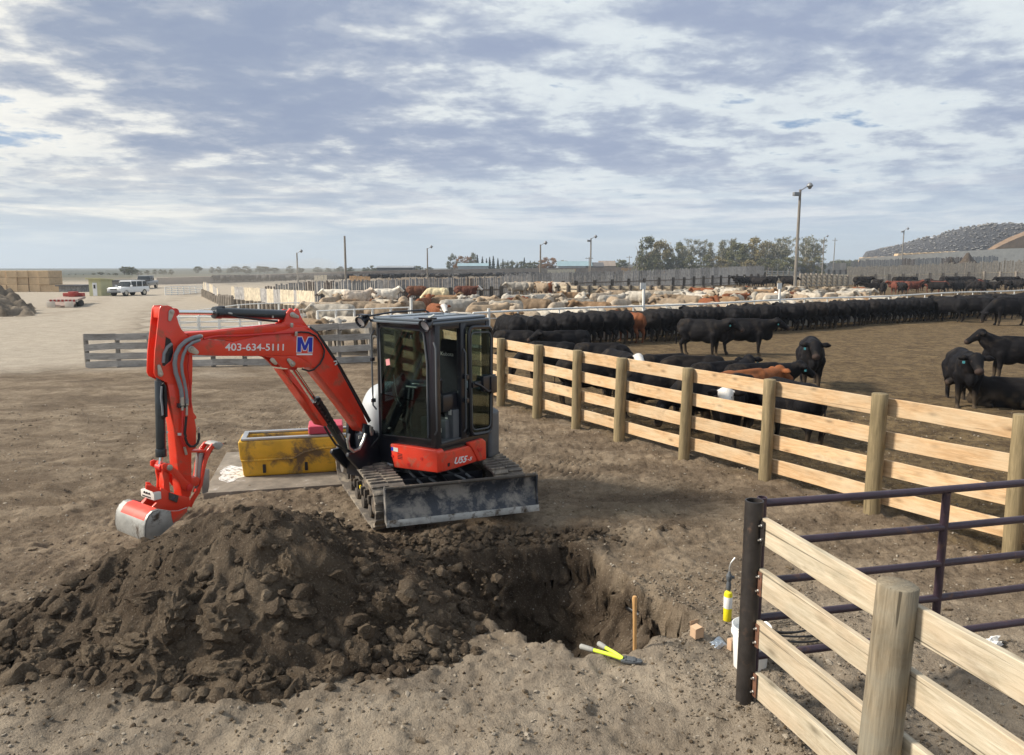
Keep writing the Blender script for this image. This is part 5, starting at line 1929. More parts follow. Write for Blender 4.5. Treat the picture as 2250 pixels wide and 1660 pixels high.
# ------------------------------------------------------------------ tools and litter by the steel post
def tools():
    # pail
    p = Vector((1.87, 5.42, 0)); p.z = gz(p.x, p.y)
    P = thing("pail", "white plastic pail behind the black steel post", "bucket", p)
    obj("shell", MB().lathe([(.118, 0), (.122, .01), (.142, .33), (.148, .335), (.148, .35), (.143, .352), (.150, .372), (.143, .374), (.138, .36), (.115, .03), (.0, .028)], p, UP, 36), M_PAIL, P, 40)
    obj("rim", MB().lathe([(.148, .30), (.153, .302), (.153, .318), (.148, .32)], p, UP, 36), M_PAIL, P, 40)
    # torch
    p = Vector((1.902, 6.15, 0)); p.z = gz(p.x, p.y)
    T = thing("blow_torch", "yellow gas cylinder torch with a bent silver tip standing left of the steel post", "torch", p)
    obj("cylinder", MB().lathe([(.030, 0), (.036, .008), (.037, .12), (.037, .245), (.032, .268), (.016, .278), (.014, .29)], p, UP, 24), M_TYEL, T, 40)
    obj("paper_label", MB().lathe([(.0376, .125), (.0379, .126), (.0379, .228), (.0376, .229)], p, UP, 24), M_PAIL, T, 40)
    hd = MB().lathe([(.016, .285), (.020, .30), (.022, .34), (.016, .37), (.024, .385), (.026, .42), (.014, .445), (.010, .46)], p, UP, 16)
    hd.box(p + Vector((.026, 0, .405)), (.04, .02, .022))
    obj("valve_head", hd, M_GREYP, T, 40, .002)
    obj("burner_tube", MB().tube([p + Vector((0, 0, .45)), p + Vector((.0, 0, .50)), p + Vector((.012, 0, .54)), p + Vector((.045, 0, .582))], [.007, .007, .0075, .009], 10), M_BOLT, T)
    # stick
    p = Vector((1.01, 5.69, 0)); p.z = gz(p.x, p.y)
    st = MB().lathe([(.017, -.12), (.016, .0), (.0155, .25), (.018, .40), (.021, .45), (.016, .468), (.005, .472)], (0, 0, 0), UP, 14)
    o = obj("tool_handle", st, M_HANDLE, None, 50)
    o.location = p; o.rotation_euler = (.03, -.03, 0)
    tag(o, "wooden tool handle stuck upright in the ground at the edge of the hole", "handle")
    # bolt cutter
    j = Vector((.93, 5.47, 0)); j.z = gz(j.x, j.y) + .03
    B = thing("bolt_cutter", "long bolt cutter with lime yellow handles lying open on the lip of the hole", "bolt cutter", j)
    hA = D(1268 * 1.005, 1413 * 1.005, 5.66); hB = D(1308 * 1.005, 1407 * 1.005, 5.74)
    for hp, nm in ((hA, 1), (hB, 2)):
        s0 = j + Vector((-.05, .01 * nm, .012))
        d = (hp - s0)
        h1 = MB().tube([s0, s0 + d * .3 + UP * .004, s0 + d * .72], .0155, 12)
        ho = obj("lever", h1, M_LIME, B, 50)
        obj("grip", MB().tube([s0 + d * .68, s0 + d * .72, s0 + d * .98, s0 + d * 1.0], [.018, .021, .022, .016], 12), M_GRIP, ho, 50)
    jw = MB()
    xx = Vector((.97, -.22, -.02)).normalized(); yy = Vector((.22, .97, 0)).normalized()
    for s_ in (-1, 1):
        jw.prism([j + xx * a + yy * (b * s_) for a, b in [(-.07, .005), (-.06, .032), (.0, .045), (.05, .034), (.09, .026), (.105, .004), (.07, .001), (.0, .006)]], UP * .016)
        jw.cyl(j + xx * -.03 + yy * (.025 * s_) + UP * -.006, j + xx * -.03 + yy * (.025 * s_) + UP * .026, .010, n=10)
        jw.cyl(j + xx * .03 + yy * (.025 * s_) + UP * -.006, j + xx * .03 + yy * (.025 * s_) + UP * .026, .010, n=10)
    jw.prism([j + xx * a + yy * b + UP * .018 for a, b in [(-.02, -.035), (.05, -.03), (.05, .03), (-.02, .035)]], UP * .006)
    obj("jaw", jw, M_GREYP, B, 35, .002)
    # cardboard box, open flap
    c = Vector((1.545, 5.80, 0)); c.z = gz(c.x, c.y)
    X = thing("cardboard_box", "small open brown cardboard box on the ground between the hole and the pail", "box", c)
    rz = math.radians(25); ex = Vector((math.cos(rz), math.sin(rz), 0)); ey = Vector((-ex.y, ex.x, 0))
    w, dp, h = .085, .075, .085
    bx = MB()
    for (a, b, ax) in ((-w / 2, -dp / 2, ex * w), (-w / 2, dp / 2 - .003, ex * w)):
        bx.frame_box(c + ex * a + ey * b, ax, ey * .003, UP * h)
    for a in (-w / 2, w / 2 - .003):
        bx.frame_box(c + ex * a - ey * dp / 2, ex * .003, ey * dp, UP * h)
    bx.frame_box(c - ex * w / 2 - ey * dp / 2, ex * w, ey * dp, UP * .004)
    obj("carton", bx, M_CARD, X, None)
    obj("flap", MB().frame_box(c - ex * w / 2 - ey * dp / 2 + UP * h, ex * .05 - ey * .02 + UP * .022, UP * .003, ey * dp).frame_box(c - ex * w / 2 + ey * dp / 2 + UP * h, ex * w, ey * .003, UP * .045), M_CARD, X, None)
    c = Vector((1.80, 5.68, 0)); c.z = gz(c.x, c.y)
    o = obj("cardboard_box", MB().box((0, 0, .045), (.05, .05, .09), .5).box((0.0, 0.0, .092), (.052, .03, .004), .5), M_CARD, None, 35, .002)
    o.location = c
    tag(o, "smaller closed cardboard box leaning by the foot of the pail", "box")
    # crumpled foil pouch
    c = Vector((1.70, 5.74, 0)); c.z = gz(c.x, c.y)
    V = []; Fc = []
    n = 12
    for side in (0, 1):
        for i in range(n):
            for k in range(n):
                u, v_ = i / (n - 1) - .5, k / (n - 1) - .5
                edge = min(1, (0.5 - max(abs(u), abs(v_))) * 6)
                z = (.022 if side else 0) * edge + .004 + R.uniform(-.004, .006) * edge
                V.append((u * .17 + .02 * v_, v_ * .12 + .02 * math.sin(u * 5), z))
    for side in (0, 1):
        o_ = side * n * n
        for i in range(n - 1):
            for k in range(n - 1):
                Fc.append((o_ + i * n + k, o_ + (i + 1) * n + k, o_ + (i + 1) * n + k + 1, o_ + i * n + k + 1))
    m_ = MB(); m_.add(V, Fc)
    o = obj("foil_pouch", m_, M_BRAID, None, 25)
    o.location = c; o.rotation_euler = (.1, 0, .35)
    tag(o, "crumpled silver pouch on the ground beside the smaller cardboard box", "pouch")
    # coil of black hose
    c = Vector((2.36, 5.88, .03)); c.z = gz(c.x, c.y) + .02
    pts = []
    for k in range(120):
        a = k * .22
        r_ = .24 + .05 * math.sin(a * .23) + .02 * math.sin(a * 1.7)
        pts.append((c.x + r_ * 1.25 * math.cos(a) - .03 * a * .1, c.y + r_ * .75 * math.sin(a), c.z + .004 * k / 6 + .012 * math.sin(a * .7)))
    pts += [(c.x + .5, c.y - .12, c.z), (c.x + .8, c.y - .2, c.z - .01)]
    o = obj("hose_coil", MB().tube(pts, .0085, 7), M_HOSE)
    tag(o, "loose coil of thin black hose on the ground behind the cream boards", "hose")
    # rag
    c = Vector((3.967, 5.713, 0)); c.z = gz(c.x, c.y)
    v, f = clod_shape(3, 900, .5)
    mb = MB(); mb.add([(q[0] * .07, q[1] * .045, max(0, q[2]) * .05) for q in v], [tuple(map(int, t)) for t in f])
    o = obj("crumpled_rag", mb, M_PAIL, None, 30); o.location = c
    tag(o, "crumpled pale rag on the gravel under the pipe gate", "rag")
    # pipe in the hole wall
    q = MB().tube([GD(1310, 1282, -.26) + Vector((.02, .10, 0)), GD(1340, 1302, -.27), GD(1425, 1366, -.29), GD(1455, 1390, -.30) + Vector((.10, .08, -.02))], .030, 14)
    o = obj("buried_pipe", q, M_HOSE, None, 50)
    tag(o, "old black pipe laid bare in the right wall of the hole", "pipe")


tools()


# ------------------------------------------------------------------ yellow water trough on its pad
def trough():
    a = GD(455, 1035); b = GD(450, 1092)
    e1 = (GD(745, 1072) - GD(450, 1092)).normalized(); e1.z = 0
    o0 = Vector((-4.18, 9.66, 0))
    n1 = Vector((-e1.y, e1.x, 0))
    pad = MB().frame_box(o0 - UP * .15, e1 * 2.6, n1 * 2.3, UP * .23)
    P = obj("concrete_pad", pad, M_CONC, None, 35, .015, loc=o0)
    tag(P, "low stained concrete pad under the yellow water trough", "concrete pad")
    # whitish wet-crusted part of the pad
    v = []
    for k in range(22):
        t = 2 * PI * k / 22
        rr_ = 1 + .18 * math.sin(3 * t + 1) + .1 * math.sin(7 * t)
        v.append(o0 + e1 * (.30 + .24 * rr_ * math.cos(t)) + n1 * (.95 + .42 * rr_ * math.sin(t)) + UP * .0805)
    obj("salt_crust", MB().prism(v, UP * .003), M_SALT, P, None)
    t0 = o0 + e1 * .46 + n1 * .68 + UP * .082                   # front left foot of the trough
    L, Wd, Hh = 1.95, .46, .60
    T = thing("water_trough", "long yellow plastic cattle water trough with a steel rim behind the excavator arm", "water trough", t0)
    body = MB()
    def ring(z, g, gy):
        return [t0 + e1 * -g + n1 * -gy + UP * z, t0 + e1 * (L + g) + n1 * -gy + UP * z, t0 + e1 * (L + g) + n1 * (Wd + gy) + UP * z, t0 + e1 * -g + n1 * (Wd + gy) + UP * z]
    rows = [ring(0, 0, 0), ring(.04, .015, .01), ring(.24, .03, .02), ring(.27, .045, .035), ring(.52, .06, .05), ring(.545, .05, .04), ring(.545, -.03, -.04), ring(.44, -.05, -.06)]
    for r_ in rows:
        body.v.extend([tuple(q) for q in r_])
    for i in range(len(rows) - 1):
        for k in range(4):
            body.f.append((i * 4 + k, i * 4 + (k + 1) % 4, (i + 1) * 4 + (k + 1) % 4, (i + 1) * 4 + k))
    body.f.append((3, 2, 1, 0)); body.f.append(tuple(28 + k for k in range(4)))
    obj("tub", body, M_TROUGH, T, 35, .02, 3)
    rim = MB()
    z = .548
    rim.frame_box(t0 - e1 * .02 - n1 * .045 + UP * z, e1 * (L + .04), n1 * .075, UP * .03)
    rim.frame_box(t0 - e1 * .02 + n1 * (Wd - .03) + UP * z, e1 * (L + .04), n1 * .075, UP * .03)
    rim.frame_box(t0 - e1 * .02 + n1 * .032 + UP * z, e1 * .07, n1 * (Wd - .064), UP * .03)
    obj("steel_rim", rim, M_BOLT, T, 35, .004)
    obj("lid", MB().frame_box(t0 + e1 * .92 - n1 * .02 + UP * .582, e1 * .5, n1 * .45, UP * .13), M_REDLID, T, 35, .03, 3)
    wt = MB().frame_box(t0 + e1 * .0 + n1 * .0 + UP * .47, e1 * L, n1 * Wd, UP * .01)
    wm, q, b_ = new_mat("dark_water")
    b_.inputs['Base Color'].default_value = (.05, .055, .05, 1); b_.inputs['Roughness'].default_value = .06
    obj("water", wt, wm, T, None)
    for u in (.26, .85):
        sl = MB().frame_box(t0 + e1 * u - n1 * .034 + UP * .05, e1 * .045, n1 * .02, UP * .13)
        obj("drain_slot", sl, M_HOSE, T, 35, .01)
    obj("moulded_rib", MB().tube([t0 - e1 * .03 - n1 * .035 + UP * .25, t0 + e1 * .7 - n1 * .035 + UP * .25, t0 + e1 * .85 - n1 * .042 + UP * .33, t0 + e1 * 1.1 - n1 * .044 + UP * .38, t0 + e1 * L - n1 * .044 + UP * .38], .018, 8), M_TROUGH, T, 50)


trough()


# ------------------------------------------------------------------ generic fences farther out. base/top given as photo pixels (native), each with its own depth
def along(pix, n):
    """n evenly spaced places (in pixels) along a pixel polyline of (x, ybase, ytop)"""
    L = [0]
    for a, b in zip(pix[:-1], pix[1:]):
        L.append(L[-1] + abs(b[0] - a[0]) + 1e-6)
    out = []
    for k in range(n + 1):
        s = L[-1] * k / n
        j = max(i for i in range(len(L) - 1) if L[i] <= s + 1e-9)
        f = (s - L[j]) / (L[j + 1] - L[j])
        out.append(tuple(pix[j][i] + (pix[j + 1][i] - pix[j][i]) * f for i in range(3)))
    return out


def px_fence(name, label, pix, npost, nrail, mat_rail, mat_post, group=None, pr=.09, hfrac=.7, rail_r=None, cat="fence", board_h=.2, post_extra=.08, lo=.12, front=False):
    P = along(pix, npost)
    foot = [G(x, yb) for x, yb, yt in P]
    hts = [D(x, yt, f.y).z for (x, yb, yt), f in zip(P, foot)]
    F = thing(name, label, cat, foot[0], 0, group)
    for f, h in zip(foot, hts):
        if rail_r:
            obj("post", MB().cyl(f - UP * .1, f + UP * (h + post_extra), pr, n=10), mat_post, F, 50)
        else:
            round_post("post", f, pr, h + post_extra + R.uniform(-.03, .03), mat_post, F, (R.uniform(-.02, .02), 0), 10)
    for k in range(nrail):
        for i in range(len(foot) - 1):
            a, b = foot[i], foot[i + 1]
            fr = lo + (1 - lo) * (k + .0) / max(1, nrail - 1) if nrail > 1 else 1
            za, zb = hts[i] * fr - board_h * .5, hts[i + 1] * fr - board_h * .5
            d = (b - a).normalized(); n_ = Vector((d.y, -d.x, 0))
            if n_.y > 0: n_ = -n_
            if rail_r:
                obj("rail", MB().cyl(a + UP * max(za, .1), b + UP * max(zb, .1), rail_r, n=8), mat_rail, F, 50)
            else:
                j = R.uniform(-.02, .02)
                sg = 1 if front else -1
                board("rail", a + n_ * sg * (pr + .02) + UP * (max(za, .12) + j), b + n_ * sg * (pr + .02) + UP * (max(zb, .12) + R.uniform(-.02, .02)), board_h, .04, mat_rail, F, n_, 2, .006, 0)
    return F


def slat_fence(name, label, pix, slat_w, gap, mats, post_mat, nposts=8, group=None, lower=.0, rails=(.35,), front_posts=True, jitter=.05, cat="windbreak fence", rail_mat=None, post_h=.55, lean=.02):
    """vertical-board windbreak: all slats of one board face are one panel mesh"""
    P = along(pix, 60)
    foot = [G(x, yb) for x, yb, yt in P]
    hts = [D(x, yt, f.y).z for (x, yb, yt), f in zip(P, foot)]
    F = thing(name, label, cat, foot[0], 0, group)
    L = [0]
    for a, b in zip(foot[:-1], foot[1:]):
        L.append(L[-1] + (b - a).length)
    tot = L[-1]

    def at(s):
        j = 0
        while j < len(L) - 2 and L[j + 1] < s:
            j += 1
        f = min(1, max(0, (s - L[j]) / max(1e-6, L[j + 1] - L[j])))
        return foot[j].lerp(foot[j + 1], f), hts[j] * (1 - f) + hts[j + 1] * f, (foot[j + 1] - foot[j]).normalized()
    n = int(tot / (slat_w + gap))
    n = min(n, 520)
    st = tot / n
    per = max(4, int(math.ceil(n / max(1, min(60, nposts * 2)))))
    for k0 in range(0, n, per):
        mb = MB()
        for k in range(k0, min(n, k0 + per)):
            p, h, d = at(k * st)
            nn = Vector((d.y, -d.x, 0))
            w = st * slat_w / (slat_w + gap) * R.uniform(.88, 1.04)
            hh = h * (1 + R.uniform(-jitter, jitter))
            tl = d * R.uniform(-lean, lean) * h
            mb.prism([p + UP * (lower * h), p + d * w + UP * (lower * h), p + d * w + tl + UP * hh, p + tl + UP * (hh + R.uniform(-.01, .01) * h)], nn * .025)
        obj("slat_panel", mb, R.choice(mats), F, None)
    for r_ in rails:
        rb = MB()
        q = [at(tot * i / 24) for i in range(25)]
        for (a, ha, da), (b, hb, db) in zip(q[:-1], q[1:]):
            n_ = Vector((da.y, -da.x, 0))
            if n_.y > 0: n_ = -n_
            rb.frame_box(a + n_ * .03 + UP * (ha * r_ - .07), b - a, n_ * .04, UP * .14)
        obj("rail", rb, rail_mat or post_mat, F, None)
    for i in range(nposts + 1):
        p, h, d = at(tot * i / nposts)
        n_ = Vector((d.y, -d.x, 0))
        if n_.y > 0: n_ = -n_
        obj("post", MB().cyl(p + n_ * .12 - UP * .1, p + n_ * .12 + UP * h * (post_h + R.uniform(-.02, .02)), .10 + .0012 * p.y, n=8), post_mat, F, 50)
    return F
# ================================================================== MIDDLE AND FAR DISTANCE
M_SLC = paint("pale_new_slats", (.56, .49, .37), .85, 0, .30, 3.5)
M_SLG = paint("grey_slats", (.24, .235, .23), .9, 0, .45, 3.5)
M_SLG2 = paint("silver_grey_slats", (.34, .33, .32), .9, 0, .4, 3.5)
M_SLB = paint("brown_slats", (.19, .155, .13), .9, 0, .4, 3.5)
M_SLT = paint("tan_grey_slats", (.44, .39, .32), .9, 0, .28, 3.5)
M_SLO = paint("orange_new_slats", (.62, .38, .19), .85, 0, .15, 1.2)
M_DPOST = paint("dark_posts", (.10, .085, .07), .9, 0, .3, 3)
M_GPOST = paint("pale_grey_posts", (.24, .21, .175), .9, 0, .3, 3)
M_POLE = paint("weathered_pole", (.20, .18, .155), .85, 0, .25, .6)
M_LAMPH = paint("lamp_housing", (.22, .23, .24), .5, .4, .1)
M_CONCW = paint("pale_concrete_wall", (.56, .52, .46), .9, 0, .14, .5, (.30, .26, .22), .35, .35)
M_EARTHW = paint("earth_bank", (.27, .22, .18), .95, 0, .25, .35)
M_BARN = paint("grey_metal_barn", (.32, .34, .36), .5, .3, .1, .3)
M_BARNT = paint("teal_metal_roof", (.30, .42, .46), .45, .3, .1, .3)
M_BARND = paint("dark_shed_side", (.10, .10, .105), .8, 0, .2, .4)
M_STRAW = paint("straw", (.50, .37, .23), .95, 0, .12, 1.6, (.30, .22, .13), .35, 2.0, bump=.8, bump_scale=14)
M_CAR = paint("white_car_paint", (.72, .74, .76), .3, 0, .04, coat=.5)
M_CARG = paint("grey_car_paint", (.20, .22, .24), .35, .2, .05, coat=.5)
M_CGLASS = paint("dark_car_glass", (.02, .025, .03), .08, 0, .1)
M_TYRE = paint("tyre_rubber", (.02, .02, .02), .9, 0, .2)
M_HEADL = paint("headlight_glass", (.75, .78, .8), .15, .2, .05)
M_TRRED = paint("trailer_red", (.36, .045, .035), .6, 0, .15, 4, (.3, .24, .2), .3, 3)
M_SHEDY = paint("pale_yellow_shed_wall", (.47, .46, .27), .7, 0, .08, 1)
M_SHEDD = paint("white_shed_door", (.72, .74, .76), .5, 0, .03)

# weathered grey board fence left of and behind the excavator arm
px_fence("board_fence", "weathered grey four-board fence crossing behind the excavator arm", [(193, 809, 735), (330, 806, 731), (560, 803, 722), (690, 802, 714), (815, 797, 706)], 9, 4, M_GREYW, M_GREYP_, None, .075, board_h=.20, lo=.16, post_extra=-.02, front=True)
# white pipe panels just beyond it
px_fence("pipe_panel_fence", "white pipe fence beyond the weathered grey fence", [(392, 735, 697), (520, 733, 697), (700, 724, 690), (800, 722, 688)], 9, 4, M_PWHITE, M_PWHITE, None, .055, rail_r=.032, lo=.1, board_h=.0, post_extra=.03)
px_fence("pipe_panel_fence", "white pipe fence running back from the left end of the pale slat fence", [(352, 745, 700), (393, 728, 688), (545, 722, 668), (702, 712, 665)], 8, 4, M_PWHITE, M_PWHITE, None, .045, rail_r=.026, lo=.1, board_h=.0, post_extra=.03)
px_fence("pipe_panel_fence", "small white pipe gate panel beside the yard road in the distance", [(364, 650, 631), (408, 648, 630), (444, 644, 629)], 6, 5, M_PWHITE, M_PWHITE, None, .07, rail_r=.045, lo=.1, board_h=.0, post_extra=.03)
# white rail from the slat fence to the cab
px_fence("pipe_panel_fence", "white two-rail pipe fence between the slat fence and the cab roof", [(700, 745, 684), (800, 742, 680), (900, 738, 676)], 5, 3, M_PWHITE, M_PWHITE, None, .05, rail_r=.03, lo=.4, board_h=.0, post_extra=.02)

slat_fence("slat_fence", "pale cream slat windbreak with grey post stubs left of the light cattle", [(511, 676, 630), (560, 682, 633), (640, 694, 638), (694, 706, 640)], .16, .015, [M_SLC, M_SLC, M_SLG2], M_GPOST, 20, None, .08, (.3,), post_h=.42, jitter=.02)
slat_fence("slat_fence", "short cream slat windbreak beside the yard road", [(449, 652, 620), (466, 660, 625), (483, 668, 635)], .2, .02, [M_SLC, M_SLG2], M_GPOST, 8, None, .05, (.3,), post_h=.5)
px_fence("board_fence", "short run of grey posts between the two cream slat windbreaks", [(483, 676, 650), (511, 688, 652)], 7, 2, M_SLG, M_GPOST, None, .12, board_h=.12)
slat_fence("slat_fence", "long weathered grey slat windbreak behind the light cattle", [(585, 672, 630), (650, 672, 621), (880, 663, 614), (1100, 656, 609)], .17, .04, [M_SLG2, M_SLG, M_SLG, M_SLB], M_DPOST, 20, None, .0, (.42, .1), post_h=.58, rail_mat=M_SLB)
slat_fence("slat_fence", "grey slat windbreak that runs on behind the light cattle to the tall lamp post", [(1100, 650, 606), (1178, 646, 600), (1250, 640, 599), (1480, 632, 592), (1678, 622, 584)], .2, .05, [M_SLG2, M_SLG, M_SLG2, M_SLG], M_DPOST, 22, None, .0, (.42, .1), post_h=.55, rail_mat=M_SLB)
slat_fence("slat_fence", "pale grey slat windbreak right behind the tall lamp post", [(1752, 604, 580), (1858, 603, 578)], .35, .06, [M_SLG2, M_SLG], M_DPOST, 8, None, .0, (.3,), post_h=.4)
slat_fence("slat_fence", "tall brownish slat windbreak at the right below the tyre-covered heap", [(1860, 626, 587), (2000, 625, 583), (2130, 624, 577), (2300, 624, 571)], .28, .03, [M_SLT], M_GPOST, 14, None, .0, (.5, .2), post_h=.56, rail_mat=M_SLC)
slat_fence("slat_fence", "far grey slat windbreak between the tall brownish one and the concrete wall", [(1868, 609, 573), (2000, 608, 569), (2190, 607, 563)], .5, .05, [M_SLG, M_SLB], M_DPOST, 6, None, .2, (.4,), post_h=.3)
for k, (pix, lab) in enumerate([([(691, 622, 605), (720, 622, 605)], "leftmost short orange board windbreak before the far bank"),
                                ([(768, 622, 607), (814, 621, 608)], "orange board windbreak just right of the dark pole"),
                                ([(1203, 606, 593), (1265, 605, 592)], "orange board windbreak right of the shelterbelt with the teal roof"),
                                ([(1365, 604, 590), (1473, 601, 588)], "low orange board windbreak left of the big trees"),
                                ([(1652, 596, 579), (1736, 595, 579)], "orange board windbreak beside the tall lamp post")]):
    slat_fence("slat_fence", lab, pix, .6, .06, [M_SLO, M_SLC], M_GPOST, 3, None, .0, (), post_h=.2)

# brown-post rail fences of the light cattle pen
px_fence("board_fence", "cream rail fence on dark posts along the back of the light cattle herd", [(1180, 655, 625), (1225, 658, 628), (1262, 662, 629), (1450, 665, 629), (1660, 668, 632), (1905, 670, 634)], 32, 4, M_CREAM, M_DPOST, None, .16, board_h=.26, lo=.2)
px_fence("board_fence", "rail fence on dark posts between the tall lamp post and the right windbreak", [(1758, 632, 602), (1812, 630, 602), (1862, 628, 606)], 9, 4, M_SLC, M_GPOST, None, .2, board_h=.34, lo=.2)
px_fence("board_fence", "rail fence running back to the far orange boards left of the tall lamp post", [(1660, 618, 594), (1700, 614, 596), (1757, 612, 598)], 8, 4, M_SLG2, M_GPOST, None, .16, board_h=.26, lo=.2)

# ------------------------------------------------------------------ feed bunk with its white rail
BK0, BK1 = G(1040, 764.3), G(2330, 674)
BD = (BK1 - BK0).normalized(); BN = Vector((BD.y, -BD.x, 0))
if BN.y > 0: BN = -BN                                            # towards the viewer


def bunk():
    L = (BK1 - BK0).length
    B = thing("feed_bunk", "concrete feed bunk under the white rail where the black cattle eat", "feed bunk", BK0)
    o = BK0
    mb = MB()
    mb.frame_box(o + BN * .38, BD * L, -BN * .10, UP * .50)
    mb.frame_box(o - BN * .38, BD * L, -BN * .10, UP * .62)
    mb.frame_box(o + BN * .28, BD * L, -BN * .66, UP * .15)
    obj("bunk_wall", mb, M_CONCW, B, 35, .02)
    F = thing("bunk_rail", "long white pipe rail with a thin cable and white marker posts above the feed bunk", "rail fence", BK0)
    n = 26
    def zt(s): return 1.345 + .10 * s
    pts = [o + BD * (L * i / n) + UP * (zt(i / n) + .03 * math.sin(i * .8)) for i in range(n + 1)]
    obj("top_rail", MB().tube(pts, .042, 8), M_PWHITE, F, 50)
    obj("cable", MB().tube([p - UP * (.24 + .02 * math.sin(i)) for i, p in enumerate(pts)], .014, 6), M_PWHITE, F, 50)
    for i in range(n + 1):
        p = pts[i]
        obj("stanchion", MB().cyl(Vector((p.x, p.y, .5)), p, .032, n=8), M_PWHITE, F, 50)
    for px, yt in ((1074, 678), (1413, 623), (1710, 624)):
        # marker post where the rail passes this column
        r = ray(px, 700)
        t = (BK0.x * BD.y - BK0.y * BD.x) / (r.x * BD.y - r.y * BD.x)
        q = Vector((r.x * t, r.y * t, 0))
        h = D(px, yt, q.y).z
        mp = obj("marker_post", MB().cyl(q, q + UP * h, .062, n=10), M_PWHITE, F, 50)
        if px != 1074:
            obj("sign_board", MB().box(q + UP * (h - .12) - BD * .12 + BN * .07, (.34, .03, .30), math.atan2(BD.y, BD.x)), M_PWHITE, mp)
    # post by the cab
    q = G(905, 752); h = D(904, 655, q.y).z
    obj("marker_post", MB().cyl(q, q + UP * h, .06, n=10), M_PWHITE, F, 50)


bunk()


# ------------------------------------------------------------------ lamp and power poles
def pole(px, yb, yt, label, heads=2, thick=.12, cross=False, group=None):
    f = G(px, yb)
    h = D(px, yt, f.y).z
    T = thing("lamp_post" if heads else "utility_pole", label, "pole", f, 0, group)
    obj("shaft", MB().tube([f - UP * .3, f + UP * h * .5, f + UP * h], [thick * 1.15, thick, thick * .8], 12), M_POLE, T, 50)
    if heads >= 1:
        k = thick / .16
        a = f + UP * (h - .15)
        sgn = 1
        arm = MB().tube([a, a + Vector((.55 * k, -.1, .35 * k)), a + Vector((.85 * k, -.15, .55 * k))], .05 * k, 8)
        obj("bracket_arm", arm, M_LAMPH, T, 50)
        c = a + Vector((.95 * k, -.15, .50 * k))
        hd = obj("lamp_head", MB().lathe([(.07 * k, .34 * k), (.20 * k, .26 * k), (.34 * k, .05 * k), (.34 * k, -.03 * k), (.24 * k, -.10 * k), (.17 * k, -.26 * k), (.06 * k, -.34 * k)], c, UP, 14), M_LAMPH, T, 40)
    if heads >= 2:
        obj("flood_light", MB().box(a + Vector((-.42 * k, -.05, -.35 * k)), (.72 * k, .34 * k, .40 * k), .3), M_LAMPH, T, 35, .03 * k)
        obj("conduit", MB().tube([f + Vector((.0, -thick * 1.2, .0)), f + Vector((.02, -thick * 1.2, h * .6))], .03, 6), M_LAMPH, T, 50)
    if cross:
        obj("crossarm", MB().box(f + UP * (h * .93), (2.2, .12, .14)).cyl(f + UP * (h * .93) + Vector((-.8, 0, 0)), f + UP * (h * .93) + Vector((-.8, 0, .25)), .06, n=6).cyl(f + UP * (h * .93) + Vector((.8, 0, 0)), f + UP * (h * .93) + Vector((.8, 0, .25)), .06, n=6), M_POLE, T)
    return T


pole(1746, 641, 417, "tall grey lamp post with two lamp heads rising above the right of the light herd", 2, .19)
pole(655, 624, 556, "thin lamp post left of the dark pole over the far bank", 1, .15)
pole(761, 640, 519, "dark bare pole with a small collar left of centre", 0, .15)
pole(940, 626, 546, "short pole with one small lamp above the long grey windbreak", 1, .13)
pole(1187, 634, 538, "lamp post in front of the orange bushes in the shelterbelt", 1, .13)
pole(1297, 626, 524, "lamp post with two lamps midway between the shelterbelt and the big trees", 2, .14)
pole(1806, 606, 522, "nearer of the two thin lamp posts right of the big trees", 1, .20)
pole(1830, 604, 523, "farther thin lamp post right of the big trees with a crossbar", 0, .18, True)
pole(1979, 606, 506, "lamp post standing before the tyre-covered heap", 2, .22)
pole(1293 - 250 + 251, 612, 565, "small far power pole behind the lamp post with two lamps", 0, .12, True)
pole(1382, 606, 563, "small far power pole nearer the shelterbelt side of the big trees", 0, .14, True)
pole(1399, 606, 555, "far power pole just left of the big trees", 0, .16)
pole(1409, 604, 549, "far pole at the left edge of the big trees", 0, .14)
o_ = G(761, 640)


# ------------------------------------------------------------------ trees
def leaf_mat(name, c1, c2):
    m, q, b = new_mat(name)
    oi = q.n('ShaderNodeObjectInfo')
    tc = q.n('ShaderNodeTexCoord').outputs['Object']
    n = q.noise(tc, .9, 4, .6)
    c = q.mix(q.ramp(n, [(.35, 0), (.65, 1)]), c1, c2)
    c = q.mix(q.math('MULTIPLY', oi.outputs['Random'], .35), c, [x * .6 for x in c1])
    q.link(c, b.inputs['Base Color'])
    b.inputs['Roughness'].default_value = .8
    b.inputs['Specular IOR Level'].default_value = .2
    return m


M_LGRN = leaf_mat("olive_leaves", (.10, .11, .05), (.18, .165, .075))
M_LYEL = leaf_mat("yellowing_leaves", (.19, .165, .075), (.28, .22, .10))
M_LORA = leaf_mat("orange_autumn_leaves", (.24, .115, .035), (.33, .17, .055))
M_LSPR = leaf_mat("spruce_needles", (.022, .036, .026), (.040, .058, .036))
M_LPOP = leaf_mat("thin_poplar_leaves", (.15, .15, .085), (.24, .22, .13))
M_BARK = paint("bark", (.15, .125, .10), .9, 0, .3, 2)
M_BARKP = paint("pale_bark", (.34, .32, .28), .9, 0, .2, 2)


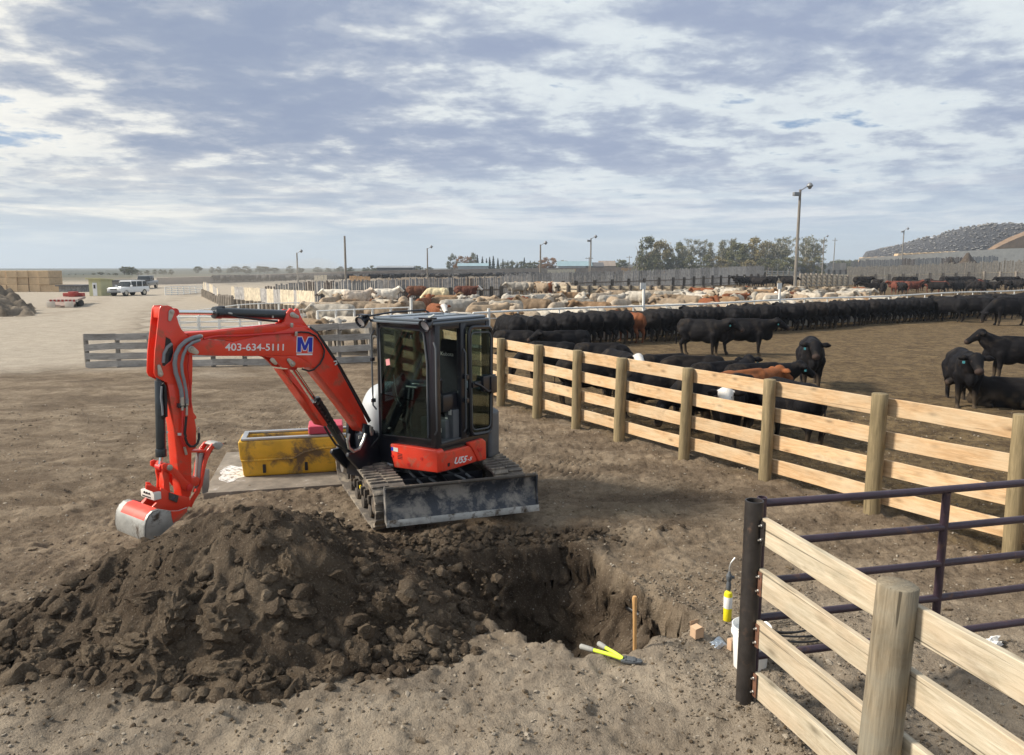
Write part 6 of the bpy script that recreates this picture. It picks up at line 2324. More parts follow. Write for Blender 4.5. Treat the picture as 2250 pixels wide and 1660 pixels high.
def tree_proto(kind, seed):
    """returns (crown MB, trunk MB); tree is 10 m tall, stands on the origin"""
    rr = random.Random(seed)
    cr, tk = MB(), MB()
    def leaf(p, s):
        a = Vector((rr.gauss(0, 1), rr.gauss(0, 1), rr.gauss(0, 1))).normalized()
        b = a.orthogonal().normalized(); c = a.cross(b)
        b *= s * rr.uniform(.6, 1.2); c *= s * rr.uniform(.5, 1)
        cr.add([p + b, p + c, p - b, p - c], [(0, 1, 2, 3)])
    if kind == 'spruce':
        tk.tube([(0, 0, -.2), (0, 0, 9.6)], [.22, .03], 7)
        for k in range(1500):
            z = rr.uniform(.8, 9.9)
            r = (10 - z) / 9.2 * 2.1 * math.sqrt(rr.random()) * (.75 + .25 * math.sin(z * 5))
            a = rr.uniform(0, 2 * PI)
            leaf(Vector((r * math.cos(a), r * math.sin(a), z - r * .25)), .26)
        return cr, tk
    blobs = []
    if kind == 'poplar':
        for s_ in range(3):
            bx, by = rr.uniform(-1.3, 1.3), rr.uniform(-1, 1)
            tk.tube([(bx * .3, by * .3, -.2), (bx, by, 4), (bx * 1.5, by * 1.3, 9.3)], [.16, .11, .02], 6)
            for k in range(16):
                z = rr.uniform(2.5, 9); f = z / 9.3
                a = rr.uniform(0, 2 * PI); l = rr.uniform(.6, 1.6) * (1.15 - f * .7)
                p0 = Vector((bx * (1 + f * .5), by * (1 + f * .3), z))
                p1 = p0 + Vector((math.cos(a) * l, math.sin(a) * l, l * 1.3))
                tk.tube([p0, p1], [.045, .012], 4)
                blobs.append((p1, .55, 22)); blobs.append(((p0 + p1) / 2, .45, 12))
    else:
        n = 5 if kind == 'round' else 6
        hgt = 1.0
        tk.tube([(0, 0, -.2), (.1, 0, 1.6), (.0, .1, 3.2)], [.34, .27, .2], 8)
        for k in range(9):
            a = 2 * PI * k / 9 + rr.uniform(-.3, .3)
            l = rr.uniform(1.8, 3.3)
            p0 = Vector((0, 0, rr.uniform(1.4, 3.4)))
            p1 = p0 + Vector((math.cos(a) * l * .6, math.sin(a) * l * .6, l * .9))
            p2 = p1 + Vector((math.cos(a) * l * .35, math.sin(a) * l * .35, rr.uniform(1.2, 2.6)))
            tk.tube([p0, p1, p2], [.14, .08, .025], 5)
        for k in range(36 if kind == 'round' else 28):
            a = rr.uniform(0, 2 * PI)
            z = rr.uniform(.9, 9.3)
            rmax = 3.5 * math.sin(min(1, max(.05, (z + .6) / 10.2)) * PI) ** .6
            r = rmax * math.sqrt(rr.random())
            blobs.append((Vector((r * math.cos(a), r * math.sin(a), z)), rr.uniform(.7, 1.35), 75))
    for c, r, n in blobs:
        for k in range(n):
            d = Vector((rr.gauss(0, 1), rr.gauss(0, 1), rr.gauss(0, .8)))
            d = d.normalized() * r * rr.random() ** .4
            leaf(c + d, .24 if kind != 'poplar' else .15)
    return cr, tk


PROTO = {}


def get_proto(kind, seed, leafm, barkm):
    key = (kind, seed, leafm.name)
    if key not in PROTO:
        cr, tk = tree_proto(kind, seed)
        a = bpy.data.meshes.new("crown"); a.from_pydata([tuple(v) for v in cr.v], [], cr.f); a.materials.append(leafm)
        b = bpy.data.meshes.new("trunk"); b.from_pydata([tuple(v) for v in tk.v], [], tk.f); b.materials.append(barkm); b.shade_smooth()
        PROTO[key] = (a, b)
    return PROTO[key]


def tree(px, yb, yt, kind, leafm, barkm, label, group, seed=None, wide=1.0, dist=None):
    if dist is None:
        f = G(px, yb)
    else:
        f = D(px, 588, dist); f.z = 0
    top = D(px, yt, f.y).z
    k = top / 10.0
    seed = R.randint(1, 3) if seed is None else seed
    a, b = get_proto(kind, seed, leafm, barkm)
    T = thing("tree" if kind != 'spruce' else "spruce_tree", label, "tree", f, R.uniform(0, 6), group)
    T.scale = (k * wide, k * wide, k)
    for nm, me in (("crown", a), ("trunk", b)):
        o = bpy.data.objects.new(nm, me)
        COL.objects.link(o); o.parent = T


def trees():
    DB = 330.0
    g1 = "big trees right of centre"
    big = [(1420, 520, 'round', M_LGRN, 1.0), (1452, 524, 'round', M_LYEL, .95), (1487, 532, 'round', M_LGRN, .8), (1432, 548, 'loose', M_LGRN, .9),
           (1650, 522, 'round', M_LYEL, 1.1), (1618, 528, 'round', M_LGRN, 1.1), (1685, 526, 'round', M_LYEL, 1.0), (1592, 540, 'round', M_LGRN, .9), (1664, 540, 'loose', M_LGRN, 1.0)]
    for px, yt, kd, lm, w in big:
        tree(px, 0, yt, kd, lm, M_BARK, "full " + ("olive-green" if lm is M_LGRN else "yellowing") + " tree in the big tree belt right of centre", g1 + (" olive" if lm is M_LGRN else " yellowing"), None, w, DB + R.uniform(-8, 25))
    for px, yt in ((1500, 538), (1505, 540), (1522, 524), (1545, 527), (1563, 532), (1580, 526), (1602, 524), (1712, 520), (1728, 524), (1760, 518), (1778, 524), (1793, 522), (1697, 530), (1640, 534)):
        tree(px, 0, yt, 'poplar', M_LPOP, M_BARKP, "thin half-bare poplar in the big tree belt right of centre", "half-bare poplars in the big tree belt", None, 1.15, DB + R.uniform(0, 20))
    for px in range(1420, 1800, 21):
        tree(px + R.uniform(-6, 6), 0, 566 + R.uniform(-5, 4), 'loose', R.choice([M_LGRN, M_LGRN, M_LYEL]), M_BARK, "low bushy tree at the foot of the big tree belt", "low bushes under the big tree belt", None, 1.5, DB - 10 + R.uniform(-5, 5))
    # shelterbelt left of centre
    for px, yt, kd, lm, w, lab in [(995, 557, 'loose', M_LGRN, .9, "leftmost olive tree of the shelterbelt beside the teal roof"), (1012, 563, 'round', M_LORA, 1.2, "broad orange tree in the shelterbelt behind the teal roof"),
                                   (1030, 562, 'round', M_LORA, 1.1, "second orange tree in the shelterbelt right of the broad orange one"), (1041, 556, 'loose', M_LGRN, .7, "narrow olive tree right of the orange trees in the shelterbelt"),
                                   (1198, 566, 'round', M_LORA, 1.5, "large orange bush at the right end of the spruce row"), (1218, 567, 'round', M_LORA, 1.5, "orange bush in the middle of the right clump"), (1240, 571, 'round', M_LYEL, 1.5, "yellow-brown bush at the right end of the orange clump")]:
        tree(px, 0, yt, kd, lm, M_BARK, lab, None, None, w, 430 + R.uniform(0, 20))
    for px, yt in ((1049, 560), (1060, 564), (1069, 568), (1076, 565), (1084, 563), (1094, 567), (1105, 569), (1116, 572), (1125, 571), (1145, 574), (1152, 566), (1136, 575), (1165, 573), (1175, 574)):
        tree(px, 0, yt, 'spruce', M_LSPR, M_BARK, "dark spruce in the shelterbelt row right of the teal roof", "spruces in the shelterbelt", None, 1.1, 440 + R.uniform(0, 12))
    for px in (1110, 1128, 1148, 1168, 1185):
        tree(px, 0, 575, 'loose', M_LGRN, M_BARK, "low olive bush under the spruce row", "low bushes under the spruces", None, 2.0, 436 + R.uniform(0, 8))
    tree(1365, 0, 569, 'round', M_LGRN, M_BARK, "rounded dark green tree by the low roofs left of the big trees", None, 1, 1.6, 400)
    tree(1349, 0, 574, 'round', M_LGRN, M_BARK, "smaller rounded tree left of the rounded dark green tree", None, 2, 1.5, 405)
    # hazy far left row
    for px, yt, w in ((272, 585, .8), (284, 586, 1.2), (289, 586, .9), (220, 598, 1.6), (205, 600, 1.6), (238, 601, 1.8), (252, 600, 1.6), (322, 593, .7), (340, 592, .6), (352, 592, .6), (362, 593, .6), (375, 592, .7), (303, 594, 1.1), (150, 603, 1.0), (165, 602, .8), (182, 603, .8)):
        tree(px, 0, yt, 'loose', M_LGRN, M_BARK, "hazy tree on the far left skyline behind the yellow shed", "hazy trees on the far left skyline", None, w * 2.0, 300 + R.uniform(-10, 20))
    for k in range(26):
        px = 440 + k * 21 + R.uniform(-8, 8)
        if 960 < px < 1000: continue
        tree(px, 0, R.uniform(583.5, 589.5), 'round', M_LGRN, M_BARK, "small hazy tree on the skyline above the long far bank", "small hazy trees on the skyline", None, R.uniform(1.4, 2.8), 400 + R.uniform(-20, 40))
    for k in range(16):
        tree(1862 + k * 5 - 25 + R.uniform(-2, 2), 0, 571 + R.uniform(-1, 2), 'loose', M_LGRN, M_BARK, "distant dark green tree in the row left of the tyre-covered heap", "distant trees left of the tyre-covered heap", None, 1.6, 520 + R.uniform(-10, 10))


trees()


# ------------------------------------------------------------------ far banks, walls, barns
def wall_px(name, label, pix, depth, mat, cat="wall", cap=None):
    """solid bank or wall: pix = (x, ybase, ytop)"""
    foot = [G(x, yb) for x, yb, yt in pix]
    hts = [D(x, yt, f.y).z for (x, yb, yt), f in zip(pix, foot)]
    mb = MB()
    for f, h in zip(foot, hts):
        b = Vector((f.x, f.y, 0)).normalized() * depth; b.z = 0
        mb.v.extend([tuple(f - UP * .3), tuple(f + UP * h + b * .04), tuple(f + b + UP * h), tuple(f + b - UP * .3)])
    for i in range(len(foot) - 1):
        a, c = i * 4, i * 4 + 4
        for k in range(4):
            mb.f.append((a + k, a + (k + 1) % 4, c + (k + 1) % 4, c + k))
    mb.f.append((3, 2, 1, 0)); e = (len(foot) - 1) * 4; mb.f.append((e, e + 1, e + 2, e + 3))
    o = obj(name, mb, mat, None, None, loc=foot[0])
    tag(o, label, cat)
    return o


wall_px("earth_bank", "long pale grey-brown bank running along the skyline behind the pens", [(345, 626, 611), (500, 622, 607), (700, 614, 599), (950, 608, 593), (1250, 604, 589), (1420, 602, 587)], 6, M_EARTHW, "bank")
wall_px("earth_bank", "pale flat bank left of the big trees behind the orange boards", [(1330, 601, 584), (1395, 600, 581), (1542, 600, 581)], 8, M_CONCW, "bank")
wall_px("concrete_wall", "long pale concrete bunker wall below the tyre-covered heap", [(1885, 606, 568), (1960, 606, 563), (2100, 606, 553), (2200, 606, 547), (2330, 606, 543)], 1.2, M_CONCW)
wall_px("concrete_wall", "low pale wall behind the orange boards beside the big trees", [(1545, 597, 583), (1660, 596, 581)], 1.0, M_CONCW)


def barn(pix, label, mat, roofm, pitch=.18, dx=0):
    (x0, yb, ye), (x1, _, _), ytop = pix
    a = G(x0, yb); b = G(x1, yb)
    b = Vector((b.x, a.y, 0))
    he = D(x0, ye, a.y).z; ht = D((x0 + x1) / 2, ytop, a.y).z
    B = thing("barn", label, "barn", a)
    dp = Vector((0, max(8, (b - a).length * .3), 0))
    obj("wall", MB().frame_box(a - UP * .3, b - a, dp, UP * (he + .3)), mat, B, None)
    ridge = MB().prism([a + UP * (he + .01) - Vector((.3, .4, 0)), a + UP * (he + .01) + dp + Vector((-.3, .4, 0)), a + UP * ht + dp * .5 - Vector((.3, 0, 0))], (b - a) + Vector((.6, 0, 0)))
    obj("roof", ridge, roofm, B, None)
    return B


barn(((828, 606, 588.5), (907, 606, 0), 584.5), "long low dark barn on the skyline left of centre", M_BARND, M_BARN)
barn(((1006, 604, 585), (1072, 604, 0), 578.5), "pale farm building with a teal roof in front of the shelterbelt", M_BARN, M_BARNT)
barn(((1226, 603, 585), (1300, 603, 0), 574), "blue-grey roofed barn right of the orange bushes", M_BARN, M_BARNT)
barn(((1288, 603, 586), (1326, 603, 0), 577), "small dark-roofed barn beside the blue-grey barn", M_BARND, M_BARND)
barn(((1318, 602, 585), (1352, 602, 0), 573.5), "brown-roofed house left of the rounded dark green tree", M_EARTHW, M_EARTHW)


def tyre_heap():
    f = G(2120, 604)
    Y0 = f.y + 12
    def X_(px): return D(px, 588, Y0 + 13).x
    xs = np.linspace(X_(1870), X_(2500), 170); ys = np.linspace(Y0, Y0 + 40, 40)
    prof = [(1870, 0), (1900, 555), (1960, 541), (2050, 520), (2110, 501), (2180, 493), (2239, 491), (2400, 486), (2500, 488)]
    px = [p[0] for p in prof]
    hz = [0.0] + [D(p[0], p[1], Y0 + 14).z for p in prof[1:]]
    X, Y = np.meshgrid(xs, ys)
    hx = np.interp(X - (Y - Y0 - 13) * .47, [X_(p) for p in px], hz)
    t = np.clip((Y - Y0) / 14, 0, 1)
    Z = hx * (np.sin(t * PI / 2) ** .8) + fbm(X, Y, .12, 3, 301) * 1.2 * t
    me = grid_mesh("silage_heap", X, Y, Z - .1)
    m, q, b = new_mat("black_tarp_with_tyres")
    tc = q.n('ShaderNodeTexCoord').outputs['Object']
    vo = q.n('ShaderNodeTexVoronoi', feature='F1'); q.link(q.mapping(tc, scale=(1, 1, 1.6)), vo.inputs['Vector']); vo.inputs['Scale'].default_value = .75
    n = q.noise(tc, .12, 4, .6)
    c = q.mix(q.ramp(vo.outputs['Distance'], [(.15, 0), (.45, 1)]), (.20, .20, .21), (.075, .075, .08))
    c = q.mix(q.ramp(n, [(.66, 0), (.69, 1)]), c, (.55, .56, .58))
    q.link(c, b.inputs['Base Color']); b.inputs['Roughness'].default_value = .7
    bn = q.n('ShaderNodeBump'); bn.inputs['Strength'].default_value = 1; bn.inputs['Distance'].default_value = .35
    q.link(q.ramp(vo.outputs['Distance'], [(.1, .0), (.3, 1), (.5, 0)]), bn.inputs['Height']); q.link(bn.outputs[0], b.inputs['Normal'])
    me.materials.append(m)
    o = bpy.data.objects.new("silage_heap", me); COL.objects.link(o)
    tag(o, "huge dark heap covered with tarp and old tyres on the right skyline", "silage heap")
    # real tyres lying on its face
    ty = MB().lathe([(.30, -.11), (.48, -.13), (.55, 0), (.48, .13), (.30, .11)], (0, 0, 0), UP, 10)
    tme = bpy.data.meshes.new("tyre"); tme.from_pydata([tuple(v) for v in ty.v], [], ty.f[:-2]); tme.materials.append(M_SLG); tme.shade_smooth()
    rr = np.random.RandomState(5)
    for k in range(290):
        x = rr.uniform(X_(1930), X_(2300)); y = Y0 + rr.uniform(3, 15)
        h = float(np.interp(x, [X_(p) for p in px], hz)) * math.sin(min(1, (y - Y0) / 14) * PI / 2) ** .8
        h += float(fbm(np.array([x]), np.array([y]), .12, 3, 301)[0] * 1.2 * min(1, (y - Y0) / 14))
        t_ = bpy.data.objects.new("tyre", tme); COL.objects.link(t_)
        t_.location = (x, y, h + .1); t_.rotation_euler = (.45 + rr.uniform(-.2, .2), rr.uniform(-.3, .3), rr.uniform(0, 6)); s_ = rr.uniform(1.0, 1.5)
        t_.scale = (s_, s_, s_)
        tag(t_, "old tyre weighing down the tarp on the huge dark heap", "tyre", "tyres on the silage heap")
    # brown cut face at the right
    Yf = Y0 - 1
    P = [D(px_, py_, Yf) for px_, py_ in [(2185, 548), (2205, 537), (2239, 522), (2300, 500), (2420, 480), (2420, 590), (2185, 590)]]
    for p in P:
        p.z = max(p.z, -.2)
    o = obj("silage_mound", MB().prism(P, (0, 9, 0)), paint("brown_silage", (.22, .145, .09), .95, 0, .25, .4, bump=.6, bump_scale=3), None, None, loc=P[0])
    tag(o, "orange-brown cut face of silage at the right edge beside the tyre-covered heap", "silage")
    # row of straw bales under the heap
    Yb = f.y + 8
    bm_ = MB()
    for k in range(14):
        px_ = 1892 + k * 15.5
        yt = 566 - (px_ - 1892) * .042 - (5 if px_ > 1960 else 0)
        a = D(px_, yt + 11, Yb); t2 = D(px_, yt, Yb)
        w = (D(px_ + 14, yt, Yb) - t2).x
        mb = MB().frame_box((a.x, Yb, a.z), (w, 0, 0), (0, 3.4, 0), (0.25 * w, 0, t2.z - a.z))
        o = obj("straw_bale", mb, M_STRAW, None, 35, .12, loc=(a.x, Yb, a.z))
        tag(o, "straw bale number %d from the left in the row under the tyre-covered heap" % (k + 1), "straw bale", "straw bales along the foot of the silage heap")
    # platform under the bales
    wall_px("earth_bank", "brown ledge under the row of straw bales", [(1880, 603.6, 577), (1960, 603.6, 571), (2130, 603.6, 562)], 14, M_EARTHW, "bank")
    # small dark heap before the wall
    xs = np.linspace(-9, 9, 60); ys = np.linspace(-4, 4, 24)
    X, Y = np.meshgrid(xs, ys)
    c = G(2110, 607.5)
    top = D(2130, 553, c.y).z
    h = top * np.maximum(0, np.maximum(1 - np.sqrt(((X - 2) / 5.5) ** 2 + (Y / 4) ** 2), .72 * (1 - np.sqrt(((X + 4) / 5) ** 2 + (Y / 3.4) ** 2))))
    h = top * np.clip(h / top, 0, 1) ** .75 + fbm(X, Y, .6, 5, 311) * 1.2 * (h > 0)
    me = grid_mesh("manure_heap", X, Y, h - .1)
    set_attr(me, "soil", np.tile(np.array([[1, 0, 0.]]), (X.size, 1)))
    me.materials.append(M_PILE)
    o = bpy.data.objects.new("manure_heap", me); COL.objects.link(o); o.location = (c.x, c.y, 0)
    tag(o, "small dark heap before the long concrete wall at the right", "manure heap")


tyre_heap()


def left_side():
    # straw stack
    a = G(0, 642); b = G(126, 640)
    Y = a.y + 2
    k = 0
    x0, x1 = D(-40, 600, Y).x, D(123, 600, Y).x
    top = D(60, 595, Y).z
    W_, Hh = (x1 - x0) / 7, top / 3
    for r_ in range(3):
        for c_ in range(7 + (1 if r_ == 0 else 0)):
            mb = MB().box((0, 0, 0), (W_ * .985, 3.0, Hh * .985))
            o = obj("straw_bale", mb, M_STRAW, None, 35, .04, 1)
            o.location = (x0 + W_ * (c_ + .5) + R.uniform(-.08, .08), Y + R.uniform(-.15, .15), Hh * (r_ + .5)); o.rotation_euler = (0, 0, R.uniform(-.02, .02))
            tag(o, "big straw bale number %s from the left in the %s row of the stack" % (("one two three four five six seven eight".split())[c_], ("bottom", "middle", "top")[r_]), "straw bale", "straw bales stacked at the far left")
    # earth heap
    c = G(15, 688)
    xs = np.linspace(-14, 9, 110); ys = np.linspace(-4, 7, 60)
    X, Y2 = np.meshgrid(xs, ys)
    cx = D(108, 660, c.y).x - c.x
    tp = D(10, 615, c.y + 3).z
    t = np.clip((((c.x + cx) * (c.y + Y2) / c.y - c.x) - X - 1.2) / 7.5, 0, 1)
    h = 1.5 * tp * (t ** .8) * np.clip(np.minimum((Y2 + 4) / 6, (7 - Y2) / 4), 0, 1)
    h = h + fbm(X, Y2, .6, 6, 321, .6) * 1.3 * (h > .01)
    me = grid_mesh("earth_heap", X, Y2, h - .06)
    at_ = np.zeros((X.size, 3)); at_[:, 0] = .45 + fbm(X.ravel(), Y2.ravel(), .5, 3, 325) * .6; at_[:, 2] = .6
    set_attr(me, "soil", np.clip(at_, 0, 1)); me.materials.append(M_PILE)
    o = bpy.data.objects.new("earth_heap", me); COL.objects.link(o); o.location = (c.x, c.y, 0)
    tag(o, "grey-brown earth heap at the far left edge before the straw stack", "earth heap")
    # shed
    a = G(197, 651); b = G(237, 650)
    b = Vector((b.x, a.y, 0)); w = (b - a).length
    h = D(215, 614, a.y).z
    Sx = thing("shed", "small pale yellow shed with a white door beside the yard road", "shed", a)
    obj("wall", MB().frame_box(a - UP * .1, Vector((w, 0, 0)), Vector((0, 2.4, 0)), UP * (h + .1)), M_SHEDY, Sx, None)
    obj("roof", MB().prism([a + Vector((-.2, -.25, h + .005)), a + Vector((-.2, 2.6, h - .15)), a + Vector((-.2, 2.6, h - .05)), a + Vector((-.2, -.25, h + .15))], (w + .4, 0, 0)), M_SHEDY, Sx, None)
    d = obj("door", MB().frame_box(a + Vector((w * .33, -.05, .02)), (w * .36, 0, 0), (0, .05, 0), (0, 0, h * .78)), M_SHEDD, Sx, None)
    obj("window", MB().frame_box(a + Vector((w * .42, -.07, h * .45)), (w * .16, 0, 0), (0, .02, 0), (0, 0, h * .22)), M_CGLASS, d, None)
    # low dark sheds behind
    for (x0_, x1_, yb, yt, lab) in ((130, 178, 642, 627, "low dark grey feed bunker right of the straw stack"), (233, 293, 637, 616, "long low dark shed behind the yellow shed")):
        p = G(x0_, yb); p2 = G(x1_, yb); hh = D(x0_, yt, p.y).z
        B = thing("low_shed", lab, "shed", p)
        obj("wall", MB().frame_box(p - UP * .1, Vector((p2.x - p.x, 0, 0)), Vector((0, 4, 0)), UP * (hh * .82 + .1)), M_SLG, B, None)
        obj("roof", MB().frame_box(p + Vector((-.3, -.3, hh * .82 + .005)), Vector((p2.x - p.x + .6, 0, 0)), Vector((0, 4.6, 0)), UP * hh * .18), M_BARND, B, None)
    # trailer
    a = G(112, 676); b = G(170, 676); b.y = a.y; w = (b - a).length
    T = thing("flatbed_trailer", "dusty red low flatbed trailer with ramps parked at the left edge of the road", "trailer", a)
    h = D(140, 656, a.y).z
    LD = Vector((a.x + w / 2, a.y, 0)).normalized(); LD = (LD + Vector((.12, 0, 0))).normalized()
    bed = MB()
    bed.frame_box(a + UP * h * .62, Vector((w, 0, 0)), LD * 7.2, UP * h * .25)
    bed.frame_box(a + Vector((0, -.5, h * .12)), Vector((w, 0, 0)), Vector((0, .5, h * .62)), UP * h * .12)
    obj("bed", bed, paint("dusty_deck", (.34, .25, .21), .8, 0, .2, 3), T, 35, .03)
    obj("rear_beam", MB().frame_box(a + Vector((-.1, -.12, h * .60)), Vector((w + .2, 0, 0)), Vector((0, .12, 0)), UP * h * .30), M_CONCW, T, 35, .02)
    for i in range(7):
        obj("rear_light", MB().box(a + Vector((w * (.06 + i * .147), -.15, h * .75)), (.16, .06, .18)), M_TRRED, T)
    for i in (0, 1):
        obj("ramp", MB().frame_box(a + Vector((w * (.0 + i * .68), -.55, .02)), Vector((w * .32, 0, 0)), Vector((0, .08, 0)), UP * h * .65), M_CONCW, T, 35, .02)
    obj("tail_panel", MB().frame_box(a + Vector((w * .36, -.12, h * .15)), Vector((w * .28, 0, 0)), Vector((0, .1, 0)), UP * h * .5), M_TRRED, T)
    dk = MB().frame_box(a + Vector((w * .36, 0, h * .88)) + LD * 5.6, Vector((w * .28, 0, 0)), Vector((0, .6, 0)), UP * h * .62)
    dk.frame_box(a + Vector((w * .1, 0, h * .9)) + LD * 6.2, Vector((w * .8, 0, 0)), Vector((0, .5, 0)), UP * h * .42)
    obj("gooseneck", dk, M_TRRED, T, 35, .04)
    for sx in (.03, .93):
        for yy in (1.6, 2.7):
            c = a + Vector((w * sx, 0, h * .33)) + LD * yy
            obj("wheel", MB().cyl(c, c + Vector((.28, 0, 0)), h * .34, n=16), M_TYRE, T)

    def car(cx, yb, label, mat, k=1.0, rz=0.0, pickup=False, name="suv"):
        f = G(cx, yb)
        V = thing(name, label, "vehicle", f, rz)
        body = MB()
        # profile along local y (front at -y), local coordinates
        w = 1.9 * k
        low = [(-2.35, .42), (-2.4, .75), (-2.25, 1.0), (-1.2, 1.08), (2.3, 1.10), (2.4, .8), (2.35, .42)]
        body.prism([Vector((-w / 2, y * k, z * k)) for y, z in low], (w, 0, 0))
        obj("body", body, mat, V, 35, .06, 2, local=True)
        top = [(-1.0, 1.09), (-.45, 1.72), (.9 if pickup else 1.9, 1.74), (1.1 if pickup else 2.25, 1.11)]
        wt = w * .86
        g_ = MB().prism([Vector((-wt / 2, y * k, z * k)) for y, z in top], (wt, 0, 0))
        gh_ = obj("greenhouse", g_, M_CGLASS, V, 35, .05, 2, local=True)
        obj("roof", MB().prism([Vector((-wt / 2 - .01, y * k, z * k)) for y, z in [(-.5, 1.71), (-.42, 1.79), (.88 if pickup else 1.85, 1.80), (.95 if pickup else 1.95, 1.71)]], (wt + .02, 0, 0)), mat, V, 35, .03, 2, local=True)
        for yy in (-.55, .35, 1.3):
            if pickup and yy > 1: continue
            for sx in (-1, 1):
                obj("pillar", MB().frame_box((sx * wt / 2 - .02 * sx, yy * k, 1.1 * k), (sx * .04, 0, 0), (0, .08, 0), (0, 0, .62 * k)), mat, V, None, local=True)
        for sx in (-1, 1):
            obj("headlight", MB().box((sx * w * .36, -2.40 * k, .84 * k), (.42 * k, .08, .18 * k)), M_HEADL, V, 35, .02, local=True)
            obj("wing_mirror", MB().box((sx * (w / 2 + .12), -.75 * k, 1.18 * k), (.22, .12, .2)), mat, V, 35, .03, local=True)
            for yy in (-1.5, 1.5):
                wh = obj("wheel", MB().cyl((sx * w * .5, yy * k, .38 * k), (sx * w * .36, yy * k, .38 * k), .38 * k, n=18), M_TYRE, V, 35, local=True)
                obj("rim", MB().cyl((sx * w * .505, yy * k, .38 * k), (sx * w * .49, yy * k, .38 * k), .22 * k, n=14), M_ZINC, wh, 35, local=True)
        obj("grille", MB().box((0, -2.41 * k, .80 * k), (.9 * k, .06, .24 * k)), M_GREYP, V, None, local=True)
        obj("bumper", MB().box((0, -2.42 * k, .50 * k), (w * .96, .12, .20 * k)), M_GREYP, V, 35, .03, local=True)
        return V
    car(284, 650, "white sport utility vehicle driving towards the viewer on the yard road", M_CAR, .92, math.radians(-14))
    car(321, 634, "grey pickup truck farther back on the yard road raising dust", M_CARG, 1.05, math.radians(6), True, "pickup_truck")


left_side()


def dust():
    c = G(372, 629)
    m = bpy.data.materials.new("road_dust"); m.use_nodes = True
    t = m.node_tree; q = NT(t)
    for n in list(t.nodes):
        if n.type != 'OUTPUT_MATERIAL': t.nodes.remove(n)
    v = q.n('ShaderNodeVolumePrincipled'); v.inputs['Color'].default_value = (.86, .80, .72, 1); v.inputs['Density'].default_value = .032
    out = [n for n in t.nodes if n.type == 'OUTPUT_MATERIAL'][0]
    q.link(v.outputs[0], out.inputs['Volume'])
    mb = MB()
    for k in range(7):
        mb2 = MB().ball((c.x - 4 + k * 4.2, c.y + 4 + k * 1.5, 1.0 + .15 * k), (4.2 + .3 * k, 5, 1.9 + .2 * k), 12)
        mb.add(mb2.v, mb2.f)
    # one closed puff from the overlapping balls
    me = bpy.data.meshes.new("dust_cloud"); me.from_pydata([tuple(p) for p in mb.v], [], mb.f)
    o = bpy.data.objects.new("dust_cloud", me); COL.objects.link(o)
    rm = o.modifiers.new("r", 'REMESH'); rm.mode = 'VOXEL'; rm.voxel_size = .8
    me.materials.append(m)
    tag(o, "pale dust cloud hanging over the road behind the pickup truck", "dust", kind="stuff")


dust()
# ================================================================== CATTLE
def hide_mat(name, face=False, dark_muzzle=True):
    m, q, b = new_mat(name)
    oi = q.n('ShaderNodeObjectInfo')
    tc = q.n('ShaderNodeTexCoord').outputs['Object']
    n = q.noise(q.mapping(tc, scale=(1, 1, .6)), 4.0, 6, .65, .4)
    hair = q.noise(q.mapping(tc, scale=(6, 16, 16)), 9.0, 4, .7, .5)
    k = q.math('ADD', q.math('MULTIPLY', q.ramp(n, [(.3, 0), (.7, 1)]), .55), .70)
    kk = q.math('MULTIPLY', k, q.math('ADD', q.math('MULTIPLY', hair, .5), .75))
    cc = q.n('ShaderNodeCombineColor')
    for i in range(3): q.link(kk, cc.inputs[i])
    c = q.mix(1.0, oi.outputs['Color'], cc.outputs[0], 'MULTIPLY')
    at = q.n('ShaderNodeAttribute', attribute_name="mark")
    sp = q.n('ShaderNodeSeparateColor'); q.link(at.outputs['Color'], sp.inputs[0])
    if face:
        c = q.mix(sp.outputs['Red'], c, (.78, .75, .70))
    c = q.mix(sp.outputs['Green'], c, (.05, .035, .03) if dark_muzzle else (.55, .36, .30))
    dn = q.noise(tc, 2.3, 6, .7, .5)
    c = q.mix(q.math('MULTIPLY', q.ramp(dn, [(.52, 0), (.66, 1)]), .30), c, (.085, .065, .045))    # dried manure and dust
    c = q.mix(q.math('MULTIPLY', sp.outputs['Blue'], .55), c, (.13, .095, .06))     # mud on the legs and belly
    q.link(c, b.inputs['Base Color'])
    b.inputs['Roughness'].default_value = .7
    b.inputs['Specular IOR Level'].default_value = .13
    bn = q.n('ShaderNodeBump'); bn.inputs['Strength'].default_value = .6; bn.inputs['Distance'].default_value = .012
    q.link(hair, bn.inputs['Height']); q.link(bn.outputs[0], b.inputs['Normal'])
    return m


M_HIDE = hide_mat("cattle_hide")
M_HIDEF = hide_mat("cattle_hide_white_face", True)
M_TAG = paint("teal_ear_tag", (.06, .28, .32), .5, 0, .05)
M_TAGY = paint("yellow_ear_tag", (.75, .60, .08), .5, 0, .05)


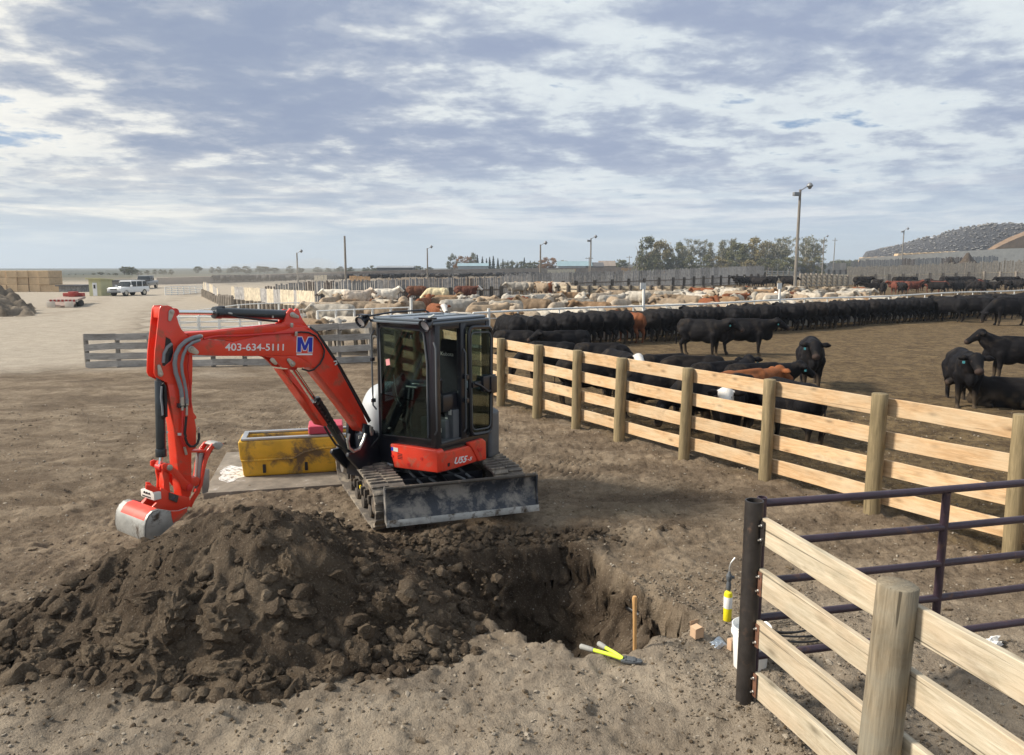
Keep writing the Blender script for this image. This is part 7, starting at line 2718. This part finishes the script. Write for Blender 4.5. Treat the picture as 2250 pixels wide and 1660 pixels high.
def cow_mesh(pose, voxel, seed=0):
    rr = random.Random(seed)
    mb = MB()
    N = 14 if voxel < .035 else 10
    def E(c, r): mb.ball(c, r, N)
    def C(a, b, r1, r2):
        mb.tube([a, b], [r1, r2], N); mb.ball(a, r1 * .995, N); mb.ball(b, r2 * .995, N)
    lie = pose == 'lie'
    dz = -.56 if lie else 0.0
    # trunk
    E((.46, 0, .93 + dz), (.42, .27, .39)); E((.02, 0, .90 + dz), (.58, .325, .37)); E((-.48, 0, .96 + dz), (.40, .30, .38))
    E((.30, 0, .78 + dz), (.38, .26, .32)); E((-.15, 0, .80 + dz), (.45, .29, .30)); E((-.66, 0, 1.05 + dz), (.24, .22, .22))
    C((-.72, 0, 1.20 + dz), (.45, 0, 1.225 + dz), .105, .115)
    C((.45, .09, 1.15 + dz), (.45, -.09, 1.15 + dz), .13, .13)
    C((-.60, .17, 1.10 + dz), (-.60, -.17, 1.10 + dz), .12, .12)
    E((.78, 0, .76 + dz), (.20, .12, .22))
    # neck, head
    yaw = 0.0
    if pose == 'down':
        C((.62, 0, 1.04), (.98, 0, .74), .235, .155); C((.98, 0, .74), (1.13, 0, .58), .15, .13)
        h0, h1 = Vector((1.12, 0, .56)), Vector((1.20, 0, .20))
    elif pose == 'level':
        C((.60, 0, 1.06 + dz), (1.00, 0, 1.16 + dz), .25, .165); C((.66, 0, .92 + dz), (.98, 0, 1.08 + dz), .2, .14)
        h0, h1 = Vector((1.10, 0, 1.22 + dz)), Vector((1.43, 0, 1.00 + dz))
    elif pose == 'turn':
        C((.60, 0, 1.06), (.92, .10, 1.20), .25, .17); C((.66, 0, .92), (.92, .12, 1.10), .2, .14)
        h0, h1 = Vector((.98, .20, 1.28)), Vector((1.10, .53, 1.04))
    else:  # lie, up
        up = .10
        C((.60, 0, 1.06 + dz), (.96, 0, 1.26 + dz + up * .3), .25, .165); C((.68, 0, .92 + dz), (.95, 0, 1.14 + dz), .2, .14)
        h0, h1 = Vector((1.05, 0, 1.34 + dz + up * .3)), Vector((1.37, 0, 1.12 + dz))
    d = (h1 - h0); side = Vector((-d.y, d.x, 0)); side = side.normalized() if side.length > .05 else Vector((0, 1, 0))
    C(h0 - d * .05, h0 + d * .5, .150, .118); C(h0 + d * .45, h0 + d * .95, .108, .094)
    mb.ball(h0 + d * 1.02, (.104, .104, .09), N)
    upn = side.cross(d).normalized()
    if upn.z < 0 and pose != 'down': upn = -upn
    if pose == 'down' : upn = Vector((.9, 0, .3))
    for s in (-1, 1):
        e0 = h0 + side * (s * .13) - d.normalized() * .02 + upn * .02
        e1 = e0 + side * (s * .23) - UP * .035 - d.normalized() * .03
        mb.tube([e0, (e0 + e1) / 2 + upn * .01, e1], [.045, .08, .03], 8)
        # brow / eye swelling
        mb.ball(h0 + d * .30 + side * (s * .085) + upn * .02, .034, 8)
    # legs
    if not lie:
        for s in (-1, 1):
            o = rr.uniform(-.07, .07)
            y = s * .165
            C((.52, y * 1.1, .80), (.52 + o * .3, y, .56), .135, .085); C((.52 + o * .3, y, .56), (.53 + o, y, .38), .09, .068)
            C((.53 + o, y, .38), (.53 + o, y, .14), .062, .050); C((.53 + o, y, .14), (.56 + o, y, .05), .043, .05); mb.box((.575 + o, y, .03), (.12, .10, .07))
            o = rr.uniform(-.08, .08)
            y = s * .17
            C((-.56, y, .88), (-.46, y * 1.15, .66), .20, .14); C((-.46, y * 1.15, .66), (-.68 + o, y, .44), .125, .075)
            C((-.68 + o, y, .44), (-.64 + o, y, .16), .062, .052); C((-.64 + o, y, .16), (-.60 + o, y, .05), .044, .05); mb.box((-.585 + o, y, .03), (.12, .10, .07))
    else:
        for s in (-1, 1):
            y = s * .27
            C((.50, y * .8, .30), (.72, y, .13), .12, .085); C((.72, y, .13), (.45, y * 1.1, .07), .07, .05)
            C((-.50, y * .9, .32), (-.20, y * 1.3, .17), .19, .12); C((-.20, y * 1.3, .17), (-.55, y * 1.5, .08), .08, .055); C((-.55, y * 1.5, .08), (-.28, y * 1.55, .06), .05, .045)
    # tail
    if not lie:
        tz = rr.uniform(-.05, .05)
        C((-.80, 0, 1.18), (-.90, tz * .4, 1.02), .05, .032); C((-.90, tz * .4, 1.02), (-.92, tz, .60), .028, .022); C((-.92, tz, .60), (-.92, tz, .38), .045, .03)
    else:
        C((-.80, 0, .60), (-.92, .1, .25), .05, .03); C((-.92, .1, .25), (-.85, .25, .06), .03, .04)
    me = bpy.data.meshes.new("cow_src"); me.from_pydata([tuple(v) for v in mb.v], [], mb.f)
    bm = bmesh.new(); bm.from_mesh(me); bmesh.ops.recalc_face_normals(bm, faces=bm.faces); bm.to_mesh(me); bm.free()
    o = bpy.data.objects.new("cow_src", me); COL.objects.link(o)
    r = o.modifiers.new("r", 'REMESH'); r.mode = 'VOXEL'; r.voxel_size = voxel
    sm = o.modifiers.new("s", 'SMOOTH'); sm.factor = .6; sm.iterations = max(2, int(.11 / voxel))
    dg = bpy.context.evaluated_depsgraph_get()
    out = bpy.data.meshes.new_from_object(o.evaluated_get(dg))
    bpy.data.objects.remove(o); bpy.data.meshes.remove(me)
    out.name = "cow_" + pose
    n = len(out.vertices)
    co = np.zeros(n * 3); out.vertices.foreach_get("co", co); co = co.reshape(-1, 3)
    h0n, dn = np.array(h0), np.array(d)
    t = ((co - h0n) @ dn) / (dn @ dn)
    dist = np.linalg.norm(co - h0n - np.outer(np.clip(t, 0, 1), dn), axis=1)
    head = (dist < .22) & (t > -.25)
    mark = np.zeros((n, 3))
    sidec = np.abs((co - h0n) @ np.array(side))
    wf = head & (sidec < .15)
    mark[:, 0] = np.where(wf, sstep(-.25, -.05, t), 0)
    mark[:, 1] = np.where(head, sstep(.98, 1.08, t), 0)
    for s in (-1, 1):
        ep = np.array(h0 + d * .30 + side * (s * .105) + upn * .03)
        mark[:, 1] = np.maximum(mark[:, 1], (np.linalg.norm(co - ep, axis=1) < .028) * 1.0)
    mark[:, 2] = sstep(.55, .2, co[:, 2]) * np.clip(.5 + fbm(co[:, 0] * 3, co[:, 2] * 3 + co[:, 1] * 5, 1.5, 3, 7) * 2, 0, 1)
    set_attr(out, "mark", mark)
    out.materials.clear(); out.materials.append(M_HIDE)
    out.shade_smooth()
    return out, h0, d, side


HI = {p: cow_mesh(p, .026, 3 + i) for i, p in enumerate(('level', 'down', 'turn', 'up', 'lie'))}
LO = {p: cow_mesh(p, .05, 13 + i) for i, p in enumerate(('level', 'down', 'turn', 'up', 'lie'))}
FACE = {}


def cow(p, rz, pose, col, label, group=None, hi=True, white=False, scale=1.0, eartag=None, mirror=False, name="steer"):
    me, h0, d, side = (HI if hi else LO)[pose]
    if white:
        key = (hi, pose)
        if key not in FACE:
            m2 = me.copy(); m2.materials.clear(); m2.materials.append(M_HIDEF); FACE[key] = m2
        me = FACE[key]
    o = bpy.data.objects.new(name, me)
    COL.objects.link(o)
    o.location = (p[0], p[1], p[2] if len(p) > 2 else 0)
    o.rotation_euler = (0, 0, rz)
    o.scale = (scale, scale * (-1 if mirror else 1), scale)
    o.color = (*col, 1)
    tag(o, label, "cattle", group)
    if eartag:
        s = eartag
        e = h0 + side * (s * .24) - UP * .06
        mb = MB().box(e + d.normalized() * .02, (.035, .045, .055))
        t = obj("ear_tag", mb, M_TAG, None, None)
        t.parent = o
    return o


BLK = (.0060, .0056, .0072)
BLK2 = (.011, .009, .009)
RED = (.22, .065, .025)
CREAM = [(.50, .41, .31), (.56, .50, .41), (.42, .32, .22), (.60, .55, .47), (.31, .22, .14), (.36, .23, .13), (.40, .31, .22)]


def cattle():
    d2 = lambda x, y: GD(x, y)
    az = lambda deg: math.radians(deg)
    A = [
        # x, y(feet), heading, pose, colour, label, opts
        (1531, 778, -35, 'level', BLK, "left steer of the black pair standing side-on in the open pen", dict(eartag=-1)),
        (1625, 776, -14, 'level', BLK, "right steer of the black pair in the open pen, facing right with its head low", dict(eartag=-1)),
        (1770, 848, 252, 'level', BLK, "black steer facing the viewer alone in the middle of the open pen", dict(eartag=-1)),
        (2100, 885, 250, 'level', BLK, "black steer facing the viewer at the right with a teal ear tag", dict(eartag=-1, scale=.97)),
        (2225, 832, 160, 'up', BLK, "black steer looking left at the right edge of the picture", dict(scale=.94)),
        (2215, 893, 150, 'lie', BLK2, "black steer lying down at the right edge of the open pen", dict(scale=.92)),
        (1130, 800, -12, 'down', BLK, "black steer walking right behind the first fence post from the cab", dict(eartag=-1)),
        (1200, 838, 170, 'down', BLK, "black steer behind the fence between the first two posts from the cab", {}),
        (1315, 842, -10, 'down', BLK, "black steer with its back above the fence left of the white-faced one", {}),
        (1352, 868, -72, 'level', BLK, "black white-faced steer looking over the fence rail", dict(white=True, eartag=-1)),
        (1288, 888, 5, 'down', BLK2, "black steer low behind the rails left of the fourth post", {}),
        (1452, 880, 12, 'down', BLK, "black steer behind the rails right of the white-faced one", {}),
        (1430, 920, -14, 'down', BLK, "black steer close behind the boards right of the white-faced one", {}),
        (1510, 885, 180, 'down', BLK2, "black steer with its rump above the rail beyond the fifth post", {}),
        (1570, 905, 20, 'turn', BLK, "black steer resting its head over another left of the rust-red steer", dict(eartag=-1)),
        (1560, 945, 175, 'down', BLK, "black steer directly in front of the rust-red steer", {}),
        (1625, 926, 26, 'level', (.24, .085, .032), "rust-red steer with its back showing above the fence rail", dict(scale=.84)),
        (1590, 968, -110, 'level', BLK2, "black white-muzzled steer peering between the boards", dict(white=True, scale=.86)),
        (1652, 908, 8, 'level', BLK, "black steer raising its head right of the rust-red steer", dict(eartag=-1, scale=.86)),
        (1722, 968, 112, 'down', BLK, "black steer grazing right behind the sixth fence post", {}),
        (1240, 800, 195, 'level', BLK, "black steer standing behind the two fence posts near the cab", {}),
    ]
    for x, y, h, pose, c, lab, kw in A:
        p = d2(x, y)
        if y > 790 and x < 1740 and 'scale' not in kw: kw['scale'] = .87
        cow((p.x, p.y, -.02), az(h), pose, c, lab, **kw)
    # the feeding row along the bunk, rumps to the viewer
    L = (BK1 - BK0).length
    hd = math.atan2(-BN.y, -BN.x)
    s = .6; k = 0
    while s < L - .5:
        p = BK0 + BD * s + BN * (1.55 + R.uniform(-.12, .2))
        px = 1125 + 1625 * p.x / (p.y * _c + CAM_H * _s)
        redone = 1374 < px < 1430 and k and not getattr(cattle, 'red', False)
        if redone: cattle.red = True
        near = p.y < 45
        c = (.20, .07, .03) if redone else (BLK if R.random() < .8 else BLK2)
        lab = "reddish-brown steer standing alone among the black rumps at the white rail" if redone else ("black steer, number %d from the left in the row feeding at the bunk" % (k + 1) if px < 1660 else "black steer in the crowded right part of the row feeding at the bunk")
        cow((p.x, p.y, -.02), hd + R.uniform(-.22, .22) - (.25 if p.y > 38 else 0), R.choice(['down', 'down', 'level']), c, lab, None if redone else "black cattle feeding in a row along the bunk", near, False, R.uniform(.95, 1.03))
        s += R.uniform(.66, .84); k += 1
    # second dark rank beside it at the right
    for i in range(9):
        s_ = L * .55 + i * 2.0
        p = BK0 + BD * s_ + BN * (3.3 + R.uniform(-.3, .5))
        cow((p.x, p.y, 0), hd + R.uniform(-.9, .6), 'level', BLK, "black steer in the second rank waiting behind the feeding row", "second rank of black cattle at the right", False, False, 1.03)
    # big one at the right edge
    p = GD(2205, 712); cow((p.x, p.y, 0), az(175), 'down', BLK, "black steer lowering its head at the right end of the feeding row", None, True, False, 1.15, -1)
    # dark cattle across the bunk at the right
    k = 0
    for i in range(36):
        px = R.uniform(1905, 2300); py = R.uniform(636, 655) - (px - 1905) * .02
        p = G(px, py)
        rd = R.random() < .2
        cow((p.x, p.y, 0), R.uniform(0, 6.28), R.choice(['level', 'down', 'up']), (.14, .045, .03) if rd else BLK2, ("dark red" if rd else "black") + " steer in the crowded dark herd beyond the rail at the right", "dark herd beyond the rail at the right" + (" (dark red)" if rd else ""), False, False, 1.1)
    # light herd: front rank feeding from the far side of the bunk
    s = -6.0; i = 0
    names = {0: "cream", 1: "off-white", 2: "tan", 3: "white", 4: "light brown", 5: "golden brown", 6: "buff"}
    def light(p, rz, pose, where, hi=False, sc=1.0):
        ci = R.choice([0, 0, 1, 1, 2, 3, 3, 4, 5, 6])
        if R.random() < .10:
            cow(p, rz, pose, (.20, .07, .03), "rust-brown steer " + where, "rust-brown cattle " + where, hi, R.random() < .4, sc)
            return
        kf = R.uniform(.60, .88)
        col = tuple(v * kf for v in CREAM[ci])
        cow(p, rz, pose, col, names[ci] + " steer " + where, names[ci] + " cattle " + where, hi, False, sc)
    while s < L * .60:
        p = BK0 + BD * s - BN * (1.75 + R.uniform(-.1, .25))
        sc_ = .97
        light((p.x, p.y, 0), hd + PI + R.uniform(-.35, .35), R.choice(['down', 'level', 'level', 'down']), "feeding across the bunk under the white rail", True, sc_)
        s += R.uniform(.72, .95)
    # milling behind
    placed = []
    tries = 0
    while len(placed) < 96 and tries < 9000:
        tries += 1
        px = R.uniform(700, 1900); py = R.uniform(662, 745)
        lo = 745 - (px - 1000) * .06
        mn = float(np.interp(px, [700, 1050, 1300, 1500, 1900], [706, 694, 681, 667, 662]))
        if py > lo or py < mn or (px < 1050 and py > 735) or R.random() < (py - mn) / 90:
            continue
        p = G(px, py)
        # keep to the far side of the bunk
        if (p - BK0).dot(-BN) < 3.6:
            continue
        if any((p.x - q.x) ** 2 + (p.y - q.y) ** 2 < 1.75 ** 2 for q in placed):
            continue
        placed.append(p)
        light((p.x, p.y, 0), R.uniform(0, 2 * PI), R.choice(['level', 'down', 'up', 'level', 'turn']), "milling in the light herd behind the bunk", False, 1.06)
    for px, py, h, pose, c, lab, w in [(745, 678, 180, 'level', (.72, .66, .55), "white steer standing apart at the left beside the slat fence", False), (783, 683, 30, 'up', (.60, .50, .40), "buff steer half hidden right of the white one near the slat fence", False),
                                    (800, 682, 5, 'lie', (.42, .18, .08), "red-brown steer lying among the pale ones left of the cab", False), (845, 676, 10, 'up', (.74, .68, .58), "white steer lifting its head left of the cab", False),
                                    (917, 664, 4, 'down', (.14, .06, .035), "dark brown white-faced steer above the left of the cab roof", True), (1022, 664, 2, 'level', (.12, .045, .03), "dark red white-faced steer side-on above the cab roof", True),
                                    (960, 672, 182, 'down', (.70, .60, .38), "yellowish cream steer between the two dark ones above the cab", False)]:
        p = G(px, py); cow((p.x, p.y, 0), az(h), pose, c, lab, None, True, w, 1.1)
    # group beyond the middle fence
    for i in range(11):
        p = G(R.uniform(1115, 1245), R.uniform(650, 657)); light((p.x, p.y, 0), R.uniform(0, 6.28), 'level', "standing at the left end of the cream rail fence", False, 1.2)
    for i in range(11):
        p = G(R.uniform(1622, 1745), R.uniform(627, 635)); cow((p.x, p.y, 0), R.uniform(0, 6.28), 'level', BLK2, "black steer beside the foot of the tall lamp post beyond the light herd", "black cattle by the tall lamp post", False, i == 3, 1.25)
    for i in range(9):
        p = G(R.uniform(1880, 2230), R.uniform(632, 637)); cow((p.x, p.y, 0), R.choice([0, PI]) + R.uniform(-.3, .3), 'level', BLK2, "black steer before the tall brownish windbreak at the right", "black cattle before the right windbreak", False, False, 1.35)
    # far dark herd under the bank: uncountable specks, one object
    V = []; F_ = []; base = 0
    me = LO['level'][0]
    src = np.zeros(len(me.vertices) * 3); me.vertices.foreach_get("co", src); src = src.reshape(-1, 3)
    lo = bmesh.new(); lo.from_mesh(me)
    bmesh.ops.remove_doubles(lo, verts=lo.verts, dist=.13)
    vv = np.array([v.co[:] for v in lo.verts]); lo.verts.index_update(); ff = [tuple(v.index for v in f.verts) for f in lo.faces]; lo.free()
    for i in range(170):
        px = R.uniform(480, 1180)
        p = G(px, 622.5 - (px - 480) * .0195 + R.uniform(-1.5, 3.0))
        a_ = R.uniform(0, 6.28); ca, sa = math.cos(a_), math.sin(a_)
        w = np.stack([vv[:, 0] * ca - vv[:, 1] * sa, vv[:, 0] * sa + vv[:, 1] * ca, vv[:, 2]], -1) * 1.2 + (p.x, p.y, 0)
        V.append(w); F_ += [tuple(base + j for j in f) for f in ff]; base += len(vv)
    m3 = bpy.data.meshes.new("far_herd"); m3.from_pydata([tuple(v) for v in np.concatenate(V)], [], F_)
    m3.shade_smooth(); m3.materials.append(paint("dark_hides", BLK2, .7, 0, .3, .8))
    o = bpy.data.objects.new("far_herd", m3); COL.objects.link(o)
    tag(o, "far dark herd reading as a thin line of specks before the long bank", "herd", kind="stuff")


cattle()
